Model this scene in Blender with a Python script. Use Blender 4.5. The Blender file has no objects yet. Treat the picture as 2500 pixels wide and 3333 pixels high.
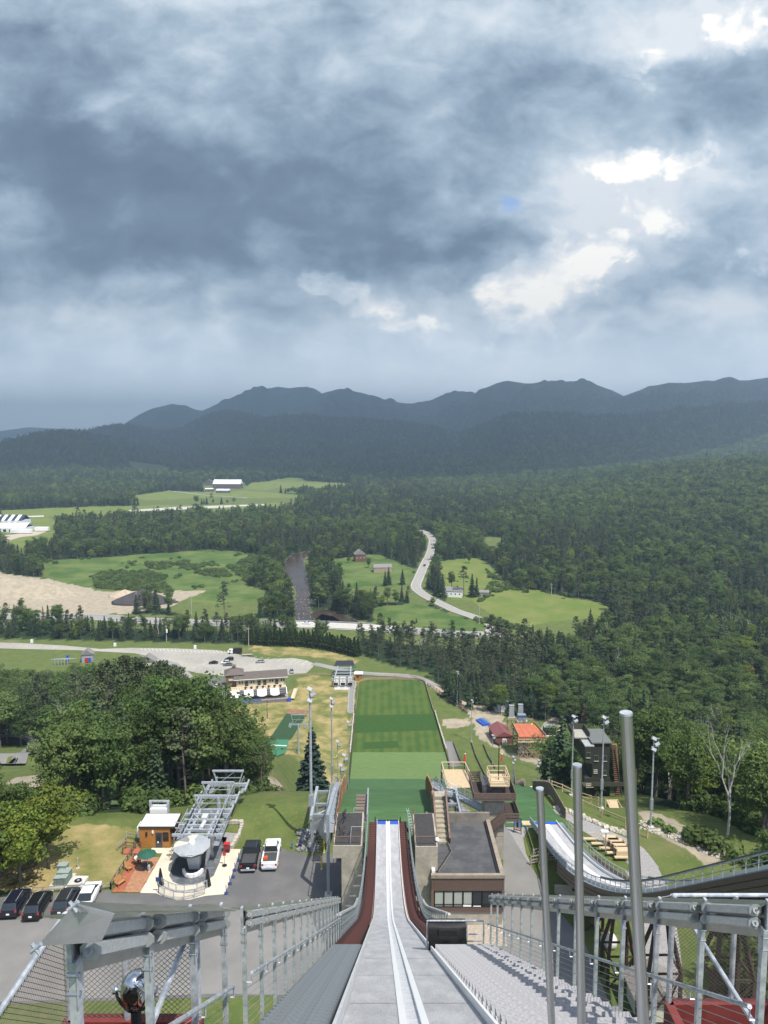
import bpy, bmesh, math, random
import numpy as np
from mathutils import Vector, Matrix
random.seed(7); rng = np.random.default_rng(7)
R = math.radians
SC = bpy.context.scene
COL = SC.collection
# ---------------------------------------------------------------- camera
CAMZ = 115.0; PITCH = R(5.92); FPX = 2411.0
cam = bpy.data.objects.new('camera', bpy.data.cameras.new('camera')); COL.objects.link(cam)
cam.location = (0, 0, CAMZ); cam.rotation_euler = (R(90) - PITCH, 0, 0)
cam.data.sensor_fit = 'VERTICAL'; cam.data.angle = 2 * math.atan(1666.5 / FPX)
cam.data.clip_start = .1; cam.data.clip_end = 60000
SC.camera = cam
SC.view_settings.view_transform = 'Standard'; SC.view_settings.look = 'None'
SC.view_settings.gamma = 1; SC.view_settings.exposure = 0.48; SC.view_settings.use_curve_mapping = False
# ---------------------------------------------------------------- daylight
SUN_EL, SUN_AZ = R(61), math.atan2(.62, -.78)        # azimuth measured from +Y towards +X
w = bpy.data.worlds.new('World'); SC.world = w; w.use_nodes = True
nt = w.node_tree; sk = nt.nodes.new('ShaderNodeTexSky'); sk.sky_type = 'NISHITA'; sk.sun_disc = False
sk.sun_elevation = SUN_EL; sk.sun_rotation = SUN_AZ; sk.dust_density = 2; sk.air_density = 1
bg = nt.nodes['Background']; bg.inputs[1].default_value = .135
nt.links.new(sk.outputs[0], bg.inputs[0])
sun = bpy.data.objects.new('sun', bpy.data.lights.new('sun', 'SUN')); COL.objects.link(sun)
sun.data.energy = 4.3; sun.data.angle = R(.53); sun.data.color = (1, .955, .89)
SUND = Vector((math.sin(SUN_AZ) * math.cos(SUN_EL), math.cos(SUN_AZ) * math.cos(SUN_EL), math.sin(SUN_EL)))
sun.rotation_euler = SUND.to_track_quat('Z', 'Y').to_euler()
SC.cycles.volume_bounces = 0; SC.cycles.max_bounces = 6; SC.cycles.transparent_max_bounces = 12
SC.cycles.diffuse_bounces = 3; SC.cycles.glossy_bounces = 3; SC.cycles.use_denoising = True
SC.cycles.caustics_reflective = False; SC.cycles.caustics_refractive = False
# ---------------------------------------------------------------- rays of the photograph -> places
def ray(sx, sy):
    u = (sx - 1250) / FPX; v = (sy - 1666.5) / FPX
    return Vector((u, math.cos(PITCH) - v * math.sin(PITCH), -(v * math.cos(PITCH) + math.sin(PITCH))))
def G(sx, sy, z=0.0):            # place on a level z
    d = ray(sx, sy); t = (z - CAMZ) / d.z
    return Vector((d.x * t, d.y * t, z))
def PY(sx, sy, Y):               # place at distance Y
    d = ray(sx, sy); t = Y / d.y
    return Vector((d.x * t, Y, CAMZ + d.z * t))
# ---------------------------------------------------------------- noise and ground height
def _hash(ix, iy, s):
    h = (ix * 374761393 + iy * 668265263 + s * 1442695041) & 0xffffffff
    h = ((h ^ (h >> 13)) * 1274126177) & 0xffffffff
    return ((h ^ (h >> 16)) & 0xffff) / 65535.0
def vnoise(x, y, s=0):
    x = np.asarray(x, float); y = np.asarray(y, float)
    ix = np.floor(x).astype(np.int64); iy = np.floor(y).astype(np.int64)
    fx = x - ix; fy = y - iy; fx = fx * fx * (3 - 2 * fx); fy = fy * fy * (3 - 2 * fy)
    a = _hash(ix, iy, s); b = _hash(ix + 1, iy, s); c = _hash(ix, iy + 1, s); d = _hash(ix + 1, iy + 1, s)
    return (a * (1 - fx) + b * fx) * (1 - fy) + (c * (1 - fx) + d * fx) * fy
def fbm(x, y, o=4, s=0):
    t = 0; a = .5
    for k in range(o):
        t = t + a * (vnoise(x, y, s + k) - .5); x = x * 2.03 + 17.1; y = y * 2.03 + 5.3; a *= .5
    return t
def ss(a, b, x):
    t = np.clip((np.asarray(x, float) - a) / (b - a), 0, 1); return t * t * (3 - 2 * t)
def ip(Y, pts):
    return np.interp(Y, [p[0] for p in pts], [p[1] for p in pts])
PL = [(96, 63), (120, 55), (165, 41), (205, 23), (240, 8), (270, 1), (300, 0)]
PM = [(84, 66), (94, 65.5), (104, 62.5), (120, 55), (140, 43), (160, 31), (180, 19.5), (200, 9.5), (215, 4.5), (235, 1), (250, 0)]
PK = [(92, 63), (104, 62.2), (112, 59.5), (130, 51), (150, 41), (180, 26), (210, 12.5), (235, 5), (262, 1), (285, 0)]
PR = [(90, 63), (101, 61), (120, 54), (150, 41), (200, 16), (232, 4), (255, .4), (290, 0)]
# ridges: distance, front width, [(S-ish view px x, y)], rows traced off the skyline in 1659-px units
RIDGES = [
 (12500, 2500, [(-400, 938), (0, 932), (60, 925), (120, 927), (170, 931), (240, 945), (400, 960)]),
 (8600, 2600, [(100, 965), (200, 942), (265, 919), (300, 899), (330, 885), (372, 875), (410, 884), (437, 889), (470, 874), (500, 862), (530, 853), (560, 846), (600, 837), (625, 840), (650, 838), (690, 851), (760, 875), (900, 900)]),
 (7600, 2600, [(560, 925), (620, 885), (690, 852), (735, 840), (765, 847), (800, 856), (850, 869), (890, 877), (915, 873), (925, 868), (965, 850), (1005, 850), (1030, 858), (1100, 880), (1200, 920)]),
 (6700, 2500, [(900, 930), (980, 878), (1010, 860), (1040, 843), (1070, 831), (1095, 825), (1140, 832), (1190, 829), (1230, 831), (1280, 834), (1320, 847), (1345, 859), (1400, 880), (1500, 900)]),
 (6100, 2400, [(1230, 900), (1300, 878), (1345, 861), (1400, 843), (1440, 836), (1480, 838), (1520, 833), (1560, 838), (1610, 836), (1659, 830), (1800, 838), (2100, 850)]),
 (5000, 1500, [(-300, 975), (100, 960), (170, 941), (240, 925), (290, 927), (340, 938), (390, 931), (440, 905), (490, 893), (530, 899), (570, 912), (650, 930), (800, 950)]),
 (4300, 1500, [(380, 965), (480, 942), (560, 915), (620, 905), (700, 907), (800, 914), (900, 922), (980, 938), (1100, 955)]),
 (3700, 1300, [(880, 975), (980, 950), (1060, 920), (1105, 904), (1150, 905), (1220, 903), (1300, 912), (1400, 905), (1500, 897), (1659, 885), (1900, 872), (2200, 880)]),
 (3200, 900, [(-400, 985), (-100, 975), (0, 966), (60, 952), (110, 944), (160, 943), (220, 953), (290, 970), (360, 985), (480, 1000)]),
]
def view_ray(px, py):
    u = (px - 829.5) / 1600.; v = (py - 1106) / 1600.
    c = math.cos(PITCH) - v * math.sin(PITCH)
    return u / c, -(v * math.cos(PITCH) + math.sin(PITCH)) / c
RID = []
for D, wd, pts in RIDGES:
    us, hs = [], []
    for px, py in pts:
        a, e = view_ray(px, py); us.append(math.atan(a)); hs.append(CAMZ + e * D)
    RID.append((D, wd, np.array(us), np.array(hs)))
def H(x, y):
    x = np.asarray(x, float); y = np.asarray(y, float)
    l, m, k, r = ip(y, PL), ip(y, PM), ip(y, PK), ip(y, PR)
    wl = ss(-32, -17, x)
    z = l * (1 - wl) + m * wl
    # the knoll's shoulders left of the take-off: lower again on the terrace itself
    near = ss(87.5, 93, y)
    z = np.where(y < 96, 63 + (m - 63) * near * ss(12.5, 6, np.abs(x + 1)), z)
    blend = ss(92, 99, y)
    zt = 63 + (m - 63) * near * ss(12.5, 6, np.abs(x + 1))
    z = zt * (1 - blend) + (l * (1 - wl) + m * wl) * blend
    bxx = np.interp(y, [86, 110, 160, 205], [9., 10., 16., 24.5]); w1 = ss(0, 6, x - bxx); z = z * (1 - w1) + k * w1
    w2 = ss(26, 33, x); z = z * (1 - w2) + r * w2
    w3 = ss(44, 75, x); z = z - w3 * ss(30, 10, np.abs(y - 95) * .3) * 9 * (z > 12)
    w4 = ss(-62, -85, x); z = z - w4 * 3 * ss(40, 70, y) * (z > 20)
    z = np.where(y < 60, z * ss(-400, 60, y) , z)
    # valley: hill on the right, gentle rise to the mountains
    hill = 66 * ss(60, 800, x - .05 * (y - 400)) * ss(300, 1300, y) * (1 - .85 * ss(1450, 2200, y))
    hill = hill * (1 + .35 * fbm(x / 300., y / 300., 3, 5))
    far = ss(1900, 5500, y) * 22 + ss(1500, 3000, y) * 16 * fbm(x / 600., y / 600., 3, 9)
    z = z + hill + far
    # sand heap
    g = G(60, 1935)
    dx = (x - (g.x - 14)) / 62.; dy = (y - (g.y + 3)) / 26.
    z = z + 13.5 * np.clip(1 - (dx * dx + dy * dy) ** .8, 0, None) * (1 + .3 * fbm(x / 9., y / 9., 3, 3))
    d = np.hypot(x, y); az = np.arctan2(x, y)
    for D, wd, us, hs in RID:
        h = np.interp(az, us, hs, left=-200, right=-200) if True else 0
        m_ = d > D - wd * 1.6
        if not np.any(m_): continue
        t = (D - d) / wd
        f = np.where(t > 0, np.exp(-(t * 1.25) ** 2) , np.exp(-(t * .8) ** 2))
        gul = fbm(az * 42, d / 900., 4, 21 + int(D) % 97)
        amp = ss(0, .35, t)
        hh = h * f * (1 + .55 * gul * amp) + 2 * fbm(az * 400, d / 120., 2, 3)
        z = np.where(m_, np.maximum(z, hh), z)
    return z
def Hs(x, y): return float(H(np.array([x]), np.array([y]))[0])
def T(sx, sy):                   # where the ray meets the ground
    d = ray(sx, sy); t = 30.0
    ts = np.geomspace(30, 9000, 1500); zz = CAMZ + d.z * ts - H(d.x * ts, d.y * ts)
    k = int(np.argmax(zz < 0)) if (zz < 0).any() else len(ts) - 1
    a, b = ts[max(k - 1, 0)], ts[k]
    for _ in range(18):
        c = (a + b) / 2
        if CAMZ + d.z * c - Hs(d.x * c, d.y * c) < 0: b = c
        else: a = c
    return Vector((d.x * b, d.y * b, Hs(d.x * b, d.y * b)))
# ---------------------------------------------------------------- materials
MATS = {}
def srgb(r, g, b):
    f = lambda c: (c / 255 / 12.92) if c / 255 < .04045 else ((c / 255 + .055) / 1.055) ** 2.4
    return (f(r), f(g), f(b))
def mat(name, col, rough=.7, metal=0., var=.15, scale=3., bump=0., bscale=20., col2=None, w2=(.45, .65), s2=1., spec=.5, stretch=None, trans=0, objvar=0.):
    if name in MATS: return MATS[name]
    m = bpy.data.materials.new(name); m.use_nodes = True; MATS[name] = m
    n = m.node_tree; N = n.nodes; L = n.links; b = N['Principled BSDF']
    b.inputs['Roughness'].default_value = rough; b.inputs['Metallic'].default_value = metal
    b.inputs['Specular IOR Level'].default_value = spec
    tc = N.new('ShaderNodeTexCoord'); src = tc.outputs['Object']
    if stretch:
        mp = N.new('ShaderNodeMapping'); mp.inputs['Scale'].default_value = stretch; L.new(src, mp.inputs[0]); src = mp.outputs[0]
    def noise(sc, det=5, r=.6):
        q = N.new('ShaderNodeTexNoise'); q.inputs['Scale'].default_value = sc; q.inputs['Detail'].default_value = det
        q.inputs['Roughness'].default_value = r; L.new(src, q.inputs['Vector']); return q.outputs[0]
    base = None
    if col2 is not None:
        mr = N.new('ShaderNodeMapRange'); mr.inputs[1].default_value, mr.inputs[2].default_value = w2
        L.new(noise(s2), mr.inputs[0]); mx = N.new('ShaderNodeMix'); mx.data_type = 'RGBA'
        mx.inputs[6].default_value = (*col, 1); mx.inputs[7].default_value = (*col2, 1); L.new(mr.outputs[0], mx.inputs[0]); base = mx.outputs[2]
    if var > 0 or objvar > 0:
        mr = N.new('ShaderNodeMapRange'); mr.inputs[1].default_value = .3; mr.inputs[2].default_value = .7
        mr.inputs[3].default_value = 1 - var; mr.inputs[4].default_value = 1 + var; L.new(noise(scale), mr.inputs[0])
        val = mr.outputs[0]
        if objvar:
            oi = N.new('ShaderNodeObjectInfo'); m2 = N.new('ShaderNodeMapRange'); m2.inputs[3].default_value = 1 - objvar; m2.inputs[4].default_value = 1 + objvar
            L.new(oi.outputs['Random'], m2.inputs[0]); mm = N.new('ShaderNodeMath'); mm.operation = 'MULTIPLY'; L.new(val, mm.inputs[0]); L.new(m2.outputs[0], mm.inputs[1]); val = mm.outputs[0]
        vm = N.new('ShaderNodeVectorMath'); vm.operation = 'SCALE'
        if base is None: vm.inputs[0].default_value = col
        else: L.new(base, vm.inputs[0])
        L.new(val, vm.inputs['Scale']); base = vm.outputs[0]
    if base is None: b.inputs['Base Color'].default_value = (*col, 1)
    else: L.new(base, b.inputs['Base Color'])
    if bump > 0:
        bp = N.new('ShaderNodeBump'); bp.inputs['Strength'].default_value = 1; bp.inputs['Distance'].default_value = bump
        L.new(noise(bscale), bp.inputs['Height']); L.new(bp.outputs[0], b.inputs['Normal'])
    return m
# ---------------------------------------------------------------- mesh builder
class MB:
    def __init__(s): s.v = []; s.f = []
    def add(s, vs, fs):
        o = len(s.v); s.v += [tuple(v) for v in vs]; s.f += [tuple(i + o for i in f) for f in fs]; return s
    def box(s, c, d, rz=0., M=None):
        x, y, z = d[0] / 2, d[1] / 2, d[2] / 2
        m = Matrix.Rotation(rz, 3, 'Z') if M is None else M; c = Vector(c)
        vs = [c + m @ Vector((a * x, b * y, e * z)) for e in (-1, 1) for a, b in ((-1, -1), (1, -1), (1, 1), (-1, 1))]
        return s.add(vs, [(3, 2, 1, 0), (4, 5, 6, 7), (0, 1, 5, 4), (1, 2, 6, 5), (2, 3, 7, 6), (3, 0, 4, 7)])
    def frame(s, p, q, up=(0, 0, 1)):
        p, q = Vector(p), Vector(q); d = (q - p).normalized(); u = Vector(up)
        if abs(d.dot(u)) > .98: u = Vector((0, 1, 0)) if abs(d.y) < .9 else Vector((1, 0, 0))
        a = d.cross(u).normalized(); b = a.cross(d).normalized(); return p, q, a, b
    def beam(s, p, q, wd, ht=None, up=(0, 0, 1)):
        ht = ht or wd; p, q, a, b = s.frame(p, q, up); a = a * wd / 2; b = b * ht / 2
        vs = [e + sa * a + sb * b for e in (p, q) for sa, sb in ((-1, -1), (1, -1), (1, 1), (-1, 1))]
        return s.add(vs, [(0, 1, 2, 3), (7, 6, 5, 4), (4, 5, 1, 0), (5, 6, 2, 1), (6, 7, 3, 2), (7, 4, 0, 3)])
    def tube(s, p, q, r, n=6, r2=None, cap=True):
        p, q, a, b = s.frame(p, q); r2 = r if r2 is None else r2
        vs = [e + (a * math.cos(2 * math.pi * k / n) + b * math.sin(2 * math.pi * k / n)) * rr for e, rr in ((p, r), (q, r2)) for k in range(n)]
        fs = [(k, (k + 1) % n, n + (k + 1) % n, n + k) for k in range(n)]
        if cap: fs += [tuple(range(n))[::-1], tuple(range(n, 2 * n))]
        return s.add(vs, fs)
    def path(s, pts, r, n=6):
        for a, b in zip(pts, pts[1:]): s.tube(a, b, r, n)
        return s
    def ext(s, poly, z0, z1):                      # a plan polygon raised from z0 to z1
        n = len(poly)
        vs = [(p[0], p[1], z0) for p in poly] + [(p[0], p[1], z1) for p in poly]
        ar = sum(poly[i][0] * poly[(i + 1) % n][1] - poly[(i + 1) % n][0] * poly[i][1] for i in range(n))
        fs = [tuple(range(n))[::-1], tuple(range(n, 2 * n))] + [(k, (k + 1) % n, n + (k + 1) % n, n + k) for k in range(n)]
        if ar < 0: fs = [f[::-1] for f in fs]
        return s.add(vs, fs)
    def loft(s, rows, closed=False, caps=False):          # rows of equal length
        n = len(rows[0]); vs = [p for r_ in rows for p in r_]; fs = []
        for i in range(len(rows) - 1):
            for k in range(n if closed else n - 1):
                fs.append((i * n + k, i * n + (k + 1) % n, (i + 1) * n + (k + 1) % n, (i + 1) * n + k))
        if caps: fs += [tuple(range(n))[::-1], tuple((len(rows) - 1) * n + k for k in range(n))]
        return s.add(vs, fs)
    def ring(s, c, r, z0, z1, n=20, r2=None):
        c = Vector(c); r2 = r if r2 is None else r2
        vs = [(c.x + rr * math.cos(2 * math.pi * k / n), c.y + rr * math.sin(2 * math.pi * k / n), z) for z, rr in ((z0, r), (z1, r2)) for k in range(n)]
        return s.add(vs, [(k, (k + 1) % n, n + (k + 1) % n, n + k) for k in range(n)] + [tuple(range(n))[::-1], tuple(range(n, 2 * n))])
    def mesh(s, name, m, loc=(0, 0, 0), smooth=False):
        me = bpy.data.meshes.new(name); l = Vector(loc)
        me.from_pydata([(v[0] - l.x, v[1] - l.y, v[2] - l.z) for v in s.v], [], s.f)
        if m: me.materials.append(m)
        if smooth: me.polygons.foreach_set('use_smooth', [True] * len(me.polygons))
        me.update(); return me
def tag(o, label=None, cat=None, group=None, kind=None):
    if label: o['label'] = label
    if cat: o['category'] = cat
    if group: o['group'] = group
    if kind: o['kind'] = kind
    return o
def thing(name, label, cat, loc=(0, 0, 0), group=None, rz=0):
    o = bpy.data.objects.new(name, None); COL.objects.link(o); o.location = loc; o.rotation_euler.z = rz; o.empty_display_size = .5
    return tag(o, label, cat, group)
def wloc(o):
    l = Vector(o.location)
    while o.parent: o = o.parent; l += Vector(o.location)
    return l
def part(name, mb, m, parent=None, label=None, kind=None, smooth=False, local=False):
    # verts in world coordinates unless local; the parent chain is unrotated then
    l = (0, 0, 0) if (parent is None or local) else wloc(parent)
    me = mb if isinstance(mb, bpy.types.Mesh) else mb.mesh(name, m, l, smooth)
    o = bpy.data.objects.new(name, me); COL.objects.link(o); o.parent = parent
    if label: o['label'] = label
    if kind: o['kind'] = kind
    return o
def solo(name, mb, m, label, cat, base, group=None, smooth=False):   # a thing that is one mesh, origin at its base
    o = bpy.data.objects.new(name, mb.mesh(name, m, base, smooth)); COL.objects.link(o); o.location = base
    return tag(o, label, cat, group)
def struct(name, mb, m, smooth=False, kind='structure'):
    o = bpy.data.objects.new(name, mb.mesh(name, m, (0, 0, 0), smooth)); COL.objects.link(o); o['kind'] = kind; return o
def copy_tree(o, parent=None):
    c = o.copy(); COL.objects.link(c)
    if parent: c.parent = parent
    for ch in list(o.children): copy_tree(ch, c)
    return c
def smooth_poly(pts, k=4, closed=True):
    out = []; n = len(pts)
    for i in range(n if closed else n - 1):
        p0, p1, p2, p3 = [Vector(pts[j % n] if closed else pts[min(max(j, 0), n - 1)]).to_2d() for j in (i - 1, i, i + 1, i + 2)]
        for a in range(k):
            t = a / k
            out.append(.5 * ((2 * p1) + (-p0 + p2) * t + (2 * p0 - 5 * p1 + 4 * p2 - p3) * t * t + (-p0 + 3 * p1 - 3 * p2 + p3) * t ** 3))
    if not closed: out.append(Vector(pts[-1]).to_2d())
    return out
def inpoly(x, y, poly):
    x = np.asarray(x, float); y = np.asarray(y, float); c = np.zeros(x.shape, bool); n = len(poly)
    for i in range(n):
        x0, y0 = poly[i][0], poly[i][1]; x1, y1 = poly[i - 1][0], poly[i - 1][1]
        with np.errstate(divide='ignore', invalid='ignore'):
            c ^= ((y0 > y) != (y1 > y)) & (x < (x1 - x0) * (y - y0) / (y1 - y0 + 1e-12) + x0)
    return c
def Z1(x, y, o=(0, 1500), s=.7535): return (o[0] + x * s, o[1] + y * s)
def gp(pts, region=None, z=0.):      # polygon of picture points -> places on level z
    out = []
    for x, y in pts:
        if region == 'L': x, y = Z1(x, y)
        if region == 'R': x, y = Z1(x, y, (1250, 1500))
        p = G(x, y, z); out.append((p.x, p.y))
    return out
# ================================================================ sky: the storm cloud deck ahead
def sky_material():
    m = bpy.data.materials.new('storm_sky'); m.use_nodes = True; n = m.node_tree; N = n.nodes; L = n.links; N.clear()
    m.cycles.emission_sampling = 'NONE'
    out = N.new('ShaderNodeOutputMaterial'); em = N.new('ShaderNodeEmission')
    geo = N.new('ShaderNodeNewGeometry')
    def M(op, a, b=None, c=None):
        q = N.new('ShaderNodeMath'); q.operation = op
        for i, v in enumerate((a, b, c)):
            if v is None: continue
            if isinstance(v, (int, float)): q.inputs[i].default_value = v
            else: L.new(v, q.inputs[i])
        return q.outputs[0]
    def sstep(v, a, b, lo=0., hi=1.):
        q = N.new('ShaderNodeMapRange'); q.interpolation_type = 'SMOOTHSTEP'; L.new(v, q.inputs[0])
        for i, x in enumerate((a, b, lo, hi)): q.inputs[i + 1].default_value = x
        return q.outputs[0]
    s = N.new('ShaderNodeSeparateXYZ'); L.new(geo.outputs['Position'], s.inputs[0])
    yy = M('MAXIMUM', s.outputs[1], 100.)
    u = M('DIVIDE', s.outputs[0], yy); e = M('DIVIDE', M('SUBTRACT', s.outputs[2], 100.), yy)
    cb = N.new('ShaderNodeCombineXYZ'); L.new(u, cb.inputs[0]); L.new(e, cb.inputs[1])
    def noise(vec, sc, det, rough=.55, dist=0., off=0., ys=1.):
        mp = N.new('ShaderNodeMapping'); mp.inputs['Location'].default_value = (off, off * .7, off * 1.3); mp.inputs['Scale'].default_value = (1, ys, 1)
        L.new(vec, mp.inputs[0]); q = N.new('ShaderNodeTexNoise'); q.inputs['Scale'].default_value = sc; q.inputs['Detail'].default_value = det
        q.inputs['Roughness'].default_value = rough; q.inputs['Distortion'].default_value = dist; L.new(mp.outputs[0], q.inputs['Vector']); return q
    base = cb.outputs[0]
    wn = noise(base, 5, 5, .55, off=3.1, ys=1.4)
    vs = N.new('ShaderNodeVectorMath'); vs.operation = 'SUBTRACT'; L.new(wn.outputs[1], vs.inputs[0]); vs.inputs[1].default_value = (.5, .5, .5)
    vm = N.new('ShaderNodeVectorMath'); vm.operation = 'MULTIPLY_ADD'; L.new(vs.outputs[0], vm.inputs[0]); vm.inputs[1].default_value = (.20, .15, 0); L.new(base, vm.inputs[2])
    warp = vm.outputs[0]
    def blob(px, py, rx, ry, rot=0, lo=.0, hi=1.0, vec=warp):
        a, b = view_ray(px, py)
        q = N.new('ShaderNodeVectorMath'); q.operation = 'SUBTRACT'; L.new(vec, q.inputs[0]); q.inputs[1].default_value = (a, b, 0)
        mp = N.new('ShaderNodeMapping'); mp.vector_type = 'TEXTURE'; mp.inputs['Rotation'].default_value = (0, 0, R(rot)); mp.inputs['Scale'].default_value = (rx / 1600, ry / 1600, 1); L.new(q.outputs[0], mp.inputs[0])
        ln = N.new('ShaderNodeVectorMath'); ln.operation = 'LENGTH'; L.new(mp.outputs[0], ln.inputs[0])
        return sstep(ln.outputs['Value'], lo, hi, 1., 0.)
    # soft masses of light and dark: (px, py, rx, ry, turn, gain)
    soft = [(150, 440, 560, 240, -8, -.30), (430, 400, 620, 190, -6, -.26), (700, 540, 560, 110, 4, -.20), (1000, 270, 560, 160, 10, -.17), (60, 180, 260, 280, 0, -.16),
            (1560, 210, 260, 170, 0, -.20), (1570, 480, 150, 120, 0, -.22), (1480, 640, 200, 50, 3, -.12), (1200, 672, 260, 30, 8, -.20), (300, 590, 360, 90, 0, -.16), (600, 690, 200, 45, 0, -.14), (1030, 505, 260, 50, 3, -.18), (1540, 620, 60, 80, 0, -.12),
            (430, 60, 220, 150, 0, .12), (900, 50, 460, 110, 0, .12), (630, 365, 70, 50, 0, .14), (960, 235, 70, 40, 0, .16), (20, 430, 120, 120, 0, .22), (205, 250, 40, 80, 50, .16), (580, 530, 60, 70, 0, .10),
            (1400, 400, 330, 190, 0, .34), (1150, 470, 260, 70, 0, .20), (1600, 50, 260, 90, 0, .40), (1390, 80, 110, 110, 0, .26), (150, 680, 230, 120, 0, .22), (900, 690, 360, 90, 0, .24), (1230, 600, 260, 120, 0, .26), (500, 730, 160, 40, 0, .12),
            (1540, 700, 300, 110, 0, .20), (650, 770, 620, 50, 0, .06), (1000, 800, 700, 60, 0, .08), (1400, 790, 300, 25, 0, -.05)]
    tot = None
    for px, py, rx, ry, rot, g in soft:
        b = M('MULTIPLY', blob(px, py, rx * 1.1, ry * 1.15, rot), g); tot = b if tot is None else M('ADD', tot, b)
    n1 = noise(warp, 4.2, 8, .55, .2, 1.7, 1.9); n2 = noise(base, 15, 7, .55, .3, 7.7, 1.5)
    tot = M('ADD', tot, M('MULTIPLY', M('SUBTRACT', n1.outputs[0], .5), .82))
    tot = M('ADD', tot, M('MULTIPLY', M('SUBTRACT', n2.outputs[0], .5), .62))
    tot = M('ADD', tot, .53)
    # sunlit cumulus heads with billowed outlines
    bn = N.new('ShaderNodeTexVoronoi'); bn.feature = 'SMOOTH_F1'; bn.inputs['Scale'].default_value = 26; bn.inputs['Smoothness'].default_value = .35
    if 'Detail' in bn.inputs: bn.inputs['Detail'].default_value = 3
    L.new(warp, bn.inputs['Vector'])
    bil = M('SUBTRACT', .5, bn.outputs['Distance'])
    n3 = noise(base, 30, 6, .6, .2, 11.3)
    heads = [(1240, 560, 105, 66, 15, 1.1), (1125, 630, 120, 50, 32, 1.1), (1180, 600, 60, 50, 0, .6), (1290, 600, 60, 50, 0, .7), (740, 622, 110, 36, -16, 1.05), (800, 655, 75, 36, 0, 1.), (880, 700, 80, 34, 0, .85), (1000, 722, 50, 18, 25, .55), (670, 722, 90, 22, 8, .5),
             (1400, 440, 75, 50, -15, .9), (1430, 500, 50, 90, 0, .6), (1370, 335, 90, 50, -10, .9), (1480, 350, 75, 30, 15, .85), (1640, 380, 80, 46, 0, .5), (1420, 120, 70, 40, 30, .7), (1610, 50, 120, 45, 5, .8), (1640, 580, 60, 40, 0, .6), (1380, 655, 60, 30, 20, .45), (1270, 770, 40, 16, 15, .5), (1650, 720, 50, 30, 0, .55),
             (120, 620, 90, 26, 0, .38), (210, 630, 40, 35, 0, .38), (160, 720, 80, 70, 0, .22), (760, 778, 50, 16, 15, .3), (1110, 470, 110, 28, 5, .45), (1330, 490, 60, 60, 0, .35)]
    ht = None
    for px, py, rx, ry, rot, g in heads:
        b = M('MULTIPLY', blob(px, py, rx * 1.9, ry * 2.0, rot, .0, 1.2), g); ht = b if ht is None else M('MAXIMUM', ht, b)
    hv = M('ADD', ht, M('ADD', M('MULTIPLY', bil, .5), M('MULTIPLY', M('SUBTRACT', n3.outputs[0], .5), .9)))
    hm = M('MULTIPLY', M('ADD', M('MULTIPLY', sstep(hv, .26, .62), .55), M('MULTIPLY', sstep(hv, .5, 1.15), .4)), sstep(ht, .02, .35))
    n5 = noise(base, 12, 7, .6, .4, 5.5, 1.2); n6 = noise(warp, 2.6, 4, .5, .0, 21.7, 2.2)
    tot = M('ADD', tot, M('MULTIPLY', M('SUBTRACT', n6.outputs[0], .5), .30))
    tot = M('MINIMUM', M('MULTIPLY_ADD', M('SUBTRACT', tot, .5), 1.02, .53), .85)
    tot = M('ADD', tot, M('MULTIPLY', hm, sstep(n5.outputs[0], .34, .66, .18, .46)))
    cr = N.new('ShaderNodeValToRGB'); L.new(tot, cr.inputs[0]); el = cr.color_ramp.elements
    el[0].position = .0; el[0].color = (*srgb(74, 90, 110), 1); el[1].position = 1.0; el[1].color = (*srgb(250, 246, 238), 1)
    for p, c in ((.22, (90, 108, 128)), (.40, (122, 140, 158)), (.56, (152, 169, 184)), (.72, (186, 197, 207)), (.88, (216, 219, 222))):
        k = el.new(p); k.color = (*srgb(*c), 1)
    # the rain-hazed band low over the mountains
    hz = sstep(e, .02, .19, 1., 0.)
    mx = N.new('ShaderNodeMix'); mx.data_type = 'RGBA'; L.new(M('MULTIPLY', hz, .75), mx.inputs[0]); L.new(cr.outputs[0], mx.inputs[6])
    hc = N.new('ShaderNodeMix'); hc.data_type = 'RGBA'; L.new(sstep(u, -.45, .25), hc.inputs[0]); hc.inputs[6].default_value = (1.3, 1.48, 1.64, 1); hc.inputs[7].default_value = (1.42, 1.56, 1.68, 1)
    L.new(hc.outputs[2], mx.inputs[7])
    # one small hole of blue
    bl = blob(1100, 437, 52, 30, 0, .3, 1.); mb_ = N.new('ShaderNodeMix'); mb_.data_type = 'RGBA'; L.new(M('MULTIPLY', bl, .65), mb_.inputs[0]); L.new(mx.outputs[2], mb_.inputs[6]); mb_.inputs[7].default_value = (*srgb(112, 155, 215), 1)
    L.new(mb_.outputs[2], em.inputs[0]); em.inputs[1].default_value = SKY_GAIN
    # ragged near edge
    at = N.new('ShaderNodeAttribute'); at.attribute_name = 'edge'
    en = noise(geo.outputs['Position'], .004, 5, .6); ev = M('ADD', at.outputs['Fac'], M('MULTIPLY', M('SUBTRACT', en.outputs[0], .5), .7))
    ts = N.new('ShaderNodeBsdfTransparent'); mxs = N.new('ShaderNodeMixShader'); L.new(sstep(ev, .35, .75), mxs.inputs[0]); L.new(ts.outputs[0], mxs.inputs[1]); L.new(em.outputs[0], mxs.inputs[2])
    L.new(mxs.outputs[0], out.inputs['Surface']); return m
SKY_GAIN = .92
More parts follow.
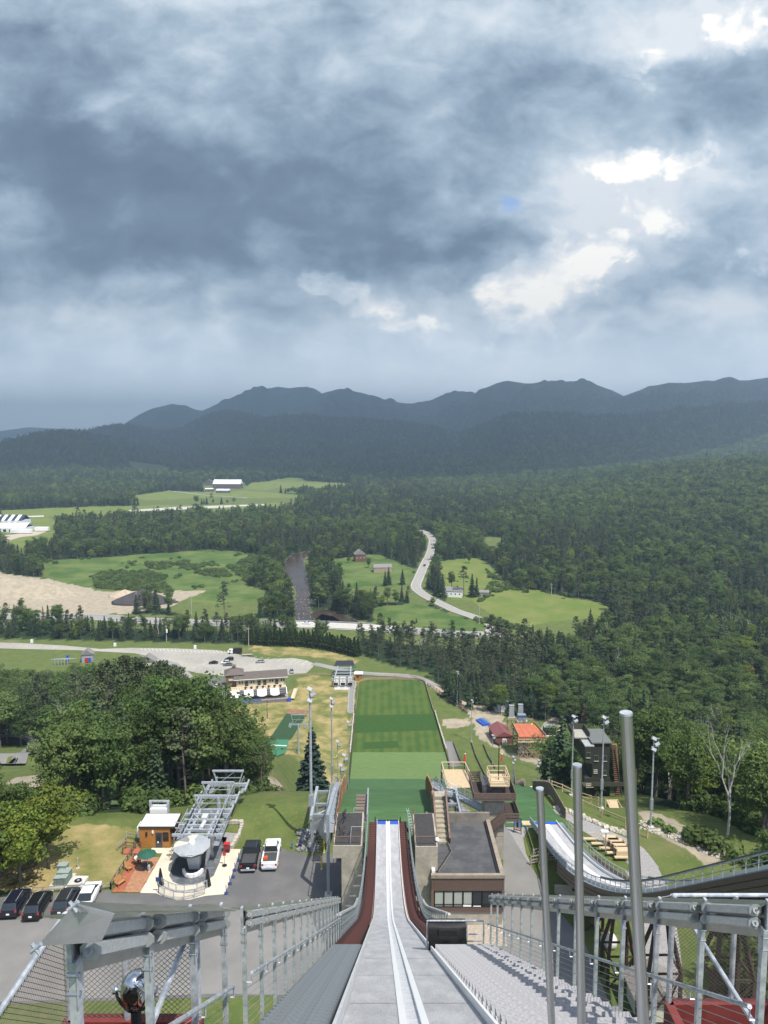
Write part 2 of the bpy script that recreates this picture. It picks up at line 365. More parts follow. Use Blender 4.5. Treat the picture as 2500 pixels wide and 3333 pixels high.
def build_sky():
    # near edge of the deck on plan, then a vault that comes down to the horizon 17 km off
    nearp = [(-9000, -1500), (-3500, -500), (-900, 120), (-14, 1050), (386, 830), (690, 760), (950, 1040), (1330, 1330), (1900, 1750), (2900, 2500), (5200, 3900), (12000, 7500)]
    az = np.linspace(-80, 80, 161); rows = []; ed = []
    angs = np.array([math.degrees(math.atan2(p[0], p[1])) for p in nearp]); rads = np.array([math.hypot(*p) for p in nearp])
    o = np.argsort(angs); rn = np.interp(az, angs[o], rads[o])
    for i, a in enumerate(az):
        row = []
        r0 = min(rn[i], 12000)
        for t in np.linspace(0, 1, 60):
            rr = r0 + (17000 - r0) * (1 - (1 - t) ** 1.8)
            z = -60 + 1800 * math.sqrt(max(0, 1 - (rr / 17000) ** 2.6))
            row.append((rr * math.sin(R(a)), rr * math.cos(R(a)), z)); ed.append(min(1, (rr - r0) / 140.))
        rows.append(row)
    ob = struct('sky', MB().loft(rows), sky_material(), True)
    at = ob.data.attributes.new('edge', 'FLOAT', 'POINT'); at.data.foreach_set('value', ed)
build_sky()
# haze
hz = MB().box((0, 5500, 330), (22000, 15900, 700)); hb = struct('haze', hz, None, kind='stuff')
m = bpy.data.materials.new('haze_air'); m.use_nodes = True; n = m.node_tree; n.nodes.remove(n.nodes['Principled BSDF'])
pv = n.nodes.new('ShaderNodeVolumePrincipled'); pv.inputs['Color'].default_value = (.60, .80, 1, 1); pv.inputs['Density'].default_value = 1.65e-4; pv.inputs['Anisotropy'].default_value = .2
n.links.new(pv.outputs[0], n.nodes['Material Output'].inputs['Volume']); m.cycles.homogeneous_volume = True
hb.data.materials.append(m)
# ================================================================ ground: one sheet to the horizon
def ground_material():
    m = bpy.data.materials.new('ground_turf'); m.use_nodes = True; n = m.node_tree; N = n.nodes; L = n.links; b = N['Principled BSDF']
    b.inputs['Roughness'].default_value = .9; b.inputs['Specular IOR Level'].default_value = .15
    tc = N.new('ShaderNodeNewGeometry')
    def noise(sc, det=6, r=.6):
        q = N.new('ShaderNodeTexNoise'); q.inputs['Scale'].default_value = sc; q.inputs['Detail'].default_value = det; q.inputs['Roughness'].default_value = r
        L.new(tc.outputs['Position'], q.inputs['Vector']); return q.outputs[0]
    def mix(f, a, b_):
        q = N.new('ShaderNodeMix'); q.data_type = 'RGBA'; L.new(f, q.inputs[0])
        for i, v in ((6, a), (7, b_)):
            if isinstance(v, tuple): q.inputs[i].default_value = (*v, 1)
            else: L.new(v, q.inputs[i])
        return q.outputs[2]
    def mr(v, a, b_):
        q = N.new('ShaderNodeMapRange'); L.new(v, q.inputs[0]); q.inputs[1].default_value = a; q.inputs[2].default_value = b_; return q.outputs[0]
    c = mix(mr(noise(.25), .35, .65), (.078, .118, .030), (.118, .150, .045))
    c = mix(mr(noise(1.6, 6, .7), .5, .72), c, (.17, .15, .06))
    c = mix(mr(noise(.05, 5, .6), .6, .75), c, (.19, .165, .085))
    at = N.new('ShaderNodeAttribute'); at.attribute_name = 'wood'       # forest floor and the far forest's own green
    c = mix(at.outputs['Fac'], c, mix(mr(noise(.02, 8, .7), .35, .65), (.016, .034, .016), (.034, .062, .022)))
    def amix(nm, c_, a, b_, sc_=.5):
        q = N.new('ShaderNodeAttribute'); q.attribute_name = nm; k = N.new('ShaderNodeMath'); k.operation = 'MULTIPLY_ADD'; L.new(noise(.6, 6, .7), k.inputs[0]); k.inputs[1].default_value = .7; k.inputs[2].default_value = -.35
        k2 = N.new('ShaderNodeMath'); k2.operation = 'ADD'; L.new(q.outputs['Fac'], k2.inputs[0]); L.new(k.outputs[0], k2.inputs[1]); f = mr(k2.outputs[0], .35, .65)
        return mix(f, c_, mix(mr(noise(sc_, 6, .65), .40, .62), a, b_))
    c = amix('lush', c, (.058, .108, .024), (.125, .165, .048), .035)
    c = amix('dry', c, (.13, .15, .042), (.36, .28, .125), .13)
    c = amix('pale', c, (.115, .165, .035), (.17, .19, .055), .05)
    c = amix('dirt', c, (.38, .33, .245), (.29, .25, .18), .3)
    L.new(c, b.inputs['Base Color'])
    bp = N.new('ShaderNodeBump'); bp.inputs['Distance'].default_value = .12; L.new(noise(6, 4), bp.inputs['Height'])
    b2 = N.new('ShaderNodeBump'); L.new(noise(.035, 6, .7), b2.inputs['Height']); L.new(bp.outputs[0], b2.inputs['Normal'])
    sc = N.new('ShaderNodeMath'); sc.operation = 'MULTIPLY'; L.new(at.outputs['Fac'], sc.inputs[0]); sc.inputs[1].default_value = 16; L.new(sc.outputs[0], b2.inputs['Distance'])
    L.new(b2.outputs[0], b.inputs['Normal']); return m
def build_ground():
    az = np.concatenate([np.linspace(-180, -52, 24)[:-1], np.linspace(-52, 52, 470), np.linspace(52, 180, 24)[1:]])
    rr = np.concatenate([[4, 12, 24], np.geomspace(34, 16500, 640)])
    A, RR = np.meshgrid(np.radians(az), rr, indexing='ij')
    X = RR * np.sin(A); Y = RR * np.cos(A); Zz = H(X, Y)
    na, nr = X.shape
    vs = np.stack([X, Y, Zz], -1).reshape(-1, 3)
    me = bpy.data.meshes.new('ground'); i, j = np.meshgrid(np.arange(na - 1), np.arange(nr - 1), indexing='ij')
    q = np.stack([i * nr + j, i * nr + j + 1, (i + 1) * nr + j + 1, (i + 1) * nr + j], -1).reshape(-1, 4)
    me.vertices.add(len(vs)); me.vertices.foreach_set('co', vs.ravel()); me.loops.add(q.size); me.loops.foreach_set('vertex_index', q.ravel().astype(np.int32))
    me.polygons.add(len(q)); me.polygons.foreach_set('loop_start', np.arange(0, q.size, 4, dtype=np.int32)); me.polygons.foreach_set('loop_total', np.full(len(q), 4, np.int32))
    me.polygons.foreach_set('use_smooth', np.ones(len(q), bool)); me.update(calc_edges=True)
    at = me.attributes.new('wood', 'FLOAT', 'POINT'); at.data.foreach_set('value', (woodmask(X.ravel(), Y.ravel()) & unblocked(X.ravel(), Y.ravel())).astype(np.float32))
    for nm, polys in ZONES.items():
        v_ = np.zeros(X.size, np.float32)
        xr, yr = X.ravel(), Y.ravel(); wob = np.clip(yr / 60., 1, 6)
        for j in range(4):
            xx = xr + wob * (1.6 * fbm(xr / 5., yr / 5., 3, 41) + .8 * fbm(xr / 1.3, yr / 1.3, 2, 43) + .25 * math.cos(j * 1.57)); yy = yr + wob * (1.8 * fbm(xr / 5., yr / 5., 3, 51) + .25 * math.sin(j * 1.57)); w_ = np.zeros(X.size, np.float32)
            for pg in polys: w_ = np.maximum(w_, inpoly(xx, yy, pg).astype(np.float32))
            v_ += w_ / 4
        at = me.attributes.new(nm, 'FLOAT', 'POINT'); at.data.foreach_set('value', v_)
    me.materials.append(ground_material()); o = bpy.data.objects.new('ground', me); COL.objects.link(o); o['kind'] = 'structure'
# ---- clearings in the valley, traced from the photograph onto the valley floor
MEADOW = gp([(180, 432), (420, 420), (600, 405), (760, 395), (900, 385), (1040, 392), (1130, 420), (1090, 455), (1010, 500), (1060, 540), (1150, 560), (1120, 600), (940, 622), (800, 606), (690, 566), (560, 556), (420, 560), (300, 540), (215, 500)], 'L')
RIVER = gp([(1265, 402), (1330, 392), (1345, 400), (1310, 425), (1318, 470), (1345, 540), (1345, 600), (1338, 660), (1345, 712), (1275, 712), (1278, 660), (1266, 620), (1282, 570), (1262, 530), (1232, 495), (1215, 465), (1235, 432)], 'L')
CREEK = gp([(1338, 655), (1395, 640), (1450, 650), (1540, 690), (1560, 706), (1490, 705), (1440, 672), (1390, 662), (1345, 700)], 'L')
FIELD_A = gp([(1440, 425), (1530, 415), (1600, 405), (1640, 410), (1659, 415), (1790, 470), (1760, 535), (1690, 548), (1600, 540), (1545, 545), (1500, 570), (1475, 500)], 'L')
FIELD_B = gp([(1605, 640), (1659, 628), (1790, 618), (1870, 632), (1960, 670), (2060, 690), (2096, 715), (2090, 735), (2000, 738), (1830, 720), (1700, 708), (1640, 690)], 'L')
FIELD_C = gp([(232, 436), (330, 424), (410, 420), (440, 440), (470, 470), (520, 525), (590, 560), (680, 562), (780, 590), (880, 602), (985, 636), (965, 690), (880, 675), (820, 690), (760, 690), (700, 700), (600, 720), (480, 668), (400, 622), (395, 602), (340, 604), (285, 596), (262, 530), (240, 470)], 'R')
AIRFIELD = gp([(0, 214), (200, 205), (460, 196), (800, 190), (1000, 188), (1290, 178), (1270, 188), (1130, 203), (900, 212), (640, 216), (480, 232), (200, 240), (240, 262), (230, 285), (245, 330), (120, 345), (95, 380), (40, 345), (0, 335)], 'L')
FIELD_D = gp([(560, 152), (720, 130), (900, 135), (1060, 128), (1290, 146), (1310, 152), (1250, 160), (1000, 160), (900, 158), (720, 168), (620, 170)], 'L')
FIELD_E = gp([(1080, 95), (1255, 80), (1400, 92), (1535, 98), (1500, 110), (1350, 120), (1200, 116), (1150, 128), (1060, 122)], 'L')
FIELD_F = gp([(540, 42), (640, 36), (740, 38), (720, 52), (600, 55)], 'L')
FIELD_G = gp([(30, 150), (0, 140), (-60, 150), (-60, 165), (30, 160)], 'L')
CLEAR_H = gp([(430, 330), (510, 332), (520, 345), (470, 350), (420, 342)], 'R')
PIT = gp([(-60, 470), (60, 492), (200, 510), (330, 540), (470, 570), (620, 575), (640, 600), (630, 630), (600, 650), (545, 660), (300, 668), (120, 640), (-60, 630)], 'L')
VALLEY_CLEAR = [MEADOW, RIVER, CREEK, FIELD_A, FIELD_B, FIELD_C, AIRFIELD, FIELD_D, FIELD_E, FIELD_F, CLEAR_H, gp([(870, 95), (1060, 92), (1075, 130), (890, 136)], 'L'), PIT]
HIGHWAY_C = [G(*Z1(*p)) for p in [(-260, 668), (150, 672), (430, 676), (560, 687), (800, 697), (1110, 706), (1400, 712), (1600, 722), (1830, 738), (2030, 752), (2200, 746)]]
ROAD73 = [G(*Z1(*p)) for p in [(2070, 758), (2122, 740), (2125, 710), (2085, 690), (2040, 672), (1975, 650), (1935, 632), (1885, 608), (1830, 578), (1797, 545), (1812, 500), (1838, 440), (1858, 400), (1868, 350), (1862, 330), (1842, 312), (1815, 300)]]
def near_path(x, y, pts, wd):
    best = np.full(np.shape(x), 1e9)
    for a, b in zip(pts, pts[1:]):
        dx, dy = b.x - a.x, b.y - a.y; t = np.clip(((x - a.x) * dx + (y - a.y) * dy) / (dx * dx + dy * dy), 0, 1)
        best = np.minimum(best, np.hypot(x - a.x - t * dx, y - a.y - t * dy))
    return best < wd
# ---- woods close to the jumps (plan polygons)
W_LEFT = [(-43, 99), (-33, 103), (-21, 112), (-19, 128), (-25, 150), (-34, 175), (-47, 205), (-60, 228), (-76, 262), (-84, 290), (-108, 318), (-150, 330), (-210, 330), (-220, 255), (-135, 252), (-100, 248), (-84, 228), (-77, 195), (-70, 172), (-64, 150), (-57, 125), (-54, 104)]
W_CORNER = [(-39, 76), (-44, 92), (-60, 98), (-72, 108), (-110, 120), (-110, 70), (-60, 66), (-46, 72)]
W_RIGHT = [(48, 100), (44, 106), (42, 112), (46, 116), (48, 128), (45, 141), (35, 141), (32, 150), (37, 172), (50, 205), (68, 226), (77, 246), (77, 278), (58, 294), (34, 300), (24, 318), (24, 345), (40, 372), (90, 400), (170, 425), (300, 520), (600, 500), (400, 200), (180, 40), (90, 20), (44, 30), (33, 56), (33, 68), (39, 77), (45, 84), (50, 92)]
W_PINES = gp([(1168, 2128), (1230, 2150), (1300, 2172), (1400, 2192), (1500, 2235), (1590, 2300), (1700, 2290), (1760, 2160), (1600, 2095), (1200, 2078), (1150, 2090)])
W_ROW = [(-320, 418), (-200, 410), (-120, 404), (-92, 402), (-60, 400), (-30, 398), (-28, 412), (-60, 424), (-140, 430), (-320, 440)]
def woodmask(x, y):
    x = np.asarray(x, float); y = np.asarray(y, float)
    f = (y > 436) & (np.hypot(x, y) > 380)
    for p in VALLEY_CLEAR: f &= ~inpoly(x, y, p)
    f |= inpoly(x, y, W_LEFT) | inpoly(x, y, W_CORNER) | inpoly(x, y, W_RIGHT) | inpoly(x, y, W_PINES) | inpoly(x, y, W_ROW) | (x > 110) & (y > 60) & (y < 460) & (x > 110 + .0 * y)
    f &= ~(near_path(x, y, HIGHWAY_C, 15) | near_path(x, y, ROAD73, 5.5))
    return f
def tp(pts, f): return [(p.x, p.y) for p in (T(*f(x, y)) for x, y in pts)]
s4 = lambda x, y: (.5124 * x, 2050 + .5124 * y)
s6 = lambda x, y: (650 + .3315 * x, 2050 + .3315 * y)
s5 = lambda x, y: (800 + .5124 * x, 2050 + .5124 * y)
s3 = lambda x, y: (1350 + .3014 * x, 2400 + .3014 * y)
sL = lambda x, y: (.7535 * x, 1500 + .7535 * y)
ZONES = {
 'lush': [MEADOW, FIELD_A, FIELD_B, [(-400, 60), (-60, 60), (-60, 58), (-400, 40)]],
 'pale': [FIELD_C, FIELD_D, FIELD_E, FIELD_G, AIRFIELD],
 'dry': [[(-70, 232), (-46, 222), (-14, 232), (-13, 330), (-12, 346), (-41, 344), (-42, 318), (-66, 306), (-72, 280)], tp([(450, 190), (560, 150), (900, 175), (1200, 215), (1500, 280), (1590, 320), (1400, 330), (1200, 270), (1000, 265), (700, 250)], s6), tp([(150, 1420), (480, 1240), (800, 1270), (820, 1420), (740, 1600), (560, 1660), (440, 1560)], lambda x, y: s4(x, y)), [(-58, 80), (-32, 80), (-31, 93), (-50, 95)]],
 'dirt': [tp([(880, 1130), (930, 1085), (1130, 1155), (1290, 1240), (1420, 1345), (1290, 1410), (1130, 1310), (990, 1235)], lambda x, y: (1600 + .5425 * x, 2050 + .5425 * y)), PIT, tp([(60, 960), (120, 930), (300, 940), (290, 1040), (220, 1110), (130, 1100)], s4), tp([(1150, 345), (1240, 380), (1320, 450), (1480, 480), (1640, 510), (1645, 590), (1560, 640), (1440, 590), (1420, 520), (1300, 440), (1180, 370)], s5), tp([(1440, 590), (1560, 640), (1659, 760), (1659, 800), (1540, 720), (1450, 660)], s5), tp([(720, 0), (900, 70), (1010, 150), (1200, 210), (1400, 240), (1440, 290), (1300, 290), (1120, 240), (930, 130), (690, 20)], s3), tp([(1265, 560), (1400, 555), (1425, 600), (1350, 640), (1280, 620)], s5), tp([(900, 560), (560, 560), (0, 560), (0, 640), (520, 655), (700, 640)], sL), [(-31, 126), (-20, 124), (-17, 150), (-24, 168), (-30, 150)], tp([(340, 150), (430, 240), (340, 290), (250, 260)], lambda x, y: (1600 + .3315 * 1.7 * x, 2250 + .3315 * 1.55 * y))],
}
def unblocked(x, y):
    ok = np.ones(np.shape(x), bool)
    for f_ in (1.035, 1.07, 1.10):
        for P_ in VALLEY_CLEAR[:-1]: ok &= ~inpoly(x * f_, y * f_, P_)
        ok &= ~near_path(x * f_, y * f_, ROAD73[8:], 5)
        if f_ < 1.08: ok &= ~((x > -190) & (x < 80) & near_path(x * f_, y * f_, HIGHWAY_C, 8) & (y > 432))
    return ok
build_ground()
# ================================================================ trees
def leaf_material(name, c1, c2, trans=.25, vary=.28):
    m = bpy.data.materials.new(name); m.use_nodes = True; n = m.node_tree; N = n.nodes; L = n.links; b = N['Principled BSDF']
    b.inputs['Roughness'].default_value = .75; b.inputs['Specular IOR Level'].default_value = .12
    geo = N.new('ShaderNodeNewGeometry'); oi = N.new('ShaderNodeObjectInfo')
    q = N.new('ShaderNodeTexNoise'); q.inputs['Scale'].default_value = .55; q.inputs['Detail'].default_value = 4; L.new(geo.outputs['Position'], q.inputs['Vector'])
    mr = N.new('ShaderNodeMapRange'); L.new(q.outputs[0], mr.inputs[0]); mr.inputs[1].default_value = .35; mr.inputs[2].default_value = .65
    ad = N.new('ShaderNodeMath'); ad.operation = 'ADD'; L.new(mr.outputs[0], ad.inputs[0]); 
    m2 = N.new('ShaderNodeMapRange'); L.new(oi.outputs['Random'], m2.inputs[0]); m2.inputs[3].default_value = -.45; m2.inputs[4].default_value = .45; L.new(m2.outputs[0], ad.inputs[1]); ad.use_clamp = True
    mx = N.new('ShaderNodeMix'); mx.data_type = 'RGBA'; L.new(ad.outputs[0], mx.inputs[0]); mx.inputs[6].default_value = (*c1, 1); mx.inputs[7].default_value = (*c2, 1)
    wn = N.new('ShaderNodeTexWhiteNoise'); wn.noise_dimensions = '1D'; L.new(oi.outputs['Random'], wn.inputs['W'])
    m3 = N.new('ShaderNodeMapRange'); L.new(wn.outputs['Value'], m3.inputs[0]); m3.inputs[3].default_value = 1 - vary; m3.inputs[4].default_value = 1 + vary
    vm = N.new('ShaderNodeVectorMath'); vm.operation = 'SCALE'; L.new(mx.outputs[2], vm.inputs[0]); L.new(m3.outputs[0], vm.inputs['Scale'])
    L.new(vm.outputs[0], b.inputs['Base Color'])
    tr = N.new('ShaderNodeBsdfTranslucent'); L.new(vm.outputs[0], tr.inputs[0]); ms = N.new('ShaderNodeMixShader'); ms.inputs[0].default_value = trans
    L.new(b.outputs[0], ms.inputs[1]); L.new(tr.outputs[0], ms.inputs[2]); L.new(ms.outputs[0], N['Material Output'].inputs['Surface']); return m
LEAF = leaf_material('broad_leaf', (.072, .124, .036), (.150, .205, .066), .42)
LEAF2 = leaf_material('bright_leaf', (.09, .14, .024), (.18, .22, .04), .32)
SPRUCE = leaf_material('spruce_needle', (.042, .074, .040), (.090, .130, .060), .22)
PINE = leaf_material('pine_needle', (.056, .080, .038), (.104, .126, .062), .2)
BLUES = leaf_material('blue_spruce_needle', (.030, .055, .042), (.055, .085, .062), .08, .05)
BARK = mat('bark', (.13, .11, .09), .9, var=.35, scale=2, bump=.02, bscale=8)
BIRCH = mat('pale_bark', (.42, .40, .36), .8, var=.3, scale=3)
BROWNLEAF = leaf_material('dry_needle', (.12, .085, .05), (.2, .13, .08), .1)
class NPM:                                   # fast quad soup
    def __init__(s): s.q = []
    def quads(s, c, a, b):                   # centres, half vectors
        s.q.append(np.stack([c - a - b, c + a - b * .6, c + a * .7 + b, c - a * .8 + b * .8], 1))
    def mesh(s, name, m):
        v = np.concatenate(s.q).reshape(-1, 3); nq = len(v) // 4
        me = bpy.data.meshes.new(name); me.vertices.add(len(v)); me.vertices.foreach_set('co', v.ravel())
        me.loops.add(nq * 4); me.loops.foreach_set('vertex_index', np.arange(nq * 4, dtype=np.int32)); me.polygons.add(nq)
        me.polygons.foreach_set('loop_start', np.arange(0, nq * 4, 4, dtype=np.int32)); me.polygons.foreach_set('loop_total', np.full(nq, 4, np.int32))
        me.update(calc_edges=True); me.materials.append(m); return me
def rdir(n, g):
    v = g.normal(size=(n, 3)); return v / np.linalg.norm(v, axis=1, keepdims=True)
def tuft(npm, c, nrm, size, g, flat=.35):       # leaf faces roughly facing nrm
    n = len(c); t = nrm + g.normal(size=(n, 3)) * flat; t /= np.linalg.norm(t, axis=1, keepdims=True)
    r = rdir(n, g); a = np.cross(t, r); a /= np.linalg.norm(a, axis=1, keepdims=True) + 1e-9; b = np.cross(t, a)
    s = (size * g.uniform(.6, 1.3, n))[:, None]; npm.quads(c, a * s, b * s * .7)
def broad(seed, h=13., r=4.6, base=.22, lobes=44, per=105, leaf=.185, mtl=None):
    g = np.random.default_rng(seed); P = NPM(); z0 = h * base; cz = (h + z0) / 2; hz = (h - z0) / 2
    for k in range(lobes):
        d = rdir(1, g)[0]; d[2] = d[2] * .95 + .12
        rad = g.uniform(.45, 1.02); taper = 1 - .3 * max(0, -d[2])
        c = np.array([d[0] * r * rad * taper, d[1] * r * rad * taper, cz + d[2] * hz * rad])
        lr = r * g.uniform(.18, .40)
        n = int(per * (lr / (r * .35)) ** 2); e = rdir(n, g); e[:, 2] = e[:, 2] * .75 + .1
        pos = c + e * lr * g.uniform(.6, 1.15, (n, 1)) * np.array([1, 1, .62])
        tuft(P, pos, e * .6 + np.array([0, 0, .55]), leaf, g, .5)
    n = lobes * 8; e = rdir(n, g); tuft(P, np.array([0, 0, cz]) + e * np.array([r * .55, r * .55, hz * .6]), e, leaf * 2.2, g, .4)
    tm = MB(); tm.tube((0, 0, -.5), (0, 0, h * .5), h * .018, 7, h * .012)
    for k in range(7):
        a = g.uniform(0, 6.28); z = h * g.uniform(.3, .55); l = r * g.uniform(.5, .8)
        tm.tube((0, 0, z), (l * math.cos(a), l * math.sin(a), z + l * .9), h * .007, 5, h * .003)
    tm.tube((0, 0, h * .5), (g.normal() * .3, g.normal() * .3, h * .85), h * .012, 6, h * .004)
    return P.mesh('crown', mtl or LEAF), tm.mesh('trunk', BARK)
def conifer(seed, h=13., r=2.5, base=.08, whorls=18, per=9, leaf=.22, mtl=None, droop=.35, seg=4):
    g = np.random.default_rng(seed); P = NPM()
    for k in range(whorls):
        t = (k + g.uniform(-.3, .3)) / whorls; z = h * (base + (1 - base) * t); rr = r * (1 - t) ** .85 * g.uniform(.8, 1.12) + .12
        nb = max(4, int(per * (1 - t * .45)))
        for j in range(nb):
            a = 6.283 * (j + g.uniform(-.4, .4)) / nb + k * 1.3; l = rr * g.uniform(.75, 1.15)
            s = np.linspace(.25, 1, seg); n = seg
            c = np.stack([l * s * math.cos(a), l * s * math.sin(a), z - droop * l * s + .12 * l * s * s], 1)
            di = np.array([math.cos(a), math.sin(a), -droop * .6]); sd = np.array([-math.sin(a), math.cos(a), 0])
            wd = (leaf + .34 * l * (1.15 - s) / 1.1)[:, None] * g.uniform(.8, 1.2, (n, 1))
            P.quads(c, di[None] * (l / seg * .75) * np.ones((n, 1)), sd[None] * wd + np.array([0, 0, 1]) * g.normal(0, .12, (n, 1)))
            P.quads(c + np.array([0, 0, -.12]), di[None] * (l / seg * .6) * np.ones((n, 1)), np.array([0, 0, -1]) * (wd * .55) + sd[None] * g.normal(0, .2, (n, 1)))
    n = int(h * 5); zz = g.uniform(base, .93, n); e = rdir(n, g); e[:, 2] *= .2
    tuft(P, np.stack([e[:, 0] * r * .3 * (1 - zz), e[:, 1] * r * .3 * (1 - zz), zz * h], 1), e, leaf * 1.9, g)
    tm = MB().tube((0, 0, -.5), (0, 0, h * .97), h * .013, 6, .02)
    return P.mesh('crown', mtl or SPRUCE), tm.mesh('trunk', BARK)
def pine(seed, h=16., r=2.9, base=.45, mtl=None, n_cl=34, per=34, leaf=.2):
    g = np.random.default_rng(seed); P = NPM(); tm = MB(); bend = g.normal(0, .35, 2)
    tm.tube((0, 0, -.5), (bend[0], bend[1], h * .6), h * .013, 6, h * .009); tm.tube((bend[0], bend[1], h * .6), (bend[0] * .6, bend[1] * .6, h * .96), h * .009, 5, .03)
    for k in range(n_cl):
        t = g.uniform(0, 1) ** .8; z = h * (base + (1 - base) * t); rr = r * (1 - t ** 1.8) * g.uniform(.35, 1.1) + .25; a = g.uniform(0, 6.283)
        c = np.array([rr * math.cos(a) + bend[0] * .7, rr * math.sin(a) + bend[1] * .7, z]); n = per; e = rdir(n, g)
        tuft(P, c + e * np.array([1.0, 1.0, .38]) * g.uniform(.45, 1.05) * (.35 + .22 * r), e * .5 + np.array([0, 0, .6]), leaf, g, .6)
        tm.tube((bend[0] * .7, bend[1] * .7, z - rr * .25), tuple(c), .05, 4, .02)
    for k in range(9):
        a = g.uniform(0, 6.283); z = h * g.uniform(.2, base + .05); l = r * g.uniform(.25, .6); tm.tube((bend[0] * z / h, bend[1] * z / h, z), (l * math.cos(a), l * math.sin(a), z + .1), .04, 4, .015)
    return P.mesh('crown', mtl or PINE), tm.mesh('trunk', BARK)
def bare(seed, h=14., spread=.33, mtl=None, depth=4):
    g = np.random.default_rng(seed); tm = MB()
    def grow(p, d, l, r, k):
        mid = p + d * l * .5 + Vector(g.normal(0, .04, 3)) * l; q = mid + (d + Vector(g.normal(0, .12, 3))).normalized() * l * .5
        tm.tube(p, mid, r, 5, r * .85, False); tm.tube(mid, q, r * .85, 5, r * .6, False)
        if k == 0: return
        for j in range(3 if k > 1 else 2):
            nd = (d + Vector((g.normal(0, spread), g.normal(0, spread), g.uniform(0, .25)))).normalized(); grow(q if j < 2 else mid, nd, l * g.uniform(.5, .78), r * .5, k - 1)
    grow(Vector((0, 0, -.4)), Vector((0, 0, 1)), h * .46, h * .014, depth)
    return tm.mesh('trunk', mtl or BIRCH)
def bush(seed, r=1.5, mtl=None):
    g = np.random.default_rng(seed); P = NPM()
    for k in range(8):
        c = np.array([g.normal(0, r * .35), g.normal(0, r * .35), r * g.uniform(.3, .6)]); e = rdir(45, g); tuft(P, c + e * r * .5, e + np.array([0, 0, .5]), .2, g, .5)
    return P.mesh('foliage', mtl or LEAF)
def joined(name, a, b, m2=None):
    bm = bmesh.new(); bm.from_mesh(a); k = len(bm.faces); 
    if b: bm.from_mesh(b)
    bm.faces.ensure_lookup_table()
    for i in range(k, len(bm.faces)): bm.faces[i].material_index = 1
    me = bpy.data.meshes.new(name); bm.to_mesh(me); bm.free(); me.materials.append(a.materials[0]); me.materials.append(m2 or BARK); return me
PROTO = {
 'broad': [broad(11, 13, 4.4), broad(12, 14.5, 4.9, .3, 40), broad(13, 11.5, 3.8, .22, 28), broad(14, 15, 4.0, .34, 34)],
 'bright': [broad(21, 10, 3.9, .22, 30, mtl=LEAF2), broad(22, 11.5, 4.2, .25, 32, mtl=LEAF2)],
 'spruce': [conifer(31, 13, 2.5), conifer(32, 15.5, 2.7, .06, 21), conifer(33, 10.5, 2.2, .05, 15), conifer(34, 14, 2.0, .12, 19)],
 'pine': [pine(41, 16), pine(42, 17.5, 3.2, .5), pine(43, 15, 2.6, .4), pine(44, 18, 3.4, .36, n_cl=46)],
 'cedar': [conifer(51, 8.5, 2.0, .0, 14, 11, .3, mtl=leaf_material('cedar_leaf', (.035, .062, .018), (.062, .092, .026), .1), droop=.0)],
 'dry': [conifer(61, 12, 1.7, .2, 15, 6, .1, mtl=BROWNLEAF)],
}
def lowp(me, name, stride):                          # a thinner copy for distant trees: fewer, larger faces
    n = len(me.polygons); v = np.empty(len(me.vertices) * 3); me.vertices.foreach_get('co', v); v = v.reshape(-1, 4, 3)[::stride]
    c = v.mean(1, keepdims=True); P = NPM(); P.q = [c + (v - c) * (stride ** .5) * .95]; return P.mesh(name, me.materials[0])
NEARI = {k: [joined('forest_' + k, a, b) for a, b in v] for k, v in PROTO.items()}
FARI = {k: [lowp(a, 'far_' + k, 5) for a, b in v[:3]] for k, v in PROTO.items()}
BARE_M = [bare(71), bare(72, 12, .4), bare(73, 15, .28)]
NEARI['bare'] = BARE_M
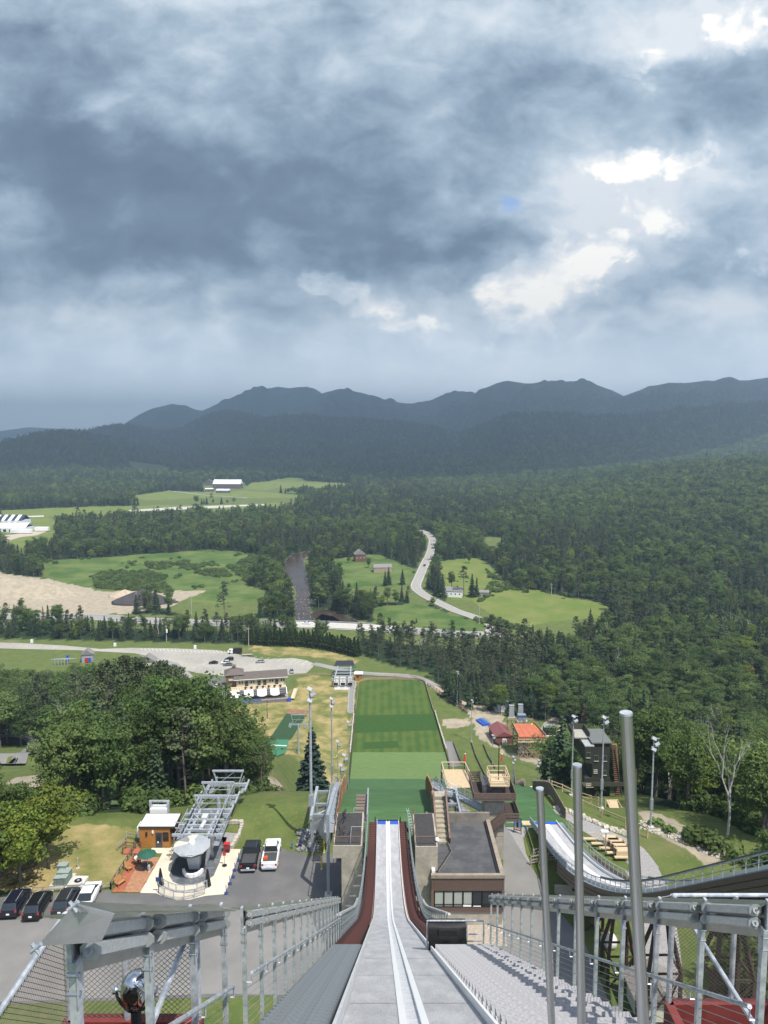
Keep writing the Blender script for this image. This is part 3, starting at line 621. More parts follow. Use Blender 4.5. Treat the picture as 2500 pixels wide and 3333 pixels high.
def scatter(name, items, label, kind='stuff'):
    """items: list of (mesh, array Nx5 of x,y,z,scale,rot). One object whose modifier sets the trees out."""
    vs = []; sc = []; ro = []; ix = []
    for i, (me, arr) in enumerate(items):
        vs.append(arr[:, :3]); sc.append(arr[:, 3]); ro.append(arr[:, 4]); ix.append(np.full(len(arr), i))
    v = np.concatenate(vs); me = bpy.data.meshes.new(name); me.vertices.add(len(v)); me.vertices.foreach_set('co', v.ravel()); me.update()
    for nm, d, ty in (('scl', np.concatenate(sc), 'FLOAT'), ('rot', np.concatenate(ro), 'FLOAT'), ('idx', np.concatenate(ix).astype(np.int32), 'INT')):
        at = me.attributes.new(nm, ty, 'POINT'); at.data.foreach_set('value', d.astype(np.float32) if ty == 'FLOAT' else d)
    ob = bpy.data.objects.new(name, me); COL.objects.link(ob); ob['kind'] = kind
    g = bpy.data.node_groups.new(name, 'GeometryNodeTree'); g.interface.new_socket('Geometry', in_out='INPUT', socket_type='NodeSocketGeometry'); g.interface.new_socket('Geometry', in_out='OUTPUT', socket_type='NodeSocketGeometry')
    N = g.nodes; L = g.links; gi = N.new('NodeGroupInput'); go = N.new('NodeGroupOutput'); jn = N.new('GeometryNodeJoinGeometry')
    ns = N.new('GeometryNodeInputNamedAttribute'); ns.data_type = 'FLOAT'; ns.inputs[0].default_value = 'scl'
    nr = N.new('GeometryNodeInputNamedAttribute'); nr.data_type = 'FLOAT'; nr.inputs[0].default_value = 'rot'
    ni = N.new('GeometryNodeInputNamedAttribute'); ni.data_type = 'INT'; ni.inputs[0].default_value = 'idx'
    cr = N.new('ShaderNodeCombineXYZ'); L.new(nr.outputs[0], cr.inputs[2])
    for i, (tm, arr) in enumerate(items):
        src = bpy.data.objects.new(tm.name + '_source', tm)
        oi = N.new('GeometryNodeObjectInfo'); oi.inputs['Object'].default_value = src; oi.inputs['As Instance'].default_value = True
        cmp_ = N.new('FunctionNodeCompare'); cmp_.data_type = 'INT'; cmp_.operation = 'EQUAL'; L.new(ni.outputs[0], cmp_.inputs[2]); cmp_.inputs[3].default_value = i
        ip_ = N.new('GeometryNodeInstanceOnPoints'); L.new(gi.outputs[0], ip_.inputs['Points']); L.new(cmp_.outputs[0], ip_.inputs['Selection']); L.new(oi.outputs['Geometry'], ip_.inputs['Instance'])
        L.new(cr.outputs[0], ip_.inputs['Rotation']); L.new(ns.outputs[0], ip_.inputs['Scale']); L.new(ip_.outputs[0], jn.inputs[0])
    L.new(jn.outputs[0], go.inputs[0]); md = ob.modifiers.new('set_out', 'NODES'); md.node_group = g
    if label: ob['label'] = label
    return ob
# ---- where trees stand
def jitter(x0, x1, y0, y1, sp):
    gx, gy = np.meshgrid(np.arange(x0, x1, sp), np.arange(y0, y1, sp)); n = gx.size
    return gx.ravel() + rng.uniform(-.48, .48, n) * sp, gy.ravel() + rng.uniform(-.48, .48, n) * sp
def keepview(x, y, m=.08): return (np.abs(x) < y * (.53 + m) + 22)
pts = []
for y0, y1, sp in ((40, 470, 5.6), (470, 1000, 6.6), (1000, 1700, 8.0), (1700, 2600, 10.5), (2600, 4200, 16.0), (4200, 6200, 24.)):
    x, y = jitter(-.62 * y1 - 40, .62 * y1 + 40, y0, y1, sp); k = keepview(x, y); x, y = x[k], y[k]
    k = woodmask(x, y); x, y = x[k], y[k]
    ok = unblocked(x, y)
    x, y = x[ok], y[ok]
    pts.append(np.stack([x, y, np.full(len(x), sp)], 1))
pts = np.concatenate(pts); TX, TY, SPC = pts.T
TZ = H(TX, TY)
k = TZ < 330 + 60 * vnoise(TX / 300, TY / 300, 4); TX, TY, TZ, SPC = TX[k], TY[k], TZ[k], SPC[k]
n = len(TX); print('trees', n)
mixn = fbm(TX / 90., TY / 90., 3, 31) * 1.6; hillr = ss(80, 500, TX) * ss(350, 900, TY)
u = rng.uniform(0, 1, n)
pb = np.clip(.36 + mixn + .25 * hillr, .05, .95)                 # chance of a broadleaf
inL = inpoly(TX, TY, W_LEFT) | inpoly(TX, TY, W_CORNER); inP = inpoly(TX, TY, W_PINES); inRow = inpoly(TX, TY, W_ROW)
pb = np.where(inL, .72, pb); pb = np.where(hillr > .2, np.clip(pb + .12, 0, .95), pb); pb = np.where(inRow, .15, pb); pb = np.where(TY > 2600, .35 + mixn, pb)
pb = np.where((TX > 40) & (TY < 330), .78 + .2 * mixn, pb)
KIND = np.where(u < pb * .86, 'broad ', np.where(u < pb, 'bright', 'spruce'))
u2 = rng.uniform(0, 1, n); KIND = np.where((KIND == 'spruce') & (u2 < .22), 'pine  ', KIND)
KIND = np.where(inP, np.where(u2 < .9, 'pine  ', 'spruce'), KIND)
pz = inpoly(TX, TY, [(-52, 150), (-30, 140), (-42, 215), (-66, 262), (-110, 262), (-100, 215)])
KIND = np.where(pz & (u2 < .75), 'pine  ', KIND)
KIND = np.where(inL & (KIND == 'bright') & (u2 < .6), 'broad ', KIND); KIND = np.where((u2 > .988) & (TY < 1000) & (TY > 260), 'dry   ', KIND); KIND = np.where((u2 > .975) & (u2 < .988) & (TY < 500) & (TY > 120), 'bare  ', KIND)
KIND = np.char.strip(KIND.astype(str))
SCL = rng.uniform(.6, 1.15, n) * (1 + .9 * fbm(TX / 25., TY / 25., 2, 77)) * np.clip(SPC / 6.6, 1, 2.4) ** .75
SCL = np.where(inRow, rng.uniform(.6, .95, n), SCL); SCL = np.where(KIND == 'cedar', 1, SCL)
SCL = np.where((KIND == 'broad') & inL, SCL * 1.12, SCL)
ROT = rng.uniform(0, 6.283, n)
# the left wood keeps the outline it has against the lodge, the car park and the fields
tx_ = TX / np.maximum(TY, 1); sxp = 1250 + FPX * TX / (TY * .9947 + (CAMZ - TZ) * .1031)
sil = np.interp(sxp, [0, 180, 290, 370, 480, 600, 666, 743, 820, 870, 905, 960], [2170, 2195, 2150, 2112, 2160, 2190, 2229, 2306, 2368, 2440, 2480, 2530])
vv = (sil - 1666.5) / FPX; rat = (vv * math.cos(PITCH) + math.sin(PITCH)) / (math.cos(PITCH) - vv * math.sin(PITCH))
allow = (CAMZ - rat * TY - TZ) / np.where(KIND == 'pine', 17., np.where(KIND == 'spruce', 14., 13.5))
SCL = np.where(inL, np.minimum(SCL, allow), SCL); SCL = np.where(inL & (KIND == 'pine') & (TY > 145), np.clip(allow, 0, 1.45), SCL)
inC = inpoly(TX, TY, W_CORNER); sc_ = np.interp(sxp, [0, 30, 60, 130, 200, 256, 300], [2500, 2545, 2600, 2592, 2600, 2690, 2760]); vc = (sc_ - 1666.5) / FPX; rc_ = (vc * math.cos(PITCH) + math.sin(PITCH)) / (math.cos(PITCH) - vc * math.sin(PITCH))
SCL = np.where(inC, np.minimum(SCL * 1.4, (CAMZ - rc_ * TY - TZ) / 13.), SCL)
topz = TZ + SCL * 13; nearj = (TX > 25) & (TY < 90); SCL = np.where(nearj, np.minimum(SCL, .62), SCL)
kp = SCL > .3; TX, TY, TZ, SPC, KIND, SCL, ROT, inL = TX[kp], TY[kp], TZ[kp], SPC[kp], KIND[kp], SCL[kp], ROT[kp], inL[kp]; n = len(TX)
# the largest in view stand as trees of their own, the rest as woods
dist = np.hypot(TX, TY, TZ - CAMZ); inview = np.abs(TX) < TY * .545 + 4
GROUPS = {'broad': ('maple_tree', 'broadleaf tree'), 'bright': ('maple_tree', 'broadleaf tree'), 'spruce': ('spruce_tree', 'spruce'), 'pine': ('pine_tree', 'pine'), 'dry': ('spruce_tree', 'spruce'), 'bare': ('bare_tree', 'bare tree')}
LOOK = {'broad': 'green broadleaf tree', 'bright': 'yellow-green broadleaf tree', 'spruce': 'dark pointed spruce', 'pine': 'bare-stemmed pine', 'dry': 'brown half-dead spruce', 'bare': 'leafless pale tree'}
def size_word(s): return 'tall ' if s > 1.0 else 'small ' if s < .72 else 'middling '
def part_word(x, y): return (', near' if y < 140 or 175 < y < 230 else ', far') + (' left' if x < -60 or 30 < x < 75 else ' right')
def place_words(x, y):
    if inpoly(np.array([x]), np.array([y]), W_CORNER)[0]: return 'beside the parked cars in the near left corner', 'corner'
    if inpoly(np.array([x]), np.array([y]), W_LEFT)[0]: return ('in the wood behind the chairlift station', 'left near') if y < 175 else ('in the left wood between the loop road and the lodge', 'left far')
    if inpoly(np.array([x]), np.array([y]), W_PINES)[0]: return 'in the stand behind the end of the landing field', 'pines'
    if inpoly(np.array([x]), np.array([y]), W_ROW)[0]: return 'in the belt between the car park and the highway', 'belt'
    if x > 30 and y < 330: return ('in the wood behind the brown judging tower', 'right near') if y < 190 else ('in the wood right of the orange ramp', 'right far')
    if x > 0: return 'on the forested slope right of the light field', 'slope'
    return 'near the river and the marsh meadow', 'river'
single = np.zeros(n, bool)
for kset, cap in ((('broad', 'bright'), 190), (('spruce', 'dry'), 90), (('pine',), 110), (('bare',), 14)):
    idx = np.where(np.isin(KIND, kset) & inview)[0]; idx = idx[np.argsort(dist[idx])][:cap]; single[idx] = True
def tree(name, crown, trunk, loc, s, rz, label, cat, group=None):
    o = thing(name, label, cat, loc, group, rz); o.scale = (s, s, s)
    for nm, me in (('crown', crown), ('trunk', trunk)):
        if me is None: continue
        c = bpy.data.objects.new(nm, me); COL.objects.link(c); c.parent = o
    return o
for i in np.where(single)[0]:
    kd = KIND[i]; nm, cat = GROUPS[kd]; w1, w2 = place_words(TX[i], TY[i])
    protos = [(None, b) for b in BARE_M] if kd == 'bare' else PROTO[kd]; cr, tk = protos[int(rng.integers(len(protos)))]
    tree(nm, cr, tk, (TX[i], TY[i], TZ[i] - .2), SCL[i], ROT[i], size_word(SCL[i]) + LOOK[kd] + ' ' + w1.replace('beside the parked cars in the near left corner', 'beside the parked cars').replace('in the belt between the car park and the highway', 'in the belt before the highway').replace('in the left wood between the loop road and the lodge', 'in the left wood by the lodge').replace('on the forested slope right of the light field', 'on the right forested slope').replace('in the stand behind the end of the landing field', 'in the stand beyond the landing field') + part_word(TX[i], TY[i]), cat, LOOK[kd] + 's ' + w1)
rest = ~single
near = rest & (dist < 900); far = rest & ~near
def arr(m_): return np.stack([TX[m_], TY[m_], TZ[m_] - .2, SCL[m_], ROT[m_]], 1)
def items(m_, table):
    out = []
    for kd in ('broad', 'bright', 'spruce', 'pine', 'dry', 'bare'):
        if kd == 'bare' and table is FARI: continue
        vs = table[kd]; pick = rng.integers(0, len(vs), n)
        for j, me in enumerate(vs):
            mm = m_ & (KIND == kd) & (pick == j)
            if mm.any(): out.append((me, arr(mm)))
    return out
scatter('woods', items(near, NEARI), None)
scatter('distant_forest', items(far, FARI), None)
# ---- bushes of the marsh, banks and rough slopes
bu = [bush(81), bush(82, 1.2), bush(83, 1.9, LEAF)]
bx, by = [], []
def sow(poly, k, dens=.5, sd=3):
    p = np.array(poly); x = rng.uniform(p[:, 0].min(), p[:, 0].max(), k); y = rng.uniform(p[:, 1].min(), p[:, 1].max(), k)
    m_ = inpoly(x, y, poly) & (vnoise(x / 14., y / 22., sd) > 1 - dens); bx.append(x[m_]); by.append(y[m_])
sow(gp([(400, 490), (540, 475), (640, 482), (720, 500), (700, 540), (760, 570), (680, 570), (520, 560), (420, 550)], 'L'), 1500, .8)
sow(gp([(620, 440), (760, 440), (900, 430), (960, 460), (1000, 500), (960, 505), (820, 485), (640, 465)], 'L'), 1100, .62)
sow(gp([(985, 460), (1100, 400), (1190, 400), (1230, 480), (1260, 560), (1170, 560), (1060, 520)], 'L'), 1700, .85)
sow(MEADOW, 1500, .2, 8)
sow(gp([(400, 620), (520, 560), (640, 575), (600, 550), (480, 500), (440, 470), (470, 520)], 'R'), 500, .9)
sow(gp([(330, 680), (480, 690), (610, 720), (600, 735), (440, 705)], 'R'), 300, .9)
for e_, k_ in (([(-44, 97), (-32, 101), (-24, 110), (-22, 128), (-26, 150), (-33, 150), (-32, 120), (-44, 106)], 160), ([(-60, 98), (-43, 98), (-43, 108), (-60, 108)], 80), ([(47, 104), (52, 96), (62, 90), (62, 104), (50, 112), (44, 108)], 120), ([(33, 56), (33, 68), (40, 78), (46, 86), (52, 80), (44, 56)], 130), ([(-60, 80), (-46, 82), (-46, 90), (-60, 96)], 30), (W_LEFT, 500), ([(35, 96), (38, 97), (45, 90), (43, 86)], 14)): sow(e_, k_, 1.)
x = np.concatenate(bx); y = np.concatenate(by); z = H(x, y); pk = rng.integers(0, 3, len(x))
A = np.stack([x, y, z - .2, rng.uniform(.6, 1.7, len(x)), rng.uniform(0, 6.28, len(x))], 1)
scatter('bushes', [(bu[j], A[pk == j]) for j in range(3)], None)
# ================================================================ materials for built things
GALV = mat('galvanised_steel', (.47, .50, .53), .42, .35, .25, 14, spec=.5, col2=(.33, .37, .41), w2=(.47, .6), s2=5)
GALV_D = mat('dull_galvanised_steel', (.30, .33, .35), .6, .4, .2, 6)
STEEL = mat('brushed_steel', (.44, .44, .44), .36, .95, .10, 14, stretch=(1, 1, .05))
STAIN = mat('bent_sheet_steel', (.42, .43, .42), .30, .85, .18, 3)
CONC = mat('concrete', (.36, .33, .27), .85, 0, .22, 1.1, .01, 12, col2=(.24, .215, .17), w2=(.5, .72), s2=.5)
CONC_L = mat('pale_concrete', (.50, .49, .45), .85, 0, .14, 1.3, col2=(.40, .39, .36), w2=(.5, .7), s2=.6)
CONC_Y = mat('cream_concrete', (.60, .54, .42), .85, 0, .08, 1.5, col2=(.50, .45, .35), w2=(.5, .7), s2=.4)
ASPH = mat('asphalt', (.105, .105, .105), .9, 0, .10, 40, col2=(.150, .145, .138), w2=(.42, .66), s2=.22, bump=.004, bscale=60)
ASPH_O = mat('old_asphalt', (.165, .162, .155), .9, 0, .10, 30, col2=(.21, .205, .19), w2=(.42, .66), s2=.15, bump=.004, bscale=50)
CARPET = mat('grey_carpet', (.34, .34, .345), .95, 0, .2, 28, bump=.006, bscale=90, col2=(.43, .43, .432), w2=(.4, .62), s2=1.4, stretch=(1.6, .35, .35))
WHITE = mat('white_paint', (.78, .78, .76), .5, 0, .04, 4)
ICEW = mat('white_track', (.82, .83, .83), .35, 0, .03, 3)
BLUE = mat('blue_paint', (.02, .09, .48), .5)
BLACK = mat('black_plastic', (.012, .012, .013), .5)
TARP = mat('black_tarp', (.012, .012, .014), .6, 0, .2, 6, .03, 3, spec=.3)
RUST = mat('rust_red_steel', (.062, .019, .014), .8, .1, .3, 6, col2=(.028, .010, .009), w2=(.45, .6), s2=3)
RUSTB = mat('brown_steel', (.055, .036, .028), .7, .2, .3, 4, col2=(.11, .045, .025), w2=(.55, .7), s2=2)
REDP = mat('red_painted_steel', (.17, .034, .028), .6, .1, .2, 5)
BROWNP = mat('brown_painted_steel', (.13, .092, .075), .55, .1, .15, 3)
TIMBER = mat('weathered_timber', (.30, .22, .14), .85, 0, .25, 5, stretch=(1, 1, .3))
PINEW = mat('fresh_pine_timber', (.50, .39, .24), .8, 0, .14, 4)
GREYW = mat('grey_timber', (.30, .27, .22), .85, 0, .25, 5)
DARKST = mat('dark_steel', (.05, .055, .06), .5, .6)
RUSTN = mat('rust_nosing', (.21, .10, .075), .7, .1, .2, 6)
# ================================================================ big in-run
XC = .45; Y0C = 44.6; RC = 92.0; A1 = math.atan(.65); A2 = R(11)
YT = Y0C + RC * (math.sin(A1) - math.sin(A2)); DT = RC * (math.cos(A2) - math.cos(A1)); YL = YT + 6.4
def IZ(y):
    z0 = CAMZ - 2.1
    if y <= Y0C: return z0 - .65 * y
    zc = z0 - .65 * Y0C
    if y <= YT:
        s = math.sin(A1) - (y - Y0C) / RC; return zc - RC * (math.sqrt(1 - s * s) - math.cos(A1))
    return zc - DT - (y - YT) * math.tan(A2)
def IW(y): return float(np.interp(y, [10, 45, 84], [1.08, 1.12, 1.24]))
YS = list(np.linspace(-1, 44, 31)) + list(np.linspace(45, YL, 46))
def strip(mb, xa, xb, dz, th, ys=YS, fn=IZ):              # a slab along the in-run between two edges
    rows = []
    for y in ys:
        a, b = (xa(y), xb(y)) if callable(xa) else (xa, xb); z = fn(y) + dz
        rows.append([(a, y, z - th), (a, y, z), (b, y, z), (b, y, z - th)])
    return mb.loft(rows, closed=True, caps=True)
inrun = thing('ski_jump_inrun', 'long grey carpeted in-run of the big ski jump running straight ahead with white tracks', 'ski jump ramp', (XC, YL, IZ(YL)))
part('carpet', strip(strip(MB(), lambda y: XC - IW(y), lambda y: XC - .22, 0, .12), lambda y: XC + .22, lambda y: XC + IW(y), 0, .12), CARPET, inrun)
part('track_bed', strip(MB(), XC - .22, XC + .22, -.05, .07), mat('pale_track_bed', (.55, .56, .57), .6), inrun)
for s in (-1, 1): part('track_rail', strip(MB(), XC + s * .165 - .055, XC + s * .165 + .055, .022, .07), ICEW, inrun)
for k, y in enumerate(list(np.arange(8, 80, 4.1))):  # carpet seams; their darker grey also paints in faint shadow lines across the in-run
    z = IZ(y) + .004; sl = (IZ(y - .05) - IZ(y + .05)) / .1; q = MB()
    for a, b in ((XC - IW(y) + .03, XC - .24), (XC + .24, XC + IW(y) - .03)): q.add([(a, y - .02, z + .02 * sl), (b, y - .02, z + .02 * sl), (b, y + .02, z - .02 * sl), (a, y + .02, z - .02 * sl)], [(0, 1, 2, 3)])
    part('seam_shadow_line', q, mat('seam_shadow_grey', (.20, .20, .21), .95), inrun, kind='stuff')
dots = MB()
for y in np.arange(6, 40, .62):
    z = IZ(y) - .045; n_ = Vector((0, .65, 1)).normalized(); c = Vector((XC, y, z)); vs = [c + Vector((.022 * math.cos(a), .045 * math.sin(a), -.65 * .045 * math.sin(a))) for a in np.linspace(0, 6.283, 9)[:-1]]; dots.add(vs, [tuple(range(8))])
part('drain_hole', dots, WHITE, inrun, kind='stuff')
yb = [YL - 1.15, YL - .6, YL - .03]
for s in (-1, 1):
    a, b = sorted((XC + s * .24, XC + s * IW(84))); part('blue_edge_band', strip(MB(), a, b, .014, .02, yb), BLUE, inrun)
part('take_off_edge', MB().box((XC, YL + .16, IZ(YL) - .28), (2 * IW(84) + .5, .3, .55)).box((XC - 1.5, YL - .1, IZ(YL) + .1), (.12, 1.2, .35)).box((XC + 1.5, YL - .1, IZ(YL) + .1), (.12, 1.2, .35)), TARP, inrun)
for s in (-1, 1):
    part('side_board', strip(MB(), (lambda y, s=s: XC + s * (IW(y) + .03) - .025), (lambda y, s=s: XC + s * (IW(y) + .03) + .025), .24 if s < 0 else .16, .34), WHITE if s > 0 else mat('grey_white_board', (.55, .56, .57), .5, 0, .08), inrun)
    # timber packing and steel girder below
    part('edge_timber', strip(MB(), (lambda y, s=s: XC + s * (IW(y) + .13) - .06), (lambda y, s=s: XC + s * (IW(y) + .13) + .06), .02, .2, [y for y in YS if y > 40]), mat('salmon_timber', (.45, .26, .19), .8, 0, .2, 6), inrun)
    part('girder', strip(MB(), XC + s * 1.0 - .15, XC + s * 1.0 + .15, -.3, 1.1), RUST, inrun)
for y in np.arange(2, 83, 4.0):
    part('cross_beam', MB().box((XC + .35, y, IZ(y) - .55), (5.2 if y < 30 else 4.5, .25, .4)), RUST, inrun)
for y in (32, 50, 66): 
    for s in (-1, 1): part('column', MB().beam((XC + s * 1.3, y, IZ(y) - 1.2), (XC + s * 1.9, y, 62.5), .5), RUST, inrun)
# ---- rust-red grating stairs each side of the in-run, one tread at a time near, joined far
def stairs(name, xa, xb, y0, y1, step, m, label, lift=0., thk=.05, treads_cap=150, kid='tread', blocks=False, fn=IZ, cat='stairs'):
    t = thing(name, label, cat, ((xa + xb) / 2, y1, fn(y1))); me = MB()
    ys = np.arange(y0, y1, step); w_ = xb - xa
    unit = MB().box((0, 0, 0), (w_, step * .62, thk)).mesh(kid, m)
    nos = MB().box((0, -step * .38, .012), (w_, step * (.14 if m is RUST else .30), thk)).mesh('nosing', MATS['galvanised_steel'] if m is not RUST else RUSTN)
    for y in ys:
        for kk, uu in ((kid, unit), ('nosing', nos)):
            
            o = bpy.data.objects.new(kk, uu); COL.objects.link(o); o.parent = t
            o.location = Vector(((xa + xb) / 2, y, fn(y) + lift)) - Vector(t.location)
    sg = MB()
    for x in (xa, xb):
        rows = [[(x - .02, y, fn(y) + lift - .22), (x - .02, y, fn(y) + lift + .06), (x + .02, y, fn(y) + lift + .06), (x + .02, y, fn(y) + lift - .22)] for y in np.linspace(y0 - .2, y1, 60)]; sg.loft(rows, True, True)
    part('stringer', sg, m if not blocks else GALV_D, t); return t
stairs('grating_stairs', -1.72, -.90, 24.5, YL - .3, .56, RUST, 'rust red grating stairs along the left edge of the big in-run', .03)
stairs('grating_stairs', 1.82, 2.62, 27.0, YL - .3, .56, RUST, 'rust red grating stairs along the right edge of the big in-run', .03)
stairs('grating_stairs', -1.78, -.80, 1.0, 24.3, .30, mat('dark_grating_tread', (.15, .17, .18), .6, .3, .2, 30), 'grey open grating stairs beside the left rail in the foreground', .05, .04)
# carpeted starter steps, right
st = thing('starter_steps', 'broad grey carpeted steps with pale nosings right of the tracks in the foreground', 'stairs', (2.5, 22.9, IZ(22.9)))
stepm = MB().box((0, .0, -.11), (1.88, .37, .22)).mesh('step', mat('step_carpet', (.30, .30, .305), .95, 0, .25, 22, bump=.008, bscale=80)); nosm = MB().box((0, .01, 0), (1.88, .06, .05)).mesh('nosing', mat('pale_nosing', (.62, .62, .63), .6, 0, .1, 6)); blkm = MB().box((0, 0, -.16), (.10, .16, .16)).mesh('end_block', mat('carpet_block', (.36, .36, .37), .9, 0, .3, 14))
for y in np.arange(1.5, 22.8, .46):
    for nm, me, dx, dy, dz in (('step', stepm, .05, 0, .12), ('nosing', nosm, .05, -.20, .13), ('end_block', blkm, -.86, -.08, .20)):
        o = bpy.data.objects.new(nm, me); COL.objects.link(o); o.parent = st; o.location = Vector((2.58 + dx, y + dy, IZ(y) + dz)) - Vector(st.location)
# ---- railings with twin rows of tube lights
def quadprism(mb, prof, fr):                 # extrude a section (x,z pairs) along rows of origins
    rows = [[(o[0] + px, o[1], o[2] + pz) for px, pz in prof] for o in fr]; return mb.loft(rows, True, True)
def make_fixture(sx, L=1.22):
    s = math.atan(.65); dy, dz = math.cos(s), -math.sin(s)
    body = MB(); h = .052
    prof = [(0, -h), (sx * .02, -h - .006), (sx * .052, -h * .75), (sx * .058, h * .8), (sx * .03, h), (0, h)]
    rows = [[(px, t * dy, pz + t * dz) for px, pz in prof] for t in (0.04, L - .04)]
    if sx > 0: rows = rows[::-1]
    body.loft(rows, True, True)
    cap = MB(); cap.add([], [])
    p8 = [(sx * .04 + .062 * math.cos(a) * (1.0), .066 * math.sin(a)) for a in np.linspace(.39, .39 + 6.283, 9)[:-1]]
    for t0, t1 in ((0, .05),):
        rr = [[(px, t * dy, pz + t * dz) for px, pz in p8] for t in (t0, t1)]; cap.loft(rr if sx < 0 else rr[::-1], True, True)
    knob = MB().tube((sx * .04, -.015 * dy, -.015 * dz), (sx * .04, .0, .0), .032, 10); knob.box((sx * .04, -.018, .0), (.008, .012, .05))
    return body.mesh('tube_light', mat('ribbed_alu', (.50, .52, .52), .4, .4, .3, 26, stretch=(.2, 1, 6))), cap.mesh('end_cap', mat('grey_cap', (.36, .38, .38), .5, .2)), knob.mesh('knob', mat('cap_dial', (.25, .27, .27), .5, .2))
def railing(name, x, y0, y1, label, side, h=1.58, gaps=(), lights=True, post_m=None, sp=1.3, hr=.92):
    t = thing(name, label, 'railing', (x, y1, IZ(y1))); base = Vector(t.location)
    postm = MB().box((0, 0, h / 2 - .1), (.055, .06, h + .2)).box((side * -.028, 0, h - .13), (.004, .09, .3)).mesh('post', post_m or GALV)
    boltm = MB().tube((-.04 , 0, 0), (.04, 0, 0), .016, 6).mesh('bolt', STEEL)
    fx = make_fixture(-side) if lights else None
    ys = [y for y in np.arange(y0, y1 + .01, sp) if not any(a < y < b for a, b in gaps)]
    for y in ys:
        o = bpy.data.objects.new('post', postm); COL.objects.link(o); o.parent = t; o.location = Vector((x, y, IZ(y) + .0)) - base
        if y < 14:
            for dz in (h - .08, h - .2):
                q = bpy.data.objects.new('bolt', boltm); COL.objects.link(q); q.parent = o; q.location = (0, -.02, dz)
        if lights and y + sp < y1 + .5:
            for rz_ in (.16, .03):
                l = bpy.data.objects.new('tube_light', fx[0]); COL.objects.link(l); l.parent = t; l.location = Vector((x - side * .035, y + .04, IZ(y) + h + rz_ + .0)) - base
                for q_ in (0, 1): c = bpy.data.objects.new('end_cap', fx[1]); COL.objects.link(c); c.parent = l; s_ = math.atan(.65); c.location = (0, q_ * 1.17 * math.cos(s_), -q_ * 1.17 * math.sin(s_))
                if y < 16: c = bpy.data.objects.new('knob', fx[2]); COL.objects.link(c); c.parent = l
    yy = np.linspace(ys[0], ys[-1], 40)
    if lights:
        c = MB(); prof = [(-.0, -.004), (side * .17, .03), (side * .17, .036), (0, .004), (-side * .05, -.03), (-side * .05, -.036)]
        if side < 0: prof = prof[::-1]
        quadprism(c, prof[::-1], [(x, y, IZ(y) + h + .25) for y in yy]); part('cover_plate', c, STAIN, t)
        b = MB()
        for y in ys: b.box((x + side * .02, y, IZ(y) + h + .12), (.03, .05, .34))
        part('bracket', b, GALV, t, kind='stuff')
        bp_ = MB(); quadprism(bp_, [(0, -.09), (side * .012, -.09), (side * .012, .25), (0, .25)][::(1 if side > 0 else -1)], [(x + side * .0, y, IZ(y) + h) for y in yy]); part('back_plate', bp_, STAIN, t)
    hrp = MB().path([(x - side * -.10 if False else x + side * -.0 + side * -.0 + (-side) * .10, y, IZ(y) + hr) for y in yy], .024, 8); part('handrail', hrp, GALV, t)
    br = MB()
    for y in ys: br.path([(x, y, IZ(y) + hr - .14), (x - side * .10, y, IZ(y) + hr - .14), (x - side * .10, y, IZ(y) + hr)], .009, 4)
    part('handrail_bracket', br, GALV, t, kind='stuff')
    for k in range(7):
        part('cable', MB().path([(x, y, IZ(y) + .12 + k * .11) for y in yy[::3]], .004, 4), GALV_D, t)
    return t
railing('light_railing', -1.9, 9.4, 29.5, 'left galvanised railing with twin rows of tube lights and cable infill', -1)
railing('light_railing', 3.62, 6.6, 23.6, 'long right galvanised railing with twin rows of tube lights and cable infill', 1, h=1.72)
# near left piece with the big folded end plate
nl = railing('light_railing', -1.86, 4.15, 8.2, 'nearest piece of left railing ending in a large folded sheet metal plate', -1, h=1.66)
P0 = PY(243, 2944, 3.95); P1 = PY(122, 3080, 3.75); P2 = PY(330, 3066, 4.05); P3 = PY(372, 2976, 4.1)
pl = MB(); back = Vector((0, .012, 0)); pl.add([P0, P1, P2, P3, P0 + back, P1 + back, P2 + back, P3 + back], [(0, 1, 2, 3), (7, 6, 5, 4), (0, 4, 5, 1), (1, 5, 6, 2), (2, 6, 7, 3), (3, 7, 4, 0)])
part('end_plate', pl, STAIN, nl)
P4 = PY(768, 2966, 7.6); P5 = PY(225, 2937, 4.0); P6 = PY(262, 2972, 3.9); P7 = PY(735, 2958, 7.7)
part('plate_lip', MB().add([P5, P6, P4, P7, P5 + back, P6 + back, P4 + back, P7 + back], [(0, 1, 2, 3), (7, 6, 5, 4), (0, 4, 5, 1), (1, 5, 6, 2), (2, 6, 7, 3), (3, 7, 4, 0)]), STAIN, nl)
for c, yy_ in ((P0, 3.93), (P1, 3.73)): part('clamp', MB().tube(c + Vector((-.03, -.02, -.02)), c + Vector((.03, -.02, .03)), .012, 6).tube(c + Vector((.02, -.02, -.03)), c + Vector((-.02, -.02, .03)), .01, 6), GALV, nl)
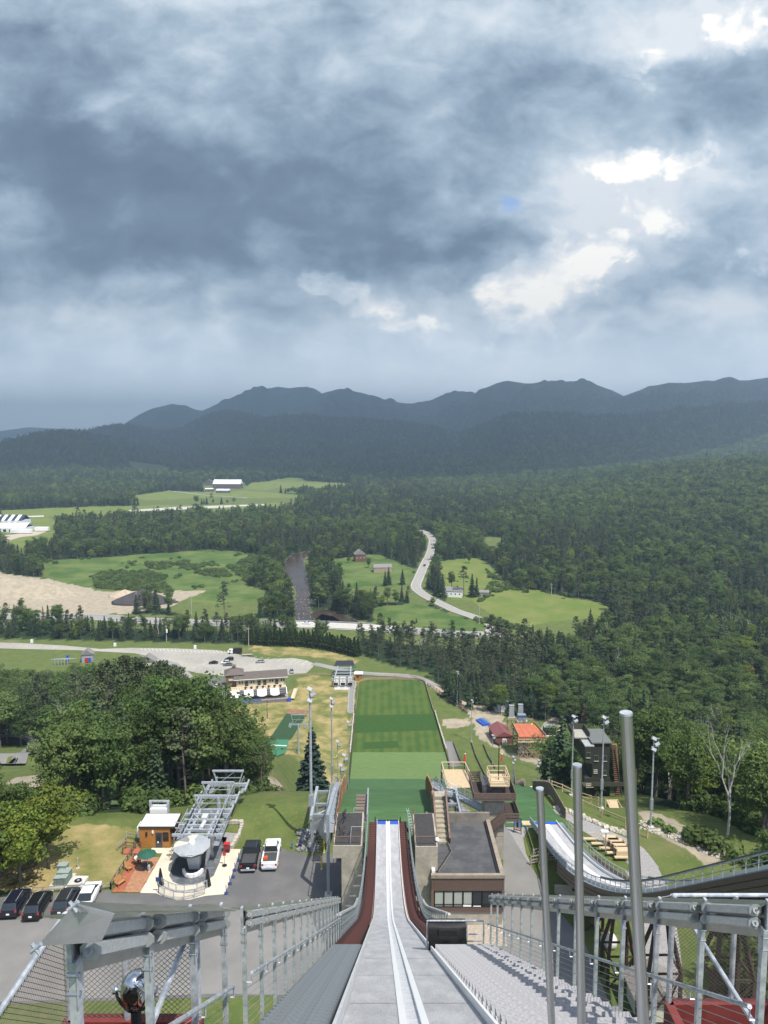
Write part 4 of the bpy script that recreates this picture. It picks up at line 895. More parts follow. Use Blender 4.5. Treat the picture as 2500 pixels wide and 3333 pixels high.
# outer rails along the curve, both sides
for s, x, lb in ((-1, -1.9, 'left tubular rail with small lamps along the lower in-run curve'), (1, 2.80, 'right tubular rail with small lamps along the lower in-run curve')):
    t = thing('curve_railing', lb, 'railing', (x, YL, IZ(YL))); b0 = Vector(t.location); pm = MB().box((0, 0, .45), (.05, .05, 1.1)).mesh('post', GALV_D)
    y00 = 30.2 if s < 0 else 31
    for y in np.arange(y00, YL, 1.35):
        o = bpy.data.objects.new('post', pm); COL.objects.link(o); o.parent = t; o.location = Vector((x, y, IZ(y))) - b0
    yy = np.linspace(y00, YL, 50)
    part('top_rail', MB().path([(x, y, IZ(y) + 1.0) for y in yy], .06, 6), GALV_D, t); part('mid_rail', MB().path([(x, y, IZ(y) + .5) for y in yy], .03, 5), GALV_D, t)
    part('toe_plate', MB().loft([[(x - .02, y, IZ(y) - .2), (x - .02, y, IZ(y) + .2), (x + .02, y, IZ(y) + .2), (x + .02, y, IZ(y) - .2)] for y in yy], True, True), GALV_D, t)
    b = MB()
    for y in np.arange(y00, 52, .68): b.box((x + s * .09, y, IZ(y) + 1.02), (.12, .5, .09), M=Matrix.Rotation(-math.atan((IZ(y) - IZ(y + .5)) / .5), 3, 'X'))
    part('small_lamp', b, mat('lamp_bodies', (.5, .5, .46), .35, .4, .3, 5), t, kind='stuff')
# tarp-covered gate at the top of the carpet steps' lower end
tp = thing('tarp_cover', 'black tarpaulin draped over the start gate below the carpeted steps', 'tarpaulin', (2.1, 23.2, IZ(23.2)))
rows = []; g0 = rng
for j in range(9):
    row = []
    for i in range(15):
        a = i / 14; b = j / 8; x = 1.48 + 1.26 * a; z = IZ(23.2) + .92 - .86 * b; y = 23.15 - .10 * math.sin(b * 2.4) - .05 * math.sin(a * 17 + b * 5) * b - .12 * math.sin(a * 3.14) * math.sin(b * 3.1)
        row.append((x, y, z))
    rows.append(row)
back_ = [[(p[0], p[1] + .35, p[2] + .0) for p in rows[0]]]
part('sheet', MB().loft(back_ + rows), TARP, tp, smooth=True)
part('gate_box', MB().box((2.12, 23.05, IZ(23.2) + .72), (.62, .12, .26)), BLACK, tp)
pr = MB(); z = IZ(23.2)
pr.path([(1.45, 23.3, z), (1.45, 23.3, z + .98), (3.35, 23.3, z + .98), (3.35, 23.3, z + .05)], .03, 7); pr.path([(2.78, 23.3, z + .98), (2.78, 23.3, z)], .025, 6); pr.tube((2.78, 23.3, z + .5), (3.35, 23.3, z + .5), .02, 6); pr.tube((2.78, 23.3, z + .25), (3.35, 23.3, z + .25), .02, 6)
part('pipe_frame', pr, GALV, tp)
# ---- three tall steel poles, right foreground
for (sx, sy), (bx_, by_), Y, r, lb in (((2038, 2326), (2095, 3333), 3.55, .0295, 'tallest and nearest of three upright steel poles at right'), ((1879, 2494), (1893, 3333), 4.5, .0275, 'middle one of three upright steel poles at right'), ((1757, 2570), (1796, 3333), 5.4, .0285, 'shortest and farthest of three upright steel poles at right')):
    p = PY(sx, sy, Y); q = PY(bx_, by_, Y); q = p + (q - p) * ((p.z - IZ(Y)) / (p.z - q.z))
    t = thing('steel_pole', lb, 'pole', q, 'upright steel poles at the right of the start'); part('tube', MB().tube(q, p, r, 20), STEEL, t, smooth=False)
    d = (p - q).normalized(); part('cap', MB().tube(p, p + d * .012, r * 1.05, 20), GALV, t); part('collar', MB().tube(p - d * .36, p - d * .02, r * 1.03, 20), STEEL, t)
# ---- lookout cages with chain link, left and right
def chain(mb, o, a, b, na, nb, r=.0032):       # diamond mesh on a parallelogram
    o, a, b = Vector(o), Vector(a), Vector(b)
    for k in range(-nb, na + 1):
        for dirn in (1, -1):
            i0 = max(0, k) if dirn > 0 else max(0, k); t0 = max(0, -k); 
            L_ = min(na - k, nb) - t0
            if L_ <= 0: continue
            u0, v0 = (k + t0) / na, t0 / nb; u1, v1 = (k + t0 + L_) / na, (t0 + L_) / nb
            if dirn < 0: v0, v1 = 1 - v0, 1 - v1
            mb.tube(o + a * u0 + b * v0, o + a * u1 + b * v1, r, 3, cap=False)
    return mb
def cage(x0, x1, y0, y1, zf, ht, label, fl):
    t = thing('lookout_cage', label, 'balcony', ((x0 + x1) / 2, y1, zf - .6))
    f = MB()
    for a, b in (((x0, y0), (x1, y0)), ((x1, y0), (x1, y1)), ((x1, y1), (x0, y1)), ((x0, y1), (x0, y0))): f.beam((a[0], a[1], zf), (b[0], b[1], zf), .12, .34)
    for y in np.linspace(y0, y1, 4)[1:-1]: f.beam((x0, y, zf - .1), (x1, y, zf - .1), .1, .22)
    part('floor_frame', f, REDP, t)
    part('floor', MB().box(((x0 + x1) / 2, (y0 + y1) / 2, zf - .22), (x1 - x0, y1 - y0, .04)), mat('dark_grating', (.03, .025, .022), .9), t)
    for x, y in ((x0, y0), (x0, y1), ((x0 * .55 + x1 * .45), y1), (x1, y1), (x1, y0)): part('post', MB().tube((x, y, zf - .1), (x, y, zf + ht), .038, 10), GALV, t)
    part('top_rail', MB().path([(x0, y0, zf + ht), (x0, y1, zf + ht), (x1, y1, zf + ht), (x1, y0, zf + ht)], .028, 8), GALV, t)
    sp = .062
    c = chain(MB(), (x0, y1, zf + .12), (x1 - x0, 0, 0), (0, 0, ht - .12), int((x1 - x0) / sp), int(ht / sp)); xs = x0 if fl < 0 else x1
    chain(c, (xs, y0, zf + .12), (0, y1 - y0, 0), (0, 0, ht - .12), int((y1 - y0) / sp), int(ht / sp)); part('chain_link', c, mat('chain_wire', (.10, .085, .075), .6, .5), t)
    return t
cg = cage(-3.35, -1.98, 4.9, 7.3, 115 - 6.35, 1.35, 'left lookout cage of chain link on a red steel frame', -1)
cage(3.98, 5.9, 6.8, 9.6, 115 - 8.05, 1.75, 'right lookout cage of chain link on a red steel frame', 1)
# coin viewer in the left cage
vb = PY(440, 3215, 6.7); v = thing('coin_viewer', 'chrome coin operated binocular viewer behind the left chain link', 'viewer', (vb.x, vb.y, 115 - 6.5))
CHR = mat('chrome', (.62, .62, .62), .12, 1., .05)
hd = MB(); rows = []
for k, (yy_, a, b) in enumerate([(-.12, .05, .07), (-.10, .11, .15), (-.03, .13, .175), (.05, .12, .16), (.13, .09, .11), (.16, .03, .04)]):
    rows.append([(vb.x + a * math.cos(q), vb.y + yy_, vb.z + b * math.sin(q) - (.04 if math.sin(q) < -.5 else 0)) for q in np.linspace(0, 6.283, 17)[:-1]])
hd.loft(rows, True, True); part('head', hd, CHR, v, smooth=True)
part('face_plate', MB().tube((vb.x, vb.y - .135, vb.z + .01), (vb.x, vb.y - .118, vb.z + .01), .075, 16), mat('dark_chrome', (.2, .2, .2), .25, 1), v)
for s in (-1, 1):
    part('trunnion', MB().tube((vb.x + s * .10, vb.y, vb.z - .02), (vb.x + s * .2, vb.y, vb.z - .02), .022, 10).tube((vb.x + s * .18, vb.y, vb.z - .02), (vb.x + s * .21, vb.y, vb.z - .02), .04, 10), CHR, v); part('eyepiece', MB().tube((vb.x + s * .035, vb.y - .19, vb.z + .07), (vb.x + s * .035, vb.y - .10, vb.z + .07), .024, 10), BLACK, v)
part('yoke', MB().path([(vb.x + .19 * math.cos(a), vb.y, vb.z - .02 + .22 * math.sin(a)) for a in np.linspace(0, -3.14, 9)], .016, 6), DARKST, v); part('pedestal', MB().tube((vb.x, vb.y, 115 - 6.5), (vb.x, vb.y, vb.z - .22), .05, 12), DARKST, v)
# ---- concrete piers at the take-off, with the steelwork beside the knoll
def pier(x0, x1, y0, y1, zt, label, lip=0):
    t = thing('concrete_pier', label, 'pier', ((x0 + x1) / 2, (y0 + y1) / 2, 60)); part('shaft', MB().box(((x0 + x1) / 2 + lip / 2, (y0 + y1) / 2, (60 + zt) / 2 - .7), (x1 - x0 - abs(lip), y1 - y0, zt - 60 - 1.4)), CONC, t)
    part('cap', MB().box(((x0 + x1) / 2, (y0 + y1) / 2 + .0, zt - .7), (x1 - x0 + .02, y1 - y0 + .02, 1.4)), CONC, t)
    part('deck', MB().box(((x0 + x1) / 2, (y0 + y1) / 2, zt + .03), (x1 - x0 - .3, y1 - y0 - .3, .06)), mat('dark_deck', (.04, .038, .036), .9, 0, .3, 3), t); return t
ZP = 115 - .5815 * 75
pl_ = pier(-5.45, -2.35, 75, 82, ZP, 'left concrete pier beside the take-off', .9); pr_ = pier(3.35, 5.75, 75, 82, ZP - .1, 'right concrete pier beside the take-off')
for t, xs in ((pl_, (-5.4, -2.4)), (pr_, (3.4, 5.7))):
    r_ = MB().path([(xs[0], 81.8, ZP + 1), (xs[0], 75.1, ZP + 1), (xs[1], 75.1, ZP + 1)], .045, 5)
    for y in np.arange(75.1, 82, 2.2): r_.tube((xs[0], y, ZP), (xs[0], y, ZP + 1), .04, 5)
    part('rusty_rail', r_, mat('rusty_brown_pipe', (.16, .09, .06), .8), t)
sf = thing('service_frame', 'tangle of dark brackets and hoses on the left pier deck', 'steelwork', (-4.6, 82, ZP)); q = MB()
for k in range(26): a = Vector((rng.uniform(-5.2, -4.0), rng.uniform(76.5, 81.5), ZP + .1)); q.tube(a, a + Vector((rng.normal(0, .35), rng.normal(0, .5), rng.uniform(.1, 1.2))), .035, 4)
part('bracket', q, DARKST, sf, kind='stuff')
# galvanised stairs and portal frames beside the knoll boards
def mz(y): return float(ip(y, PM))
def knoll_side(s, xb, lbl):
    t = thing('knoll_board_wall', 'curved brown plank wall on the ' + lbl + ' edge of the green landing knoll', 'wall', (xb, 97, mz(97))); b0 = Vector(t.location)
    pm = MB().box((0, 0, .2), (.09, .5, 2.5)).mesh('plank', mat('brown_plank', (.30, .17, .09), .8, 0, .3, 2, objvar=.25))
    for k, y in enumerate(np.arange(86.5, 118, .52)):
        o = bpy.data.objects.new('plank', pm); COL.objects.link(o); o.parent = t
        o.location = Vector((xb + s * .025 * (k % 2) + s * max(0, y - 106) * .05, y, mz(y) + 1.7 * math.exp(-max(0, y - 96) ** 2 / 300.) + .1 * ((k * 7) % 3))) - b0
    zs = lambda y: mz(y) + 1.9 * math.exp(-max(0, y - 98) ** 2 / 260.)
    st_ = stairs('knoll_stairs', min(xb + s * .3, xb + s * 1.35), max(xb + s * .3, xb + s * 1.35), 84, 112, .42, GALV_D, 'grey grating stairs beside the ' + lbl + ' plank wall of the landing knoll', 0, fn=lambda y: zs(max(y, 86)) + .15)
    r_ = MB(); yy = np.linspace(84, 112, 24); xo = xb + s * 1.4
    r_.path([(xo, y, zs(max(y, 86)) + 1.15) for y in yy], .05, 6); r_.path([(xo, y, zs(max(y, 86)) + .6) for y in yy], .03, 5)
    for y in yy[::2]: r_.tube((xo, y, zs(max(y, 86))), (xo, y, zs(max(y, 86)) + 1.15), .04, 5)
    part('rail', r_, GALV, st_)
    pf = thing('portal_frame', 'galvanised portal frames outside the ' + lbl + ' knoll stairs', 'steelwork', (xb + s * 2.3, 92, 63))
    for y in (87.5, 90.5, 94.5):
        zt = zs(max(y, 86)) + .4; b = MB(); b.beam((xb + s * 1.4, y, zt), (xb + s * 3.2, y, zt), .3, .3); b.beam((xb + s * 3.2, y, zt + .1), (xb + s * 3.2, y, 62.5), .28); b.beam((xb + s * 1.4, y, zt), (xb + s * 3.1, y, zt - 1.3), .12); part('frame', b, GALV_D, pf)
    part('edge_beam', MB().beam((xb + s * 3.2, 86.5, zs(87) + .6), (xb + s * 3.2, 95, zs(94) + .55), .34, .5), GALV, pf)
knoll_side(-1, -5.75, 'left'); knoll_side(1, 6.35, 'right')
cl = PY(1067, 2650, 78.5); c2 = PY(1080, 2830, 78.5)
t = thing('steel_column', 'tall galvanised column left of the left concrete pier', 'column', (cl.x, 78.5, 63)); part('post', MB().box((cl.x, 78.5, (63.4 + cl.z) / 2), (.34, .34, cl.z - 63.4)), GALV_D, t); part('footing', MB().box((cl.x, 78.5, 63.3), (.8, .8, .8)), CONC_L, t); part('arm', MB().beam((cl.x, 78.5, cl.z), (cl.x + .05, 90, 70.3), .34, .34), GALV, t)
# stair tower of galvanised flights between in-run and left pier; ladder; yellow brace; dark louvred screen
t = thing('stair_tower', 'galvanised caged stair flights between the left pier and the in-run', 'stairs', (-3.3, 80, 66)); b = MB()
for k, (y, z) in enumerate(((76.5, ZP - .4), (80, ZP - 1.2), (83.5, ZP - 1.9))): b.box((-3.0, y, z), (1.3, 2.6, .08)); b.path([(-3.6, y - 1.3, z + 1), (-3.6, y + 1.3, z + 1), (-2.4, y + 1.3, z + 1)], .035, 5); b.tube((-3.6, y - 1.3, z), (-3.6, y - 1.3, z + 1), .035, 5); b.beam((-3.6, y, z), (-2.4, y + 1.2, z - 1.6), .09); b.beam((-2.4, y, z), (-3.6, y + 1.2, z - 1.6), .09); b.beam((-3.6, y - 1.2, z), (-3.6, y - 1.2, 63), .12); b.beam((-2.3, y - 1.2, z), (-2.3, y - 1.2, 63), .12)
part('flight', b, GALV_D, t)
t = thing('slatted_screen', 'dark brown slatted screen beside the left of the take-off', 'screen', (-2.4, 86.5, 67)); sm_ = MB().box((0, 0, 0), (1.4, .35, .09), M=Matrix.Rotation(.5, 3, 'X')).mesh('slat', BROWNP)
for k in range(8): o = bpy.data.objects.new('slat', sm_); COL.objects.link(o); o.parent = t; o.location = (-.35, 1.6 - k * .5, 3.35 - k * .17)
part('side_frame', MB().beam((-1.98, 83, 69.9), (-1.98, 88.6, 71.0), .16, .3), GALV_D, t)
t = thing('yellow_brace', 'thin yellow pole leaning across the right knoll stairs', 'pole', PY(1355, 2730, 84)); part('tube', MB().tube(PY(1355, 2730, 84), PY(1386, 2648, 91), .05, 6), mat('yellow_paint', (.65, .52, .08), .5), t)
t = thing('ladder', 'leaning aluminium ladder right of the take-off', 'ladder', PY(1352, 2725, 85)); a, b_ = PY(1344, 2722, 85.5), PY(1322, 2630, 86.5); off = Vector((.42, 0, 0)); q = MB().tube(a, b_, .035, 5).tube(a + off, b_ + off * .6, .035, 5); part('stile', q, GALV, t); q = MB()
for k in range(1, 10): q.tube(a.lerp(b_, k / 10), a.lerp(b_, k / 10) + off * (1 - .04 * k), .025, 4)
part('rung', q, GALV, t, kind='stuff')
# ================================================================ landing hill and field
def hsheet(name, xa, xb, ys, m, off, nx=6, kind='structure', sm=True):
    rows = []
    for y in ys:
        a, b = (xa(y) if callable(xa) else xa), (xb(y) if callable(xb) else xb); xs = np.linspace(a, b, nx + 1); z = H(xs, np.full(nx + 1, y))
        rows.append([(x, y, zz + off) for x, zz in zip(xs, z)])
    o = struct(name, MB().loft([r_[::-1] for r_ in rows]), m, sm, kind); return o
LX = lambda y: float(np.interp(y, [86, 110, 160, 205, 260, 345], [-5.7, -6.4, -9, -11.2, -11.5, -12]))
RX = lambda y: float(np.interp(y, [86, 110, 160, 205, 250, 335], [6.3, 7.2, 13, 21, 22.6, 19.4]))
MAT_D = mat('dark_green_mat', (.042, .104, .030), .75, 0, .22, 1.4, .02, 14, stretch=(.35, 2.2, 2.2), col2=(.05, .12, .038), w2=(.4, .6), s2=.5)
MAT_L = mat('light_green_mat', (.098, .165, .045), .75, 0, .18, 1.2, .02, 14, stretch=(.35, 2.2, 2.2), col2=(.115, .175, .052), w2=(.4, .6), s2=.5)
hsheet('plastic_landing_mat', LX, RX, list(np.linspace(86.2, 236, 130)), MAT_D, .35, 16)
hsheet('plastic_landing_mat', LX, RX, list(np.linspace(236, 259, 16)), MAT_L, .3, 8)
def turf_material():
    m = mat('mown_turf', (.048, .095, .022), .9, 0, .22, 1.5, .02, 30, spec=.15); n = m.node_tree; N = n.nodes; L = n.links; b = N['Principled BSDF']
    src = b.inputs['Base Color'].links[0].from_socket; geo = N.new('ShaderNodeNewGeometry'); sp = N.new('ShaderNodeSeparateXYZ'); L.new(geo.outputs['Position'], sp.inputs[0])
    def wave(out, per, sharp, off=0):
        q = N.new('ShaderNodeMath'); q.operation = 'MULTIPLY_ADD'; L.new(out, q.inputs[0]); q.inputs[1].default_value = 6.283 / per; q.inputs[2].default_value = off
        s = N.new('ShaderNodeMath'); s.operation = 'SINE'; L.new(q.outputs[0], s.inputs[0]); r_ = N.new('ShaderNodeMapRange'); L.new(s.outputs[0], r_.inputs[0]); r_.inputs[1].default_value = -sharp; r_.inputs[2].default_value = sharp; return r_.outputs[0]
    f = N.new('ShaderNodeMath'); f.operation = 'ADD'; L.new(wave(sp.outputs[0], 3.4, .5), f.inputs[0]); g = N.new('ShaderNodeTexNoise'); g.inputs['Scale'].default_value = .13; g.inputs['Detail'].default_value = 6; L.new(geo.outputs['Position'], g.inputs['Vector'])
    gm = N.new('ShaderNodeMapRange'); L.new(g.outputs[0], gm.inputs[0]); gm.inputs[1].default_value = .38; gm.inputs[2].default_value = .62; gm.inputs[3].default_value = -.6; gm.inputs[4].default_value = .9; L.new(gm.outputs[0], f.inputs[1]); f.use_clamp = True
    mx = N.new('ShaderNodeMix'); mx.data_type = 'RGBA'; L.new(f.outputs[0], mx.inputs[0]); L.new(src, mx.inputs[6]); mx.inputs[7].default_value = (.115, .145, .030, 1)
    q = N.new('ShaderNodeMath'); q.operation = 'MULTIPLY'; q.inputs[1].default_value = .45; L.new(f.outputs[0], q.inputs[0]); L.new(q.outputs[0], mx.inputs[0]); L.new(mx.outputs[2], b.inputs['Base Color']); return m
TURF = turf_material(); DTURF = mat('dark_turf', (.036, .082, .018), .9, 0, .25, 1.5, .02, 30, spec=.15)
def fieldpoly():
    l = [(-11.5, 259.2), (-11.8, 320)]; 
    arc1 = [(-11.8 + 6 - 6 * math.cos(a), 334 + 6 * math.sin(a)) for a in np.linspace(0, 1.57, 7)]; arc2 = [(19.2 - 7 + 7 * math.sin(a), 333 + 7 * math.cos(a)) for a in np.linspace(0, 1.57, 7)]
    return l + arc1 + [(4, 341)] + arc2 + [(22.3, 259.2)]
FP = fieldpoly()
def flat(name, poly, m, z, kind='structure', th=0):
    b = MB(); pg = [(p[0], p[1]) for p in poly]
    ar = sum(pg[i][0] * pg[(i + 1) % len(pg)][1] - pg[(i + 1) % len(pg)][0] * pg[i][1] for i in range(len(pg)))
    if ar < 0: pg = pg[::-1]
    me = bpy.data.meshes.new(name); bm = bmesh.new(); vs = [bm.verts.new((x, y, z)) for x, y in pg]; f = bm.faces.new(vs); bmesh.ops.triangulate(bm, faces=[f]); bm.to_mesh(me); bm.free(); me.materials.append(m)
    o = bpy.data.objects.new(name, me); COL.objects.link(o); o['kind'] = kind; return o
flat('landing_field', FP, TURF, .05)
flat('dark_turf_band', [(-11.6, 277), (22.0, 280), (21.2, 297), (-11.7, 295)], DTURF, .07)
g = [G(1183, 2416), G(1296, 2412), G(1300, 2434), G(1183, 2439)]; flat('turf_patch', [(p.x, p.y) for p in g], DTURF, .07)
# board round the field end and stone edging down its sides
t = thing('field_board', 'low tan board wall curving round the far end of the landing field', 'barrier', (4, 341, 0)); edge = FP[1:-1]; q = MB()
bd = [(-11.9, 300)] + edge + [(20.6, 300)]
for a, b_ in zip(bd, bd[1:]):
    o = part('board', MB().beam((a[0], a[1], .55), (b_[0], b_[1], .55), .12, 1.1), mat('tan_board', (.33, .24, .15), .8, 0, .2, 2), t)
def block_row(pts, name, label, m, n_, sz, group=None):
    t = thing(name, label, 'edging', (*pts[0][:2], Hs(*pts[0][:2])), group); L_ = 0; b0 = Vector(t.location); segs = []
    um = MB().box((0, 0, sz[2] / 2), sz).mesh('stone', m)
    P_ = [Vector((p[0], p[1])) for p in pts]; tot = sum((b - a).length for a, b in zip(P_, P_[1:])); step = tot / n_; acc = 0
    for a, b in zip(P_, P_[1:]):
        k = 0; d = (b - a).length; m_ = max(1, int(d / step))
        for i in range(m_):
            c = a.lerp(b, (i + .5) / m_); o = bpy.data.objects.new('stone', um); COL.objects.link(o); o.parent = t; o.location = Vector((c.x + rng.normal(0, .06), c.y, Hs(c.x, c.y))) - b0; o.rotation_euler.z = math.atan2((b - a).y, (b - a).x) + rng.normal(0, .1); s = rng.uniform(.8, 1.2); o.scale = (1, s, s)
    return t
LIME = mat('pale_boulder', (.42, .39, .33), .9, 0, .2, 1.5, .03, 5)
block_row([(-12.3, 259), (-12.5, 297)], 'stone_edging', 'row of pale blocks along the left edge of the landing field', LIME, 34, (1.0, .5, .5))
block_row([(22.9, 262), (21.2, 300)], 'stone_edging', 'row of pale blocks along the right edge of the landing field', LIME, 34, (1.0, .5, .5))
for s, fn in ((-1, LX), (1, RX)):
    t = thing('landing_side_board', ('left' if s < 0 else 'right') + ' low side board of the landing hill and field', 'barrier', (fn(230), 230, Hs(fn(230), 230))); b = MB()
    ys = np.linspace(118, 300, 60); b.loft([[(fn(y) + s * .1, y, Hs(fn(y), y)), (fn(y) + s * .1, y, Hs(fn(y), y) + 1.1), (fn(y) + s * .2, y, Hs(fn(y), y) + 1.1), (fn(y) + s * .2, y, Hs(fn(y), y))] for y in ys], True, True); part('board', b, mat('dark_brown_board', (.10, .075, .055), .85, 0, .3, 2), t)
# ================================================================ terrace left of the piers
def A_(x, y, z=63.): return G(400 + .27125 * x, 2450 + .27125 * y, z)
def R4(x, y, z=63.): return G(.5124 * x, 2050 + .5124 * y, z)
def xy(l): return [(p[0], p[1]) for p in l]
lot = xy([G(-300, 3190, 63), G(-300, 2925, 63), R4(0, 1700), R4(135, 1685), R4(420, 1672), R4(700, 1655), A_(-130, 1690), A_(395, 1692), A_(640, 1778), A_(990, 1722), A_(1225, 1702), A_(1415, 1160), A_(1700, 1150), G(870, 2760, 63), G(985, 2765, 63), G(1010, 2790, 63), G(1060, 2770, 63), G(1160, 2760, 63), G(1180, 3150, 63), G(1180, 3330, 63), G(940, 3330, 63), G(900, 3240, 63), G(0, 3270, 63)])
flat('car_park', lot, ASPH, 63.02)
flat('older_asphalt', xy([G(-300, 3200, 63), G(-300, 3010, 63), G(140, 2990, 63), G(560, 2960, 63), G(1000, 2965, 63), G(1100, 3160, 63), G(1000, 3240, 63), G(700, 3235, 63), G(0, 3262, 63)]), ASPH_O, 63.026)
pad = xy([A_(345, 1145), A_(560, 1145), A_(700, 1100), A_(1215, 1155), A_(1415, 1160), A_(1225, 1700), A_(990, 1720), A_(800, 1768), A_(640, 1772), A_(500, 1735), A_(400, 1690), A_(205, 1685), A_(475, 1210), A_(335, 1208)])
flat('concrete_pad', pad, CONC_Y, 63.035)
flat('conveyor_floor', xy([A_(555, 1480), A_(600, 1552), A_(690, 1590), A_(840, 1592), A_(990, 1545), A_(1090, 1480), A_(1160, 1320), A_(1250, 1020), A_(1130, 1000), A_(700, 1150), A_(600, 1330)]), mat('grey_rubber_floor', (.10, .11, .12), .5, 0, .25, 1.5, col2=(.17, .18, .19), w2=(.5, .6), s2=1.2), 63.045)
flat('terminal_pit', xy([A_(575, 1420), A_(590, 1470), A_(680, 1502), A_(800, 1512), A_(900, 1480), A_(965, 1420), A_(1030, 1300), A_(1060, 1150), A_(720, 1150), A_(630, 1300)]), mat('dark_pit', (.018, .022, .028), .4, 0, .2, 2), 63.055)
flat('gravel', xy([A_(1215, 890), A_(1425, 890), A_(1380, 1000), A_(1300, 1158), A_(1215, 1155), A_(1180, 1000)]), mat('grey_gravel', (.27, .26, .25), .95, 0, .35, 9, .03, 14), 63.045)
t = thing('pit_curb', 'curved pale curb in the dark pit under the bullwheel', 'curb', A_(840, 1450)); q = MB(); pts_ = [A_(x, y) + Vector((0, 0, .25)) for x, y in ((728, 1432), (735, 1462), (760, 1487), (800, 1500), (850, 1497), (900, 1478), (940, 1450), (955, 1430))]
for a, b in zip(pts_, pts_[1:]): q.beam(a, b, .3, .4)
part('kerb', q, WHITE, t)
block_row([A_(x, y) for x, y in ((1230, 888), (1430, 888), (1400, 985), (1350, 1080), (1305, 1150))], 'boulder_row', 'row of pale rocks round the gravel bay by the chairlift', LIME, 26, (.55, .4, .4))
# timber deck, plank by plank
dk = thing('timber_deck', 'red brown plank deck beside the brown lift hut', 'deck', (*R4(800, 1550)[:2], 63)); dpoly = xy([G(366, 2906, 63), G(441, 2765, 63), G(493, 2760, 63), G(490, 2778, 63), G(529, 2778, 63), G(456, 2907, 63)])
e0 = Vector(dpoly[0]); ax = (Vector(dpoly[1]) - e0).normalized(); px_ = Vector((ax.y, -ax.x)); w_p = .16
for k in range(26):
    o_ = (k + .5) * w_p; ts = [t_ for t_ in np.arange(-.5, 7, .1) if inpoly(np.array([(e0 + ax * t_ + px_ * o_).x]), np.array([(e0 + ax * t_ + px_ * o_).y]), dpoly)[0]]
    if len(ts) < 3: continue
    a, b = e0 + ax * ts[0] + px_ * o_, e0 + ax * ts[-1] + px_ * o_
    m_ = mat('deck_plank_red', (.33, .105, .055), .8, 0, .2, 3) if k < 8 + 0 * k else mat('deck_plank_tan', (.36, .185, .10), .8, 0, .25, 3)
    part('plank', MB().beam((a.x, a.y, 63.08), (b.x, b.y, 63.08), w_p - .015, .06), m_, dk)
def rail_fence(pts_, name, label, m=GREYW, h=1.1, sp=2.2, rails=2, base=None, group=None, r=.05):
    P_ = [Vector((p[0], p[1], (base if base is not None else Hs(p[0], p[1])))) for p in pts_]; t = thing(name, label, 'fence', P_[0], group); b0 = Vector(t.location)
    for a, b in zip(P_, P_[1:]):
        n_ = max(1, round((b - a).length / sp)); prev = None
        for k in range(n_ + 1):
            c = a.lerp(b, k / n_); 
            if base is None: c.z = Hs(c.x, c.y)
            if k < n_ or b is P_[-1]: part('post', MB().box(c + Vector((0, 0, h / 2)), (2.4 * r, 2.4 * r, h + .1)), m, t)
            if prev is not None:
                for j in range(rails): z = Vector((0, 0, h * (.95 - j * .42))); part('rail', MB().beam(prev + z, c + z, r, r * 2), m, t)
            prev = c
    return t
rail_fence([G(441, 2765, 63), G(361, 2895, 63)], 'rail_fence', 'dark rail fence along the left edge of the plank deck', mat('dark_timber', (.12, .095, .07), .8, 0, .2, 4), .95, 1.5, 2, 63)
rail_fence([G(361, 2895, 63), G(210, 2903, 63), G(69, 2913, 63)], 'rail_fence', 'weathered split rail fence above the parked cars', GREYW, .8, 2.6, 2, 63)
rail_fence([A_(-60, 1180), A_(45, 1085), A_(45, 1030), A_(195, 1060)], 'rail_fence', 'weathered rail fence behind the red ramp by the hut', GREYW, .9, 2, 2, 63)
t = thing('ramp', 'small red boarded ramp with rails at the left of the brown hut', 'ramp', A_(110, 1180)); c = A_(110, 1190); part('boards', MB().box((c.x, c.y, 63.1), (1.9, 1.3, .16)), MATS['deck_plank_red'], t)
rr_ = MB(); 
for dx, dy in ((-.95, -.6), (-.95, .6), (0, .6), (.9, .6)): rr_.box((c.x + dx, c.y + dy, 63.5), (.09, .09, 1))
rr_.beam((c.x - .95, c.y - .6, 63.95), (c.x - .95, c.y + .6, 63.95), .08).beam((c.x - .95, c.y + .6, 63.95), (c.x + .9, c.y + .6, 63.7), .08).beam((c.x - .95, c.y + .6, 63.5), (c.x + .9, c.y + .6, 63.4), .06); part('handrail', rr_, mat('dark_red_timber', (.16, .05, .035), .8), t)
# hut
b0 = A_(205, 1137); b1 = A_(560, 1137); hx0, hx1, hy = b0.x, b1.x + .1, b0.y
hut = thing('lift_hut', 'small orange brown boarded hut with a white flat roof beside the chairlift', 'hut', ((hx0 + hx1) / 2, hy, 63)); WOODO = mat('orange_cladding', (.36, .155, .035), .65, 0, .12, 2, stretch=(.3, .3, 8))
for k in range(11): part('board', MB().box(((hx0 + hx1) / 2, hy + 1.4, 63.13 + k * .232), (hx1 - hx0, 2.8, .218)), WOODO, hut)
part('wall_core', MB().box(((hx0 + hx1) / 2, hy + 1.4, 64.3), (hx1 - hx0 - .04, 2.76, 2.6)), mat('dark_brown', (.08, .045, .02), .8), hut)
part('roof', MB().loft([[(hx0 - .1, hy - .15, 65.62), (hx0 - .1, hy - .15, 65.8), (hx1 + .75, hy - .15, 65.8), (hx1 + .75, hy - .15, 65.62)], [(hx0 - .1, hy + 3, 65.75), (hx0 - .1, hy + 3, 65.95), (hx1 + .75, hy + 3, 65.95), (hx1 + .75, hy + 3, 65.75)]], True, True), mat('dark_fascia', (.03, .028, .025), .6), hut)
